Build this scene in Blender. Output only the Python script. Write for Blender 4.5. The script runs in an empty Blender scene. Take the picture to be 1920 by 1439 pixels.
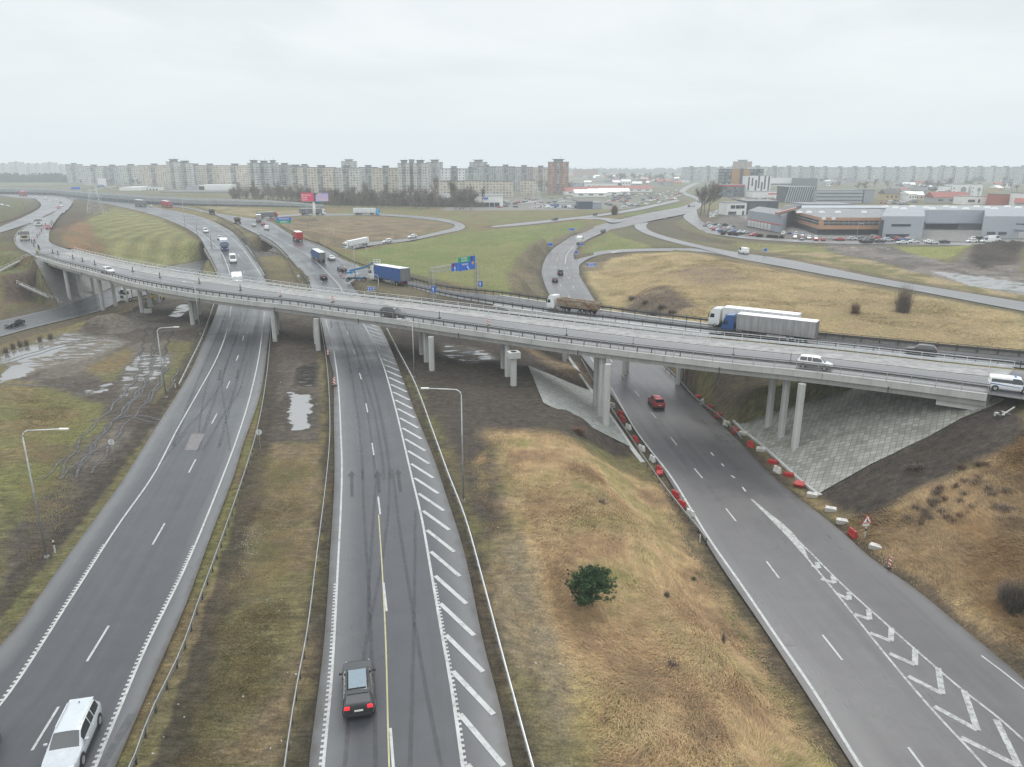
import bpy, bmesh, math, random
import numpy as np
from mathutils import Vector, Matrix
from mathutils.bvhtree import BVHTree
random.seed(7); rng = np.random.default_rng(11)
scn = bpy.context.scene
COL = scn.collection
R = math.radians
# ---------------------------------------------------------------- camera
CAM_H = 31.0; FPX = 1378.0
PITCH = math.atan((719.5-312)/FPX); CP, SP = math.cos(PITCH), math.sin(PITCH)
cam = bpy.data.cameras.new('drone_camera'); camo = bpy.data.objects.new('drone_camera', cam); COL.objects.link(camo)
camo.location = (0, 0, CAM_H); camo.rotation_euler = (math.pi/2-PITCH, 0, 0)
cam.sensor_fit = 'HORIZONTAL'; cam.sensor_width = 36; cam.lens = FPX/1920*36; cam.clip_start = .5; cam.clip_end = 30000
scn.camera = camo
def ray(px, py):
    u = (px-960)/FPX; v = (719.5-py)/FPX
    return Vector((u, CP+v*SP, -SP+v*CP))
def W(px, py, z=0.0):
    d = ray(px, py); t = (z-CAM_H)/d.z
    return Vector((d.x*t, d.y*t, z))
def Wy(px, py, Y):                      # point seen at a pixel at forward distance Y
    d = ray(px, py); t = Y/d.y
    return Vector((d.x*t, Y, CAM_H+d.z*t))
# ---------------------------------------------------------------- object helpers
def tag(o, label=None, cat=None, group=None, kind=None):
    if label: o['label'] = label
    if cat: o['category'] = cat
    if group: o['group'] = group
    if kind: o['kind'] = kind
    return o
def empty(name, loc, rz=0, label=None, cat=None, group=None):
    o = bpy.data.objects.new(name, None); COL.objects.link(o); o.empty_display_size = .5
    o.location = loc; o.rotation_euler = (0, 0, rz)
    return tag(o, label, cat, group)
def link(name, me, parent=None, loc=None, rz=None):
    o = bpy.data.objects.new(name, me); COL.objects.link(o)
    if parent: o.parent = parent
    if loc is not None: o.location = loc
    if rz is not None: o.rotation_euler = (0, 0, rz)
    return o
def copy_tree(o, parent=None):
    c = o.copy(); COL.objects.link(c)
    if parent: c.parent = parent
    for ch in KIDS.get(o.name, []): copy_tree(ch, c)
    return c
KIDS = {}
def kids_of(root):
    KIDS.clear()
    for o in COL.objects:
        if o.parent: KIDS.setdefault(o.parent.name, []).append(o)
def clone(root, loc, rz=0, label=None, group=None, scale=None):
    c = copy_tree(root); c.location = loc; c.rotation_euler = (0, 0, rz)
    if label: c['label'] = label
    if group: c['group'] = group
    if scale: c.scale = scale if not isinstance(scale, (int, float)) else (scale,)*3
    return c
class MB:
    """collects polygons of one or more materials and builds ONE mesh"""
    def __init__(s): s.v = []; s.f = []; s.m = []; s.uv = []
    def poly(s, pts, mi=0, uv=None):
        n = len(s.v); s.v += [tuple(p) for p in pts]; s.f.append(tuple(range(n, n+len(pts)))); s.m.append(mi)
        s.uv.append(uv if uv else [(0, 0)]*len(pts))
    def box(s, c, d, mi=0, rz=0, taper=1.0, uvm=False, mtop=None):
        cx, cy, cz = c; a, b, h = d[0]/2, d[1]/2, d[2]/2
        co, si = math.cos(rz), math.sin(rz)
        def P(x, y, z):
            return (cx+x*co-y*si, cy+x*si+y*co, cz+z)
        lo = [P(-a, -b, -h), P(a, -b, -h), P(a, b, -h), P(-a, b, -h)]
        t = taper; hi = [P(-a*t, -b*t, h), P(a*t, -b*t, h), P(a*t, b*t, h), P(-a*t, b*t, h)]
        ws = [d[0], d[1], d[0], d[1]]; off = 0
        for i in range(4):
            j = (i+1) % 4
            uv = [(off, 0), (off+ws[i], 0), (off+ws[i], d[2]), (off, d[2])] if uvm else None
            s.poly([lo[i], lo[j], hi[j], hi[i]], mi, uv); off += ws[i]+7.3
        s.poly(hi, mi if mtop is None else mtop); s.poly(lo[::-1], mi if mtop is None else mtop)
        return s
    def prism(s, pts, z0, z1, mi=0, mtop=None, uvm=False):
        ar = sum(pts[i][0]*pts[(i+1) % len(pts)][1]-pts[(i+1) % len(pts)][0]*pts[i][1] for i in range(len(pts)))
        if ar < 0: pts = pts[::-1]
        n = len(pts); off = 0
        f0 = z0 if callable(z0) else (lambda p: z0); f1 = z1 if callable(z1) else (lambda p: z1)
        for i in range(n):
            a, b = pts[i], pts[(i+1) % n]; L = math.hypot(b[0]-a[0], b[1]-a[1])
            s.poly([(a[0], a[1], f0(a)), (b[0], b[1], f0(b)), (b[0], b[1], f1(b)), (a[0], a[1], f1(a))], mi,
                   [(off, 0), (off+L, 0), (off+L, f1(b)-f0(b)), (off, f1(a)-f0(a))] if uvm else None); off += L+5
        s.poly([(p[0], p[1], f1(p)) for p in pts], mi if mtop is None else mtop)
        s.poly([(p[0], p[1], f0(p)) for p in pts][::-1], mi if mtop is None else mtop)
        return s
    def tube(s, a, b, r0, r1=None, n=6, mi=0, cap=True):
        a, b = Vector(a), Vector(b); r1 = r0 if r1 is None else r1
        d = (b-a).normalized(); u = d.orthogonal().normalized(); w = d.cross(u)
        A = [a+(u*math.cos(2*math.pi*i/n)+w*math.sin(2*math.pi*i/n))*r0 for i in range(n)]
        B = [b+(u*math.cos(2*math.pi*i/n)+w*math.sin(2*math.pi*i/n))*r1 for i in range(n)]
        for i in range(n): s.poly([A[i], A[(i+1) % n], B[(i+1) % n], B[i]], mi)
        if cap: s.poly(A[::-1], mi); s.poly(B, mi)
        return s
    def beam(s, a, b, w, h, mi=0):          # rectangular bar between two points
        a, b = Vector(a), Vector(b); d = (b-a).normalized()
        u = d.cross(Vector((0, 0, 1)))
        u = u.normalized() if u.length > 1e-4 else Vector((1, 0, 0)); v = u.cross(d).normalized()
        A = [a+u*(sx*w/2)+v*(sy*h/2) for sx, sy in ((-1, -1), (1, -1), (1, 1), (-1, 1))]
        B = [p+(b-a) for p in A]
        for i in range(4): s.poly([A[i], A[(i+1) % 4], B[(i+1) % 4], B[i]], mi)
        s.poly(A[::-1], mi); s.poly(B, mi)
        return s
    def sweep(s, line, prof, mi=0, closed=True, side=None):
        """line: 3-D points, prof: (lateral, up) points; lateral is to the LEFT of travel"""
        n = len(line); rows = []
        for i in range(n):
            a = line[max(0, i-1)]; b = line[min(n-1, i+1)]
            d = Vector((b[0]-a[0], b[1]-a[1], 0)).normalized(); l = Vector((-d.y, d.x, 0))
            if side is not None: l = side[i]
            rows.append([Vector(line[i])+l*p[0]+Vector((0, 0, p[1])) for p in prof])
        k = len(prof); acc = 0
        for i in range(n-1):
            L = (Vector(line[i+1])-Vector(line[i])).length
            for j in range(k if closed else k-1):
                j2 = (j+1) % k
                s.poly([rows[i][j], rows[i][j2], rows[i+1][j2], rows[i+1][j]], mi, [(acc, j), (acc, j+1), (acc+L, j+1), (acc+L, j)])
            acc += L
        if closed: s.poly(rows[0][::-1], mi); s.poly(rows[-1], mi)
        return s
    def mesh(s, name, mats, smooth=False, merge=True):
        me = bpy.data.meshes.new(name); me.from_pydata(s.v, [], s.f)
        if not isinstance(mats, (list, tuple)): mats = [mats]
        for m in mats: me.materials.append(m)
        me.polygons.foreach_set('material_index', s.m)
        if any(u != (0, 0) for q in s.uv[:4000] for u in q):
            uvl = me.uv_layers.new(name='UVMap'); uvl.data.foreach_set('uv', [c for q in s.uv for u in q for c in u])
        if merge:
            bm = bmesh.new(); bm.from_mesh(me); bmesh.ops.remove_doubles(bm, verts=bm.verts, dist=1e-4)
            bmesh.ops.recalc_face_normals(bm, faces=bm.faces); bm.to_mesh(me); bm.free()
        if smooth: me.polygons.foreach_set('use_smooth', [True]*len(me.polygons))
        me.update()
        return me
    def build(s, name, mats, parent=None, loc=None, rz=None, smooth=False, merge=True, bevel=0, sub=0):
        o = link(name, s.mesh(name, mats, smooth, merge), parent, loc, rz)
        if bevel:
            m = o.modifiers.new('b', 'BEVEL'); m.width = bevel; m.segments = 2; m.limit_method = 'ANGLE'
        if sub:
            m = o.modifiers.new('s', 'SUBSURF'); m.levels = m.render_levels = sub
        return o
# ---------------------------------------------------------------- materials
def newmat(name):
    m = bpy.data.materials.new(name); m.use_nodes = True; nt = m.node_tree; nt.nodes.clear()
    out = nt.nodes.new('ShaderNodeOutputMaterial'); b = nt.nodes.new('ShaderNodeBsdfPrincipled')
    nt.links.new(b.outputs[0], out.inputs[0]); return m, nt, b
class NT:
    def __init__(s, nt): s.nt = nt
    def n(s, t, **k):
        nd = s.nt.nodes.new('ShaderNode'+t)
        for a, b in k.items(): setattr(nd, a, b)
        return nd
    def l(s, a, b): s.nt.links.new(a, b)
    def val(s, x, sock):
        if isinstance(x, (int, float)): sock.default_value = x
        elif isinstance(x, (tuple, list)): sock.default_value = tuple(x)+((1,) if len(x) == 3 and sock.type == 'RGBA' else ())
        else: s.l(x, sock)
    def math(s, op, a, b=0.0, c=0.0, clamp=False):
        nd = s.n('Math', operation=op); nd.use_clamp = clamp
        s.val(a, nd.inputs[0]); s.val(b, nd.inputs[1]); s.val(c, nd.inputs[2]); return nd.outputs[0]
    def noise(s, vec, scale, detail=4, rough=.55, dist=0):
        nd = s.n('TexNoise'); nd.inputs['Scale'].default_value = scale; nd.inputs['Detail'].default_value = detail
        nd.inputs['Roughness'].default_value = rough; nd.inputs['Distortion'].default_value = dist
        if vec is not None: s.l(vec, nd.inputs['Vector'])
        return nd.outputs['Fac']
    def mapr(s, x, a, b, c=0., d=1., smooth=False):
        nd = s.n('MapRange'); nd.clamp = True
        if smooth: nd.interpolation_type = 'SMOOTHSTEP'
        for i, q in enumerate((x, a, b, c, d)): s.val(q, nd.inputs[i])
        return nd.outputs[0]
    def mix(s, f, a, b, mode='MIX'):
        nd = s.n('Mix', data_type='RGBA', blend_type=mode)
        s.val(f, nd.inputs[0]); s.val(a, nd.inputs[6]); s.val(b, nd.inputs[7]); return nd.outputs[2]
    def mapping(s, vec, scale=(1, 1, 1), rot=(0, 0, 0)):
        nd = s.n('Mapping'); nd.inputs['Scale'].default_value = scale; nd.inputs['Rotation'].default_value = rot
        s.l(vec, nd.inputs['Vector']); return nd.outputs[0]
    def bump(s, h, strength, dist, b):
        nd = s.n('Bump'); s.val(strength, nd.inputs['Strength']); nd.inputs['Distance'].default_value = dist
        s.l(h, nd.inputs['Height']); s.l(nd.outputs[0], b.inputs['Normal']); return nd
    def pos(s): return s.n('NewGeometry').outputs['Position']
    def obj(s): return s.n('TexCoord').outputs['Object']
    def uv(s): return s.n('TexCoord').outputs['UV']
    def sep(s, v):
        nd = s.n('SeparateXYZ'); s.l(v, nd.inputs[0]); return nd.outputs
MATS = {}
def M(name, col, rough=.6, metal=0, var=.12, scale=3., bump=0., spec=.5, coat=0, world=False, dirt=0):
    if name in MATS: return MATS[name]
    m, nt, b = newmat(name); t = NT(nt)
    p = t.pos() if world else t.obj()
    f = t.noise(p, scale, 5)
    c = t.mix(t.mapr(f, .3, .7), tuple(x*(1-var) for x in col), tuple(min(1, x*(1+var)) for x in col))
    if dirt:
        z = t.sep(t.obj())[2]
        g = t.math('MULTIPLY', t.mapr(z, .2, 1.6, 1, 0), t.mapr(t.noise(p, 5, 6), .25, .7))
        c = t.mix(t.math('MULTIPLY', g, dirt), c, (.12, .105, .09))
    t.l(c, b.inputs['Base Color'])
    t.val(t.mapr(t.noise(p, scale*2.3, 3), .3, .7, rough*.85, min(1, rough*1.15)), b.inputs['Roughness'])
    b.inputs['Metallic'].default_value = metal; b.inputs['Specular IOR Level'].default_value = spec
    b.inputs['Coat Weight'].default_value = coat; b.inputs['Coat Roughness'].default_value = .08
    if bump: t.bump(t.noise(p, scale*6, 5), bump, .05, b)
    MATS[name] = m; return m
# numpy noise
def _hash(ix, iy, s):
    h = (ix.astype(np.int64)*374761393+iy.astype(np.int64)*668265263+s*1442695041) & 0xffffffff
    h = ((h ^ (h >> 13))*1274126177) & 0xffffffff
    return ((h ^ (h >> 16)) & 0xffffff)/float(0xffffff)
def vnoise(x, y, s=0):
    ix = np.floor(x); iy = np.floor(y); fx = x-ix; fy = y-iy
    fx = fx*fx*(3-2*fx); fy = fy*fy*(3-2*fy)
    a = _hash(ix, iy, s); b = _hash(ix+1, iy, s); c = _hash(ix, iy+1, s); d = _hash(ix+1, iy+1, s)
    return (a*(1-fx)+b*fx)*(1-fy)+(c*(1-fx)+d*fx)*fy
def fbm(x, y, sc, o=4, s=0):
    r = 0; a = 1; t = 0
    for i in range(o):
        r = r+a*vnoise(x/sc*2**i+17.3*i, y/sc*2**i-9.1*i, s+i); t += a; a *= .5
    return r/t
def smooth(x): x = np.clip(x, 0, 1); return x*x*(3-2*x)
# curves
def catmull(P, per=10):
    P = [Vector(p) for p in P]; n = len(P); out = []
    if n < 3:
        return [P[0].lerp(P[-1], i/per) for i in range(per+1)]
    for i in range(n-1):
        p0 = P[i-1] if i else P[0]*2-P[1]; p1, p2 = P[i], P[i+1]; p3 = P[i+2] if i+2 < n else P[-1]*2-P[-2]
        d1 = max((p1-p0).length, 1e-6)**.5; d2 = max((p2-p1).length, 1e-6)**.5; d3 = max((p3-p2).length, 1e-6)**.5
        m1 = (p2-p1)+d2*((p1-p0)/d1-(p2-p0)/(d1+d2)); m2 = (p2-p1)+d2*((p3-p2)/d3-(p3-p1)/(d2+d3))
        for k in range(per):
            t = k/per; t2 = t*t; t3 = t2*t
            out.append(p1*(2*t3-3*t2+1)+m1*(t3-2*t2+t)+p2*(-2*t3+3*t2)+m2*(t3-t2))
    out.append(P[-1]); return out
def resample(P, n=None, step=None):
    A = np.array([tuple(p) for p in P]); seg = np.linalg.norm(np.diff(A, axis=0), axis=1); s = np.concatenate([[0], np.cumsum(seg)])
    if n is None: n = max(2, int(round(s[-1]/step))+1)
    q = np.linspace(0, s[-1], n)
    return np.stack([np.interp(q, s, A[:, k]) for k in range(A.shape[1])], 1)
def pxw(pts):       # pixel list (x,y[,z]) -> world points; z carried forward
    out = []; z = 0
    for p in pts:
        if len(p) == 3: z = p[2]
        out.append(W(p[0], p[1], z))
    return out
def extend(P, a=0, b=0):
    if a: P = [P[0]+(P[0]-P[1]).normalized()*a]+P
    if b: P = P+[P[-1]+(P[-1]-P[-2]).normalized()*b]
    return P
# ================================================================ roads: asphalt edges seen in the photograph, turned into ground points
ROADS = {}
def road(name, left, right, e0=0, e1=0, n=None, ground=True, step=2.5):
    L = extend(pxw(left), e0, e1); Rr = extend(pxw(right), e0, e1)
    L = resample(catmull(L), step=.5); Rr = resample(catmull(Rr), step=.5)
    k = n or max(8, int(len(L)*.5/step)+1)
    L = resample(L, k); Rr = resample(Rr, k)
    ROADS[name] = dict(L=L, R=Rr, ground=ground); return ROADS[name]
ZE = -5.5
# A: left carriageway (B to A order: near to far)
road('A', [(-60,1270,0),(0,1214),(132,1037),(229,903),(272,835),(307,780),(355,702),(378,650),(400,600),(412,560),(412,520,1),(400,492,2),(386,467,2.6),(370,442,3),(332,420),(282,402),(225,388),(180,379),(136,372)],
     [(150,1600,0),(217,1439),(291,1268),(350,1132),(392,1016),(439,892),(456,835),(487,745),(500,665),(507,602),(505,560),(499,530,1),(480,490,2),(460,460,2.6),(442,440,3),(417,425),(375,407),(300,391),(240,381),(175,372),(135,367)], e0=25, e1=400)
road('B', [(570,1560,0),(579,1439),(606,1222),(621,1008),(627,900),(626,790),(624,700),(612,652),(602,602),(582,545,.7),(560,505,1.4),(535,477,2.1),(510,455,2.6),(480,439,3),(450,424),(410,406),(360,393),(325,388),(250,379),(190,371),(135,366)],
     [(990,1560,0),(961,1439),(938,1327),(907,1210),(872,1043),(833,919),(815,865),(795,815),(775,765),(757,715),(737,665),(712,612),(676,555,.7),(657,530,1.3),(674,500,1.8),(655,492,1.9),(638,484,2),(610,467,2.4),(572,452,2.7),(540,437,3),(500,415),(455,408),(410,401),(360,391),(312,383),(275,378),(200,370),(136,365)], e0=20, e1=400)
# D: exit ramp that becomes the second viaduct (ground part)
road('D', [(657,530,1.3),(705,531,1.8),(765,540,2.6),(840,557,3.6),(925,572,4.3)], [(672,500,1.8),(705,509,2.1),(775,529,2.9),(840,545,3.6),(937,555,4.3)])
road('D_bridge', [(925,572,4.3),(1025,587,4.5),(1125,600,4.6),(1280,619,4.7),(1330,625,4.7)], [(937,555,4.3),(1025,568,4.5),(1150,586,4.6),(1280,603,4.7),(1345,611,4.7)], ground=False)
road('D_east', [(1330,625,4.7),(1523,646),(1773,675),(1920,692)], [(1345,611,4.7),(1532,634),(1695,650),(1920,671)], e1=90)
# E: right-hand road in the cutting
road('E', [(1680,1560,-4.8),(1600,1439,-4.8),(1511,1300,-5),(1429,1175,-5.2),(1347,1055,-5.4),(1300,977,ZE),(1246,888),(1200,820),(1150,745),(1115,700),(1090,667),(1060,610),(1032,557),(1020,530),(1016,505),(1032,472,-5),(1062,450,-4),(1087,435,-3),(1125,422,-1.5),(1167,411,-.5),(1225,398,0),(1275,389),(1290,384),(1305,377),(1300,372),(1283,366),(1274,360),(1280,353),(1290,348),(1300,344)],
     [(2150,1560,-4.8),(2040,1405,-4.8),(1920,1275,-5),(1801,1175,-5.2),(1716,1105,-5.4),(1638,1051,ZE),(1568,989),(1502,938),(1452,896),(1382,825),(1339,785),(1300,745),(1242,685),(1190,632),(1125,577),(1102,542),(1086,515),(1080,495),(1076,476,-5),(1098,452,-4),(1137,435,-2.4),(1192,421,-1.0),(1237,411,-.3),(1282,402,0),(1309,392),(1316,384),(1320,378),(1312,373),(1300,367),(1286,361),(1290,355),(1300,349),(1310,344.5)], e0=20, e1=300)
# F/G: connectors to the right
road('F', [(1086,515,ZE),(1090,494,-5.2),(1125,479,-4.5),(1175,473,-3),(1280,471,-2),(1330,474,-1.6),(1380,484,-1.3)], [(1071,490,ZE),(1085,480,-5.2),(1110,474,-4.5),(1150,469,-3),(1280,466,-2),(1331,468,-1.6),(1390,475,-1.3)])
road('G', [(1237,400,-.5),(1200,412,-.8),(1190,425,-1),(1200,434,-1),(1228,445,-1.2),(1275,458,-1.4),(1312,466,-1.5),(1380,484,-1.3),(1470,501,-1),(1560,518),(1635,531),(1729,548),(1920,584)],
     [(1250,411,-.5),(1228,412,-.8),(1214,420,-1),(1213,428,-1),(1228,437,-1.2),(1275,451,-1.4),(1331,464,-1.5),(1380,473,-1.3),(1481,488,-1),(1560,504),(1665,525),(1804,548),(1920,567)], e1=150)
road('H', [(1282,404,0),(1282,409),(1305,426,-.3),(1322,436),(1359,443,0),(1425,450),(1556,457),(1700,459),(1920,462)], [(1305,390,0),(1312,411),(1331,426,-.3),(1345,434),(1370,440,0),(1425,446),(1556,452),(1700,454),(1920,457)], e1=120)
# I: road across the top to the car lots
road('I', [(920,427,0),(975,423),(1082,411),(1150,402),(1200,394),(1240,385),(1275,377)], [(925,424,0),(960,420),(1025,413),(1100,405),(1170,395),(1225,384),(1268,375)], step=4)
road('I_loop', [(1085,411,0),(1125,412,-.3),(1148,418,-.6),(1165,416,-.6)], [(1095,407,0),(1135,409,-.3),(1165,412,-.5),(1180,409,-.4)], step=4)
# J: loop with the lorries
road('J', [(498,415,3),(505,411),(560,405.5,2),(635,404.5,1.2),(710,404.5,.5),(785,410,0),(832,416),(852,422),(846,429),(825,434,0),(760,448,-.6),(692,455,-2),(645,464,-3.2),(600,470,-3.8),(570,473,-4)],
     [(492,411,3),(500,407),(560,402,2),(635,401,1.2),(710,401,.5),(785,405.5,0),(840,412),(871,423),(866,431),(825,440,0),(760,453,-.6),(692,461,-2),(645,471,-3.2),(600,477,-3.8),(570,481,-4)], step=4)
road('K', [(570,481,-4),(500,490,-4),(450,500,-4),(400,508,-4),(330,522,-3.8),(250,553),(225,565),(175,587),(62,615),(0,632)], [(570,473,-4),(500,477,-4),(450,480,-4),(400,486,-4),(300,505,-3.8),(240,524),(175,550),(115,575),(0,602)], e1=120)
# overpass approaches on the left
road('M', [(62,480,6.5),(37,465,6.5),(29,452,6.3),(34,438,6),(57,421,5.5),(75,410,5),(98,398,4.2),(118,386,3.4),(126,374,3)],
     [(140,472,6.5),(97,457,6.5),(92,445,6.3),(99,423,6),(112,405,5.5),(124,396,5),(132,387,3.9),(137,379,3.3),(134,369,3)])
road('N', [(0,437,5),(50,421,5.2),(80,408,5),(112,392,3.9),(128,380,3.3),(135,371,3)], [(0,426,5),(45,407,5.2),(70,394,5),(77,385,4.2),(72,378,3.6),(60,372,3.2),(0,366,3)], e0=60)
road('N_top', [(0,367.5,3),(60,373,3),(135,374,3)], [(0,361,3),(60,362,3),(135,365,3)], e0=200, e1=10)
# the long overpass
LN = [(62,480,6.5),(117,497,6.5),(175,512,6.6),(250,532,6.8),(350,550,7),(480,567,7),(540,573,7),(640,587,7),(740,600,6.9),(840,615,6.7),(920,626,6.5),(1025,641,6.3),(1150,657,6.2),(1275,672,6.1),(1380,684,6.1),(1507,697,6.0),(1695,720,6.0),(1851,741,6.0)]
LF = [(140,472,6.5),(190,484,6.5),(250,497,6.6),(330,511,6.8),(400,521,7),(480,532,7),(585,547,7),(660,556,7),(760,567,6.9),(840,577,6.7),(962,592,6.5),(1080,606,6.3),(1180,618,6.2),(1280,630,6.1),(1400,642,6.1),(1570,659,6.0),(1773,682,6.0),(1900,695,6.0)]
road('L', LN, LF, ground=False)
road('L_east', [(1851,741,6),(1911,750,6),(2000,762,6)], [(1900,695,6),(1960,702,6),(2040,711,6)], e1=80)
# ---------------------------------------------------------------- terrain height
SPOTS = [ # x,y px, z, radius(m)
 (1250,620,-1.5,12),(1500,560,-1.5,30),(1750,610,-1,25),(1700,500,-1.5,20),(1860,520,-1.5,20),(1450,620,0,8),
 (1500,430,0,30),(1750,450,0,40),(1600,480,-1,25),(1300,440,-.5,12),(1230,450,-1,10),
 (760,480,-.5,18),(860,520,0,15),(900,470,-.5,20),(800,430,0,15),(700,425,.3,20),(950,450,0,20),(1000,490,-2,3),
 (820,585,0,5),(700,545,1,3),
 (800,660,-.3,6),(900,700,-.3,6),(960,740,-.3,6),(920,900,.2,5),(1000,1000,0,5),(1150,1200,-1,4),(1050,1350,-.3,4),(900,800,0,4),
 (560,700,-.3,2.5),(530,1000,-.3,2.2),(440,1300,-.3,2.2),(560,620,-.5,3),(500,620,-.5,2),
 (300,600,-.6,5),(100,700,-.4,8),(200,800,-.2,8),(60,900,-.2,7),(0,1080,0,6),(330,560,-1,4),(180,640,-.8,5),(20,690,-.6,8),
 (250,440,3.5,12),(180,420,4,10),(300,470,3,8),(20,400,2.5,20),(10,470,3.5,4),(20,510,3,3),(60,560,-1,3),(20,580,-2.5,3),
 (440,440,2.2,3),(560,530,.7,2),(420,375,2.5,20),(520,395,2.5,15),(620,420,1.0,15),(560,420,2,6),
 
 (1350,720,-2,2),(1450,720,.5,2),(1560,690,3.5,2),(1050,690,-1.5,2)]
SPT = [(W(x, y, z), r) for x, y, z, r in SPOTS]
SPT += [(Vector((0, 900, 0)), 150), (Vector((-700, 800, 1)), 120), (Vector((700, 800, 0)), 150), (Vector((0, 1800, 0)), 500), (Vector((-1500, 2500, 0)), 700), (Vector((1500, 2500, 0)), 700), (Vector((0, 5000, 0)), 1500), (Vector((-80, 20, 0)), 20), (Vector((120, 25, -1)), 15)]
def segd(x, y, A, B):
    dx, dy = B[0]-A[0], B[1]-A[1]; L2 = dx*dx+dy*dy+1e-9
    t = np.clip(((x-A[0])*dx+(y-A[1])*dy)/L2, 0, 1)
    return np.hypot(x-A[0]-t*dx, y-A[1]-t*dy), t
def road_field(x, y, r):
    """distance outside the road edge (<0 inside), height of the nearest road point"""
    c = (r['L']+r['R'])/2; hw = np.linalg.norm(r['L'][:, :2]-r['R'][:, :2], axis=1)/2
    hw = np.minimum(hw, np.median(hw)*1.35)
    st = 2 if len(c) > 60 else 1
    idx = list(range(0, len(c)-1, st))+[len(c)-1]
    best = np.full(x.shape, 1e9, np.float32); bz = np.zeros(x.shape, np.float32)
    for a, b in zip(idx, idx[1:]):
        d, t = segd(x, y, c[a], c[b]); d = d-(hw[a]*(1-t)+hw[b]*t)
        m = d < best; best[m] = d[m]; bz[m] = (c[a][2]*(1-t)+c[b][2]*t)[m]
    return best, bz
def height(x, y, want_d=False):
    x = np.asarray(x, np.float32); y = np.asarray(y, np.float32)
    num = np.zeros(x.shape, np.float64); den = np.zeros(x.shape, np.float64); dists = {}; ZR = {}
    for nme, r in ROADS.items():
        if not r['ground']: continue
        d, z = road_field(x, y, r); dists[nme] = d; ZR[nme] = z
        w = 1/(np.maximum(d, 0)**2+.35)**1.6; num += w*(z-.13); den += w
    for p, rad in SPT:
        d = np.maximum(np.hypot(x-p.x, y-p.y)-rad, 0); w = 1/(d**2+6.0)**1.6; num += w*p.z; den += w
    h = num/den
    for nme, r in ROADS.items():
        if r['ground']:
            t = smooth((.7-dists[nme])/.4); h = h*(1-t)+np.minimum(h, ZR[nme]-.12)*t
    dm = np.minimum.reduce(list(dists.values()))
    h = h+(fbm(x, y, 9, 3, 5)-.5)*.3*smooth((dm-1)/6)
    for (A, n_, poly, cap, sft) in PLANES:      # paved cones under the overpass: true planes
        s = inpoly_sd(x, y, poly)
        zp = A.z-((x-A.x)*n_.x+(y-A.y)*n_.y)/n_.z
        t = smooth((s+sft)/sft); h = h*(1-t)+(np.minimum(zp, cap)-.06+(fbm(x, y, 7, 3, 8)-.5)*(.7 if sft > 2 else 0))*t
    for (px, py, ex, ey, rot, hh) in MOUNDS:
        c, s_ = math.cos(rot), math.sin(rot); u = ((x-px)*c+(y-py)*s_)/ex; v = (-(x-px)*s_+(y-py)*c)/ey
        h = h+hh*np.exp(-(u*u+v*v)*1.2)*(.75+.5*fbm(x, y, 1.6, 3, 9))
    return (h, dm, dists) if want_d else h
def inpoly_sd(x, y, P):
    inside = np.zeros(x.shape, bool); dmin = np.full(x.shape, 1e9)
    n = len(P)
    for i in range(n):
        a, b = P[i], P[(i+1) % n]
        cond = ((a[1] > y) != (b[1] > y)) & (x < (b[0]-a[0])*(y-a[1])/((b[1]-a[1]) if abs(b[1]-a[1]) > 1e-9 else 1e-9)+a[0])
        inside ^= cond
        d, _ = segd(x, y, a, b); dmin = np.minimum(dmin, d)
    return np.where(inside, dmin, -dmin)
PLANES = []; MOUNDS = []
def plane2(ref, corners, cap=9, sft=1.2):
    a, b, c = [W(*p) for p in ref]; n = (b-a).cross(c-a).normalized()
    if n.z < 0: n = -n
    out = []
    for p in corners:
        d = ray(*p); o = Vector((0, 0, CAM_H)); t = (a-o).dot(n)/d.dot(n); out.append(o+d*t)
    PLANES.append((a, n, [(q.x, q.y) for q in out], cap, sft)); return out
plane2([(1535,926,-5.35),(1850,768,4.2),(1730,1108,-5.25)], [(1560,940),(1690,870),(1838,780),(1905,765),(1960,800),(2050,950),(2100,1250),(1990,1250),(1860,1200),(1745,1112),(1650,1045)], 4.6, 4.0)
PAVE_E = plane2([(1535,926,-5.35),(1383,797,-5.35),(1850,768,4.2)], [(1535,926),(1383,797),(1440,775),(1600,728),(1690,700),(1885,750),(1858,763),(1802,785),(1732,824),(1633,871)])
PAVE_K = plane2([(112,577,-3.9),(182,552,-3.9),(96,496,5.0)], [(112,577),(188,549),(236,528),(150,508),(64,486)], 5.2)
PAVE_W = plane2([(1186,841,-5.3),(1112,733,-5.3),(990,686,-.3)], [(1186,841),(1019,756),(990,686),(1114,736)])
MOUNDS += [(W(185,612,-.8).x, W(185,612,-.8).y, 7, 3.0, .1, 1.6), (W(215,606,-.8).x, W(215,606,-.8).y, 4, 2.5, 0, 1.5), (W(1895,475,-1).x, W(1895,475,-1).y, 22, 9, 0, 3.5), (W(1835,500,-1).x, W(1835,500,-1).y, 12, 5, .2, 1.2), (W(1205,565,-1.5).x, W(1205,565,-1.5).y, 9, 5, .4, 1.0)]
# ---------------------------------------------------------------- terrain mesh
NR, NC = 820, 640
lg = np.linspace(math.log(8+30), math.log(9000+30), NR); ys = np.exp(lg)-30
us = np.linspace(-1.35, 1.35, NC)
Y, U = np.meshgrid(ys, us, indexing='ij'); X = U*(Y+35)
X = X.ravel(); Y = Y.ravel()
H, DM, DD = height(X, Y, True)
far = smooth((Y-1000)/800); H = H*(1-far)
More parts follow.
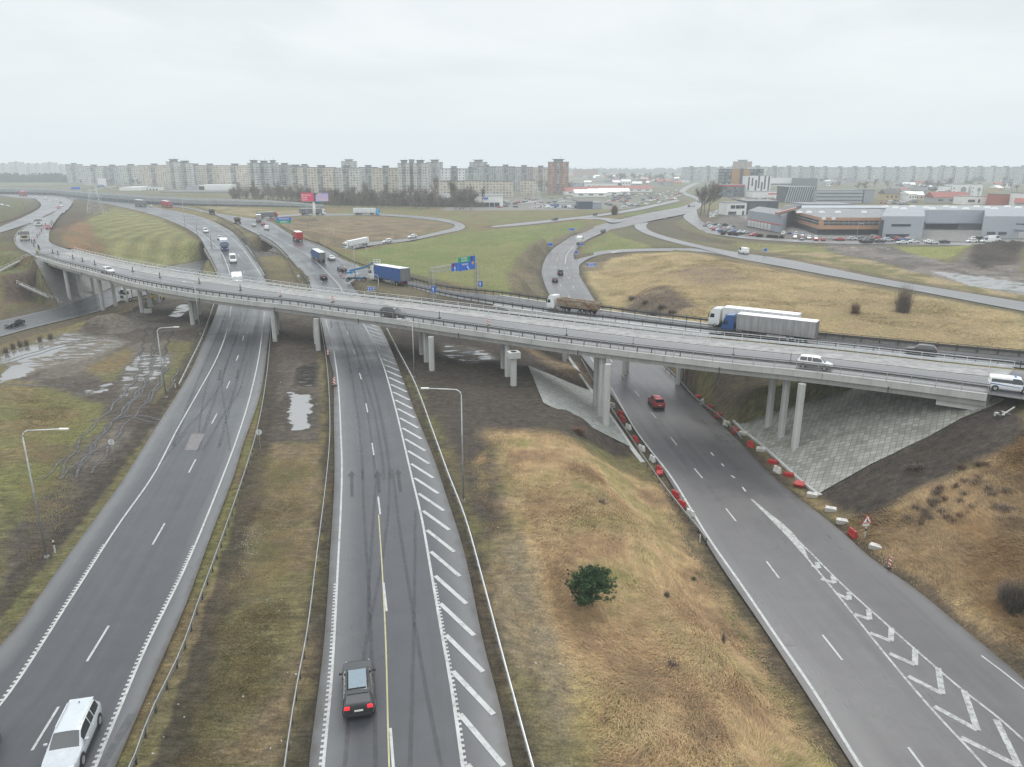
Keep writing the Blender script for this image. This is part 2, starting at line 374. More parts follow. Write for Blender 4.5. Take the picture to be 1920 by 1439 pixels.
# colours -------------------------------------------------------
def c3(r, g, b): return np.array([r, g, b])
GREEN = c3(.125,.155,.045); OLIVE = c3(.145,.135,.055); BROWN = c3(.15,.115,.06); STRAW = c3(.37,.255,.13); MUD = c3(.075,.062,.053); DARK = c3(.045,.037,.031)
RUST = c3(.21,.12,.065); PALE = c3(.22,.195,.16); LIME = c3(.20,.20,.06); SOILG = c3(.10,.092,.082)
n1 = fbm(X, Y, 14, 5, 1); n2 = fbm(X, Y, 3.2, 4, 2); n3 = fbm(X, Y, 45, 4, 3)
colr = OLIVE[None]*np.ones((len(X), 1)); 
colr = colr+(BROWN-OLIVE)[None]*smooth((n1-.4)/.2)[:, None]
wet = np.zeros(len(X)); strw = np.zeros(len(X))
def paint(poly, col, soft=2.0, warp=3.0, z=0.0, amt=1.0, second=None, wetv=None, straw=None, thr=None):
    P = [W(p[0], p[1], p[2] if len(p) > 2 else z) for p in poly]; P = [(p.x, p.y) for p in P]
    xs_ = [p[0] for p in P]; ys_ = [p[1] for p in P]; mg = soft+warp+3
    idx = np.where((X > min(xs_)-mg) & (X < max(xs_)+mg) & (Y > min(ys_)-mg) & (Y < max(ys_)+mg))[0]
    if not len(idx): return
    x, y = X[idx], Y[idx]
    sd = inpoly_sd(x, y, P)+(n1[idx]-.5)*warp*2+(n2[idx]-.5)*warp
    t = smooth((sd+soft/2)/soft)*amt
    if thr is not None: t = t*smooth((fbm(x, y, thr[0], 4, 21)-thr[1])/.12)
    if col is not None:
        c = np.ones((len(idx), 1))*col[None]
        if second is not None: c = c+(second-col)[None]*smooth((fbm(x, y, 6, 4, 31)-.42)/.18)[:, None]
        colr[idx] = colr[idx]*(1-t)[:, None]+c*t[:, None]
    if wetv is not None: wet[idx] = wet[idx]*(1-t)+wetv*t
    if straw is not None: strw[idx] = strw[idx]*(1-t)+straw*t
BIG = 3000
# far and middle fields
paint([(0,640,-2),(0,470,3),(0,385,3),(140,385,4),(380,440,3),(380,520,0),(75,490,5)], OLIVE, 4, 3, second=BROWN)
paint([(150,390,4),(215,388,4),(300,410,3),(378,455,3),(385,475,2.5),(300,497,4),(230,488,4.5),(180,440,4)], c3(.185,.175,.075), 4, 4, second=c3(.15,.155,.06))
_mw = inpoly_sd(X, Y, [(W(*p).x, W(*p).y) for p in [(150,390,4),(215,388,4),(300,410,3),(378,455,3),(385,475,2.5),(300,497,4),(230,488,4.5),(180,440,4)]]) > 2
colr[_mw] *= (1+.16*np.sin((X[_mw]+.25*Y[_mw]+6*np.sin(Y[_mw]/40))*2*math.pi/7.5))[:, None]
paint([(105,440,5),(125,395,4),(165,425,4),(200,470,4),(230,492,4),(140,470,6)], RUST*.95, 4, 4, second=BROWN)
paint([(300,490,3),(385,470,3),(390,520,0),(330,515,1)], DARK*1.3, 3, 2, second=BROWN)
paint([(0,372,3),(60,378,3),(75,390,4),(40,405,4),(0,420,4)], GREEN*.95, 3, 2)
paint([(0,440,4),(40,428,5),(28,450,6),(30,470,6),(0,490,4)], c3(.13,.145,.05), 3, 1)
paint([(0,470,4),(60,480,5.5),(110,575,-3),(0,600,-3)], c3(.115,.125,.055), 2, 2, second=BROWN*.8)
paint([(0,510,4),(70,488,5.5),(72,500,5.),(0,530,3)], c3(.10,.075,.06), 1, .3)
paint([(500,409,3),(640,408,1),(800,413,0),(848,424,0),(760,443,0),(650,462,-2),(590,452,1),(540,432,3)], c3(.19,.14,.085), 4, 4, second=c3(.13,.105,.065))
paint([(360,385,3),(500,392,3),(600,397,2),(560,402,2),(495,408,3),(455,404,3)], c3(.24,.19,.125), 4, 4, second=OLIVE)
paint([(660,470,-1),(690,463,-1),(830,442,0),(930,430,0),(1085,415,0),(1150,420,0),(1060,445,-2),(1010,475,-3),(1010,555,-1),(940,552,2),(780,525,1),(700,500,0)], GREEN, 5, 1.5, second=c3(.15,.165,.055))
paint([(860,480,0),(960,450,0),(1000,500,-1),(960,545,0),(800,520,0)], c3(.17,.165,.06), 8, 6, amt=.6)
paint([(1100,420,-1),(1150,422,-1.5),(1060,452,-4),(1030,470,-5),(1014,500,-5.4),(1024,555,-5.4),(965,553,0),(950,500,0),(985,465,-.5),(1040,437,-1)], c3(.14,.115,.07), 3, 2, second=c3(.11,.095,.06))
paint([(560,408,0),(1000,398,0),(1240,384,0),(1260,388,0),(1100,402,0),(920,421,0),(870,418,0),(790,402,0),(680,398,0)], c3(.14,.15,.055), 6, 3, second=BROWN)
paint([(1180,407,0),(1275,392,0),(1290,382,0),(1250,380,0),(1170,400,0)], GREEN*.95, 4, 1)
paint([(1090,478,-4.5),(1110,455,-3.5),(1150,437,-2),(1195,424,-1),(1230,448,-1),(1300,464,-1.5),(1150,468,-3)], c3(.14,.165,.05), 4, 1, second=c3(.165,.165,.06))
paint([(1215,425,-1),(1262,410,0),(1285,412,0),(1310,430,0),(1400,452,0),(1560,462,0),(1700,470,0),(1650,490,-1),(1480,485,-1),(1380,470,-1),(1280,450,-1)], c3(.17,.18,.065), 4, 2, second=c3(.2,.18,.08))
paint([(1380,470,-1),(1480,470,-1),(1650,480,-1),(1920,548,-1),(1920,565,-1),(1665,522,-1),(1480,487,-1)], c3(.27,.21,.115), 4, 3, second=OLIVE, straw=.6)
paint([(1095,495,-5),(1160,476,-3),(1330,476,-1.6),(1560,520,-1),(1920,588,-1),(1920,662,3),(1560,632,3.5),(1330,605,3),(1130,575,-4)], c3(.30,.23,.115), 3, 2, second=c3(.235,.185,.085), straw=.8)
paint([(1180,540,-1.5),(1250,535,-1.5),(1300,575,-1.5),(1240,592,-1.5),(1170,575,-3)], c3(.09,.07,.055), 5, 4, second=c3(.12,.095,.07), straw=.4)
paint([(1240,505,-1.5),(1330,500,-1.5),(1420,525,-1.5),(1330,540,-1.5)], c3(.17,.13,.085), 8, 6, straw=.5)
paint([(1500,545,-1.3),(1700,560,-1.3),(1900,640,1),(1600,620,1)], c3(.22,.17,.085), 8, 8, amt=.7, straw=.6)
# mud yard on the right
paint([(1555,458,-1),(1640,458,-1),(1780,490,-1),(1840,462,-1),(1920,455,-1),(1920,552,-1),(1760,520,-1),(1640,488,-1),(1540,470,-1)], c3(.17,.145,.125), 4, 3, second=c3(.10,.085,.075), wetv=.42)
paint([(1820,470,-1),(1870,455,-1),(1920,445,-1),(1920,490,-1),(1840,505,-1),(1810,488,-1)], DARK*1.5, 4, 3, second=DARK, wetv=.0)
paint([(1740,505,-1),(1830,515,-1),(1920,527,-1),(1920,550,-1),(1820,535,-1)], None, 2, 1.5, wetv=.72)
paint([(1632,457,-1),(1848,458,-1),(1840,470,-1),(1770,486,-1),(1740,484,-1)], c3(.19,.20,.06), 2, .8, wetv=0)
# car parks and paved lots
for pg in ([(1310,425,0),(1340,420,0),(1360,400,0),(1420,405,0),(1480,440,0),(1620,452,0),(1620,456,0),(1425,444,0),(1360,438,0)], [(1470,415,0),(1990,415,0),(1990,458,0),(1700,455,0),(1480,446,0)],
           [(830,396,0),(1200,392,0),(1240,375,0),(1250,352,0),(1050,350,0),(840,368,0)], [(1250,352,0),(1290,350,0),(1268,372,0),(1240,383,0),(1200,390,0)], [(100,358,0),(520,362,0),(480,370,0),(100,353,0)]):
    paint(pg, c3(.19,.19,.19), 2, .5)
paint([(1190,388,0),(1205,378,0),(1245,375,0),(1240,382,0)], GREEN, 2, .5)
# between the carriageways
paint([(405,407,3),(455,425,3),(500,452,2.6),(560,510,1),(600,600,0),(510,600,0),(500,530,1),(470,462,2.6)], c3(.12,.10,.06), 2, 1, second=c3(.145,.125,.06))
paint([(440,445,2),(520,462,1),(530,490,0),(480,495,0)], c3(.11,.10,.095), 2, 1)
paint([(665,540,1),(690,530,1),(780,548,2),(900,575,3),(1000,597,2),(860,600,0),(720,590,0)], c3(.16,.135,.065), 2, 1, second=OLIVE)
paint([(505,560,0),(600,560,0),(618,700,0),(615,830,0),(490,830,0),(500,680,0)], MUD*1.1, 2, 1, second=c3(.105,.088,.075))
paint([(490,830,0),(617,830,0),(600,1050,0),(540,1439,0),(250,1439,0),(400,1080,0)], c3(.175,.132,.078), 2, 1, second=c3(.145,.128,.062))
paint([(600,650,0),(616,690,0),(618,880,0),(600,880,0)], c3(.14,.12,.055), 1, .3)
paint([(535,735,-.3),(590,740,-.3),(594,775,-.3),(580,808,-.3),(548,812,-.3),(536,780,-.3)], c3(.06,.052,.045), 2.4, 1.0, wetv=1)
paint([(560,690,-.3),(590,682,-.3),(592,728,-.3),(555,725,-.3)], DARK*.7, 1, .6, wetv=.5)
# under the overpass and the field between B and E
paint([(690,560,0),(760,585,0),(1000,610,0),(1110,640,-3),(1190,850,-5),(1080,850,-3),(1010,808,0),(930,812,0),(940,900,0),(960,1010,0),(900,1010,0),(850,860,0),(760,700,0)], MUD*.95, 2.5, 2, second=DARK*1.5)
paint([(830,640,0),(900,650,0),(940,672,0),(880,680,0),(820,665,0)], PALE*.6, 2, 1.5, wetv=.55)
paint([(985,650,-1),(1080,655,-3),(1105,700,-5),(1110,730,-5),(1040,700,-2)], c3(.20,.145,.09), 2, 1, second=c3(.11,.07,.055), straw=.7)
paint([(920,812,0),(1040,808,0),(1100,850,-2),(1185,872,-4),(1250,905,-5),(1600,1439,-4.5),(1660,1560,-4.5),(1080,1560,-.5),(1090,1380,-.5),(1030,1200,-.5),(980,1000,0)], STRAW, 5, 2.6, second=c3(.25,.17,.08), straw=1)
paint([(1100,900,-1),(1230,1000,-3),(1180,1080,-2),(1080,1000,-1)], LIME*1.05, 5, 3, amt=.6)
paint([(1080,1300,-1),(1350,1300,-3),(1500,1500,-4),(1100,1500,-.5)], LIME, 5, 3, amt=.5, second=STRAW)
paint([(930,1000,0),(975,1010,0),(1050,1250,-.5),(1110,1560,-.5),(1010,1560,0),(940,1200,0)], c3(.20,.16,.10), 2, 1.4, second=c3(.15,.13,.07), straw=.5)
paint([(1240,930,-5),(1300,1000,-5),(1530,1380,-4.5),(1590,1439,-4.5),(1570,1439,-4.3),(1420,1250,-4.6),(1300,1080,-4.8)], c3(.10,.09,.06), 1.5, 1, second=c3(.13,.11,.06), straw=.2)
paint([(1330,1085,-4.8),(1345,1085,-4.8),(1390,1170,-4.8),(1440,1260,-4.8),(1520,1390,-4.6),(1505,1390,-4.5),(1425,1260,-4.5),(1365,1160,-4.5)], c3(.10,.17,.03), .7, .6, thr=(3,.45))
# right bank
paint([(1470,900,-5),(1540,925,-5),(1880,772,4.5),(1920,770,5),(1920,1290,-4),(1716,1095,-5)], STRAW*.9, 2, 1.5, second=c3(.25,.19,.09), straw=1)
paint([(1490,900,-5),(1700,800,0),(1900,740,4.6),(1930,750,5),(1920,820,4),(1810,850,2.5),(1700,900,0),(1690,985,-3),(1640,1005,-5),(1560,960,-5.2)], MUD*.85, 2, 1.6, second=DARK*1.3, straw=.1)
paint([(1720,880,0),(1830,840,3),(1880,860,3),(1800,980,-1),(1700,980,-2)], c3(.13,.095,.06), 3, 2.5, straw=.9)
paint([(1340,700,-4),(1600,722,0),(1500,758,-3),(1385,792,-5),(1330,755,-5)], c3(.10,.08,.055), 2, 1.2, second=MUD)
paint([(1280,685,-5),(1480,700,-1),(1420,735,-3),(1330,730,-5)], c3(.22,.175,.085), 2, 1.2, second=OLIVE, straw=.8)
# left yard
paint([(0,660,-.8),(60,640,-1),(180,610,-1),(240,575,-1.5),(330,550,-1),(405,560,0),(400,620,0),(340,720,0),(300,790,0),(230,880,0),(120,1030,0),(0,1190,0),(0,930,0),(130,850,0),(180,770,0),(0,720,-.4)], MUD*1.15, 2, 1.6, second=c3(.13,.115,.10))
paint([(0,705,-.4),(90,728,-.4),(200,760,-.3),(190,800,-.2),(110,860,-.2),(0,930,-.2)], c3(.145,.14,.055), 2, 1.4, second=c3(.17,.135,.065))
paint([(0,900,-.2),(150,800,-.2),(190,800,-.2),(140,870,-.2),(60,960,-.2),(0,1010,-.1)], c3(.135,.14,.05), 3, 2, second=c3(.11,.10,.055))
paint([(0,1110,0),(90,1050,0),(160,960,0),(240,850,0),(300,800,0),(262,850,0),(220,905,0),(120,1040,0),(0,1205,0)], c3(.115,.10,.055), 1.4, 1, second=c3(.125,.12,.05))
paint([(310,640,-.3),(370,640,0),(395,600,0),(375,660,0),(350,700,0),(300,760,0),(285,770,0),(300,700,-.3)], c3(.13,.115,.055), 1.5, 1, second=c3(.12,.125,.05))
paint([(170,690,-.4),(240,650,-.5),(252,690,-.4),(205,715,-.4)], c3(.14,.13,.055), 2, 1.2, second=c3(.16,.12,.06))
paint([(0,655,-.6),(50,640,-.8),(110,620,-.8),(215,628,-.6),(240,640,-.6),(180,668,-.5),(90,690,-.5),(0,720,-.5)], PALE*.8, 2, 1.5, wetv=.56)
paint([(0,670,-.5),(60,648,-.6),(125,645,-.5),(90,668,-.5),(0,680,-.5)], None, 2.5, 1.4, wetv=.95)
paint([(0,692,-.5),(50,684,-.5),(48,704,-.5),(0,718,-.5)], None, 2.4, 1.2, wetv=1)
paint([(235,690,-.4),(265,660,-.4),(320,665,-.3),(310,700,-.3),(260,730,-.3),(215,765,-.3),(225,730,-.3)], c3(.12,.105,.09), 1.5, 1, wetv=.60)
paint([(130,740,-.3),(215,715,-.3),(205,735,-.3),(140,750,-.3)], None, 1, .8, wetv=.6)
paint([(310,595,-.6),(340,572,-.8),(360,575,-.6),(340,600,-.5)], None, 1.2, .8, wetv=.7)
paint([(0,650,-2),(60,630,-2),(170,600,-2),(210,592,-1.5),(180,612,-1),(70,645,-1),(0,668,-1)], c3(.17,.14,.07), 1.2, .8, second=OLIVE)
# dirt verge against every carriageway
for k in ('A', 'B', 'E'):
    d = DD[k]; t = smooth((1.7-d+(n2-.5)*2.5)/1.2)*(d > -1)*.8*(Y < 400)
    colr = colr*(1-t)[:, None]+(DARK*1.25)[None]*t[:, None]; wet = wet*(1-t)+.2*t; strw *= (1-t)
for k in ('D', 'F', 'G', 'H', 'J', 'I', 'M', 'N', 'K', 'D_east'):
    d = DD[k]; t = smooth((1.6-d+(n1-.5)*2)/1.5)*.6
    colr = colr*(1-t)[:, None]+(DARK*1.8)[None]*t[:, None]
fz = smooth((Y-450)/500)
colr = colr*(1-fz)[:, None]+((c3(.10,.105,.06)+(c3(.13,.125,.09)-c3(.10,.105,.06))*smooth((n3-.4)/.2)[:, None]))*fz[:, None]
gry = colr.mean(1)[:, None]; colr = gry+(colr-gry)*.86; colr *= 1.06
colr *= (.86+.28*n2)[:, None]*(.88+.24*n1)[:, None]
lotm = None
nv = NR*NC
me = bpy.data.meshes.new('ground'); me.vertices.add(nv)
me.vertices.foreach_set('co', np.stack([X, Y, H], 1).astype(np.float32).ravel())
i = np.arange(NR-1)[:, None]*NC+np.arange(NC-1)[None]; q = np.stack([i, i+1, i+NC+1, i+NC], -1).reshape(-1, 4)
me.loops.add(q.size); me.polygons.add(len(q)); me.loops.foreach_set('vertex_index', q.ravel().astype(np.int32))
me.polygons.foreach_set('loop_start', np.arange(len(q), dtype=np.int32)*4); me.polygons.foreach_set('use_smooth', np.ones(len(q), bool))
me.update(calc_edges=True); HGRID = H.reshape(NR, NC)
ca = me.color_attributes.new('Col', 'FLOAT_COLOR', 'POINT'); ca.data.foreach_set('color', np.concatenate([colr, np.ones((nv, 1))], 1).astype(np.float32).ravel())
for nm, arr in (('wet', wet), ('straw', strw)):
    a = me.attributes.new(nm, 'FLOAT', 'POINT'); a.data.foreach_set('value', arr.astype(np.float32))
# ground material
m, nt, b = newmat('ground_soil_and_grass'); t = NT(nt)
at = t.n('Attribute', attribute_name='Col'); aw = t.n('Attribute', attribute_name='wet'); as_ = t.n('Attribute', attribute_name='straw')
p = t.pos()
pz = t.mapping(p, (1, 1, 0))
f1 = t.noise(pz, 1.1, 8, .7); f2 = t.noise(pz, 6.0, 6, .7); f3 = t.noise(t.mapping(pz, (5, 1.3, 1), (0, 0, .6)), 1.6, 7, .75, 1.5)
f4 = t.noise(t.mapping(pz, (.35, 2.2, 1), (0, 0, -.9)), 1.5, 7, .7, .8)
g = t.math('MULTIPLY', t.mapr(f1, .27, .73, .5, 1.5), t.mapr(f2, .27, .73, .55, 1.45))
gs = t.mapr(f3, .3, .7, .5, 1.6); gm = t.mapr(f4, .3, .7, .65, 1.35)
g = t.math('MULTIPLY', g, t.mix(as_.outputs['Fac'], gm, gs))
vm = t.n('VectorMath', operation='SCALE'); t.l(at.outputs['Color'], vm.inputs[0]); t.l(g, vm.inputs['Scale'])
colv = vm.outputs[0]
# hue drift towards green / rust
hue = t.mapr(t.noise(pz, .55, 5, .6), .42, .62); colv = t.mix(t.math('MULTIPLY', hue, .28), colv, t.mix(1, colv, (1.25, 1.15, .75), 'MULTIPLY'))
pf = t.math('ADD', aw.outputs['Fac'], t.mapr(t.noise(t.mapping(pz, (.5, 1.3, 1), (0, 0, .5)), .55, 7, .62, .6), .2, .8, -.5, .5))
pud = t.mapr(pf, .60, .66)
damp = t.mapr(pf, .15, .62)
colv = t.mix(t.math('MULTIPLY', damp, .45), colv, t.mix(1, colv, (.5, .5, .5), 'MULTIPLY'))
colv = t.mix(pud, colv, (.13, .125, .12)); t.l(colv, b.inputs['Base Color'])
b.inputs['IOR'].default_value = 1.45; t.l(t.mapr(pud, 0, 1, 1.45, 2.6), b.inputs['IOR'])
t.l(t.mix(pud, t.mapr(damp, 0, 1, .95, .5), (.06, .06, .06)), b.inputs['Roughness'])
t.l(t.mapr(pud, 0, 1, .18, 1.0), b.inputs['Specular IOR Level'])
hh = t.math('ADD', t.math('ADD', f1, t.math('MULTIPLY', f2, .4)), t.math('MULTIPLY', f4, .8))
bp = t.bump(hh, .8, .35, b); t.l(t.mapr(pud, 0, .6, .85, 0.0), bp.inputs['Strength'])
me.materials.append(m)
ground = link('ground', me); tag(ground, kind='structure')
# ---------------------------------------------------------------- asphalt
def asphalt(name, base=(.062, .063, .067), wetness=.5, tracks=True, tone=1.0, shoulder=.7):
    m, nt, b = newmat(name); t = NT(nt)
    uv = t.uv(); sx = t.sep(uv); p = t.mapping(t.pos(), (1, 1, 0))
    ed = t.n('Attribute', attribute_name='edge').outputs['Fac']
    big = t.noise(p, .07, 5, .6, .5); mid = t.noise(p, .5, 6, .65); fine = t.noise(p, 14, 4, .8)
    lane = t.noise(t.mapping(uv, (.8, .018, 1)), 1.0, 5, .6)       # long streaks along the travel direction
    c = t.mix(t.mapr(mid, .3, .7), tuple(x*.86*tone for x in base), tuple(x*1.2*tone for x in base))
    c = t.mix(t.mapr(lane, .38, .62), t.mix(1, c, (.82, .82, .83), 'MULTIPLY'), c)
    c = t.mix(t.math('MULTIPLY', t.mapr(fine, .35, .75), .35), c, tuple(x*2.2 for x in base))
    # dusty lighter shoulder and dirty edge
    sh = t.mapr(t.math('ADD', ed, t.mapr(mid, .2, .8, -.5, .5)), .9, 2.6, 1, 0)
    c = t.mix(t.math('MULTIPLY', sh, shoulder), c, (.155, .157, .158))
    dirt = t.mapr(t.math('ADD', ed, t.mapr(mid, .2, .8, -.35, .35)), .0, .55, 1, 0)
    c = t.mix(t.math('MULTIPLY', dirt, .8), c, (.05, .043, .036))
    cr = t.n('TexVoronoi', feature='DISTANCE_TO_EDGE'); cr.inputs['Scale'].default_value = .16
    nd = t.n('TexNoise'); nd.inputs['Scale'].default_value = .8; nd.inputs['Detail'].default_value = 5; t.l(p, nd.inputs['Vector'])
    mx = t.n('Mix', data_type='VECTOR'); mx.inputs[0].default_value = .35; t.l(p, mx.inputs[4]); 
    ad = t.n('VectorMath', operation='MULTIPLY_ADD'); t.l(nd.outputs['Color'], ad.inputs[0]); ad.inputs[1].default_value = (3, 3, 0); t.l(p, ad.inputs[2]); t.l(ad.outputs[0], cr.inputs['Vector'])
    ck = t.math('MULTIPLY', t.mapr(cr.outputs['Distance'], .0, .006, 1, 0), t.mapr(big, .5, .6))
    c = t.mix(t.math('MULTIPLY', ck, .55), c, (.02, .02, .02))
    t.l(c, b.inputs['Base Color'])
    w = t.mapr(t.math('ADD', t.math('MULTIPLY', big, .6), t.math('MULTIPLY', lane, .4)), .40, .60)
    r = t.mapr(w, 0, 1, .62-.22*wetness, .40-.22*wetness)
    t.l(r, b.inputs['Roughness']); b.inputs['Specular IOR Level'].default_value = .5
    t.bump(t.math('ADD', fine, t.math('MULTIPLY', mid, .5)), .16, .03, b)
    return m
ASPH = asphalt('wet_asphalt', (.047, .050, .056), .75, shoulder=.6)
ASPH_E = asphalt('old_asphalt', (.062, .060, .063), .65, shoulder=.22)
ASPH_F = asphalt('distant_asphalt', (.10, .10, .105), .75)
ROADOBJ = {}
def build_road(name, mat, dz, parent=None, oname='road', cols=10):
    r = ROADS[name]; L, Rr = r['L'], r['R']; n = len(L)
    cen = (L+Rr)/2; s = np.concatenate([[0], np.cumsum(np.linalg.norm(np.diff(cen, axis=0), axis=1))])
    wid = np.linalg.norm(L-Rr, axis=1)
    us_ = np.linspace(0, 1, cols+1)
    V = L[:, None, :]*(1-us_[None, :, None])+Rr[:, None, :]*us_[None, :, None]; V[:, :, 2] += dz
    me = bpy.data.meshes.new(oname); nvv = n*(cols+1)
    i = np.arange(n-1)[:, None]*(cols+1)+np.arange(cols)[None]; q = np.stack([i, i+1, i+cols+2, i+cols+1], -1).reshape(-1, 4)
    me.from_pydata(V.reshape(-1, 3).tolist(), [], q.tolist())
    uvw = np.stack([us_[None, :]*wid[:, None]+0*V[:, :, 0], s[:, None]+0*us_[None, :]], -1).reshape(-1, 2)
    e = (np.minimum(us_, 1-us_)[None, :]*wid[:, None]).ravel()
    uvl = me.uv_layers.new(name='UVMap'); li = np.empty(len(me.loops), np.int32); me.loops.foreach_get('vertex_index', li)
    uvl.data.foreach_set('uv', uvw[li].astype(np.float32).ravel())
    a = me.attributes.new('edge', 'FLOAT', 'POINT'); a.data.foreach_set('value', e.astype(np.float32))
    bm = bmesh.new(); bm.from_mesh(me); bmesh.ops.recalc_face_normals(bm, faces=bm.faces)
    if bm.faces[:] and sum(f.normal.z for f in bm.faces) < 0: bmesh.ops.reverse_faces(bm, faces=bm.faces)
    bm.to_mesh(me); bm.free()
    me.materials.append(mat); me.polygons.foreach_set('use_smooth', [True]*len(me.polygons))
    o = link(oname, me, parent)
    if parent is None: tag(o, kind='structure')
    ROADOBJ[name] = o; return o
dz = .0
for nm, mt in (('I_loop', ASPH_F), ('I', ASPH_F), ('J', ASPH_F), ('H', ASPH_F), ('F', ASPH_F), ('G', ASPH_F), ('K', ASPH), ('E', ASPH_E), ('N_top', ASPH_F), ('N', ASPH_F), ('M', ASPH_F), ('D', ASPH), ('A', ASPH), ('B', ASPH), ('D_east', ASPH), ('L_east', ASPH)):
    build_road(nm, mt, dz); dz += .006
# ---------------------------------------------------------------- world, sun, haze
world = bpy.data.worlds.new('World'); scn.world = world; world.use_nodes = True
wt = NT(world.node_tree); world.node_tree.nodes.clear()
SUN_EL, SUN_RZ = R(48), R(200)
wo = wt.n('OutputWorld'); bg = wt.n('Background'); wt.l(bg.outputs[0], wo.inputs[0])
sky = wt.n('TexSky', sky_type='NISHITA'); sky.sun_disc = False; sky.sun_elevation = SUN_EL; sky.sun_rotation = SUN_RZ; sky.dust_density = 4; sky.air_density = 1.2
tc = wt.n('TexCoord').outputs['Generated']; sz = wt.sep(tc)
# cloud layer: direction projected on a flat ceiling
zc = wt.math('ADD', wt.math('MAXIMUM', sz[2], 0), .12)
cmb = wt.n('CombineXYZ'); wt.l(wt.math('DIVIDE', sz[0], zc), cmb.inputs[0]); wt.l(wt.math('DIVIDE', sz[1], zc), cmb.inputs[1])
cl = wt.noise(cmb.outputs[0], .55, 6, .55, .4); cl2 = wt.noise(cmb.outputs[0], .17, 3, .5)
cc = wt.mix(wt.mapr(wt.math('ADD', wt.math('MULTIPLY', cl, .55), wt.math('MULTIPLY', cl2, .45)), .40, .60), (8.3, 8.85, 9.2), (10.9, 11.05, 11.1))
hz = wt.mapr(sz[2], 0, .16, 1, 0)
cc = wt.mix(hz, cc, (8.3, 9.05, 9.4))
top = wt.mapr(sz[2], .2, .8, 1.0, 1.8)
vmm = wt.n('VectorMath', operation='SCALE'); wt.l(cc, vmm.inputs[0]); wt.l(top, vmm.inputs['Scale'])
wt.l(wt.mix(.93, sky.outputs[0], vmm.outputs[0]), bg.inputs['Color']); bg.inputs['Strength'].default_value = .1
sl = bpy.data.lights.new('sun', 'SUN'); sl.energy = 1.3; sl.angle = R(25); sl.color = (1, .97, .93)
so = bpy.data.objects.new('sun', sl); COL.objects.link(so); so.rotation_euler = (math.pi/2-SUN_EL, 0, math.pi-SUN_RZ+math.pi); so.location = (0, 0, 300)
# distance haze: a low layer of moist air (absorbs and glows evenly, like thin fog under a white sky)
m = bpy.data.materials.new('haze_air'); m.use_nodes = True; m.node_tree.nodes.clear(); t = NT(m.node_tree)
o_ = t.n('OutputMaterial'); ab = t.n('VolumeAbsorption'); em = t.n('Emission'); ad = t.n('AddShader')
DENS = 1/3200.
ab.inputs['Color'].default_value = (0, 0, 0, 1); ab.inputs['Density'].default_value = DENS
em.inputs['Color'].default_value = (.77, .85, .885, 1); em.inputs['Strength'].default_value = DENS
t.l(ab.outputs[0], ad.inputs[0]); t.l(em.outputs[0], ad.inputs[1]); t.l(ad.outputs[0], o_.inputs['Volume'])
hb = MB().box((0, 5000, 55), (16000, 12000, 170)).build('haze', m); tag(hb, kind='structure')
scn.view_settings.view_transform = 'Standard'; scn.view_settings.look = 'None'; scn.view_settings.exposure = 0
scn.cycles.time_limit = 540; scn.cycles.use_adaptive_sampling = True; scn.cycles.adaptive_threshold = .02
scn.cycles.volume_bounces = 0; scn.cycles.max_bounces = 5; scn.cycles.transparent_max_bounces = 8
scn.cycles.diffuse_bounces = 2; scn.cycles.glossy_bounces = 3
# ---------------------------------------------------------------- ray casting on the built ground
def bvh_of(objs):
    vs, fs = [], []
    for o in objs:
        n = len(vs); vs += [v.co.copy() for v in o.data.vertices]; fs += [[n+i for i in p.vertices] for p in o.data.polygons]
    return BVHTree.FromPolygons(vs, fs)
# ================================================================ hit testing
GB = bvh_of([ground]+list(ROADOBJ.values())); TB = bvh_of([ground])
O = Vector((0, 0, CAM_H))
def on(px, py, tree=None):
    h = (tree or GB).ray_cast(O, ray(px, py).normalized())
    return h[0] if h[0] is not None else W(px, py, 0)
def down(x, y, tree=None, z=60):
    h = (tree or GB).ray_cast(Vector((x, y, z)), Vector((0, 0, -1)))
    return h[0].z if h[0] is not None else 0.0
# ---------------------------------------------------------------- common materials
def concrete(name, col, streak=.5):
    m, nt, b = newmat(name); t = NT(nt); p = t.pos(); a = t.noise(t.mapping(p, (2.2, 2.2, .22)), 1.0, 6, .7); c_ = t.noise(p, .35, 5, .6); f = t.noise(p, 9, 4, .7)
    c = t.mix(t.mapr(c_, .3, .7), tuple(x*.84 for x in col), tuple(x*1.1 for x in col)); c = t.mix(t.math('MULTIPLY', t.mapr(a, .48, .72), streak), c, tuple(x*.5 for x in col)); c = t.mix(t.mapr(f, .3, .7, 0, .25), c, tuple(x*.75 for x in col))
    t.l(c, b.inputs['Base Color']); t.l(t.mapr(a, .4, .7, .85, .55), b.inputs['Roughness']); t.bump(f, .2, .03, b); return m
CONC = concrete('light_concrete', (.46, .47, .45), .4)
CONC_D = concrete('weathered_concrete', (.30, .30, .285), .7)
STEEL = M('galvanised_steel', (.36, .37, .37), .45, .55, var=.2, scale=2, world=True)
STEEL_D = M('dark_weathered_steel', (.075, .075, .075), .6, .3, var=.3, scale=2, world=True)
STEEL_L = M('bright_galvanised_rail', (.62, .64, .65), .4, .3, var=.12, scale=1.5, world=True)
WHITE = M('white_paint', (.78, .78, .76), .5, var=.06, scale=4)
BLACK = M('black_rubber', (.02, .02, .021), .75, var=.2, scale=8)
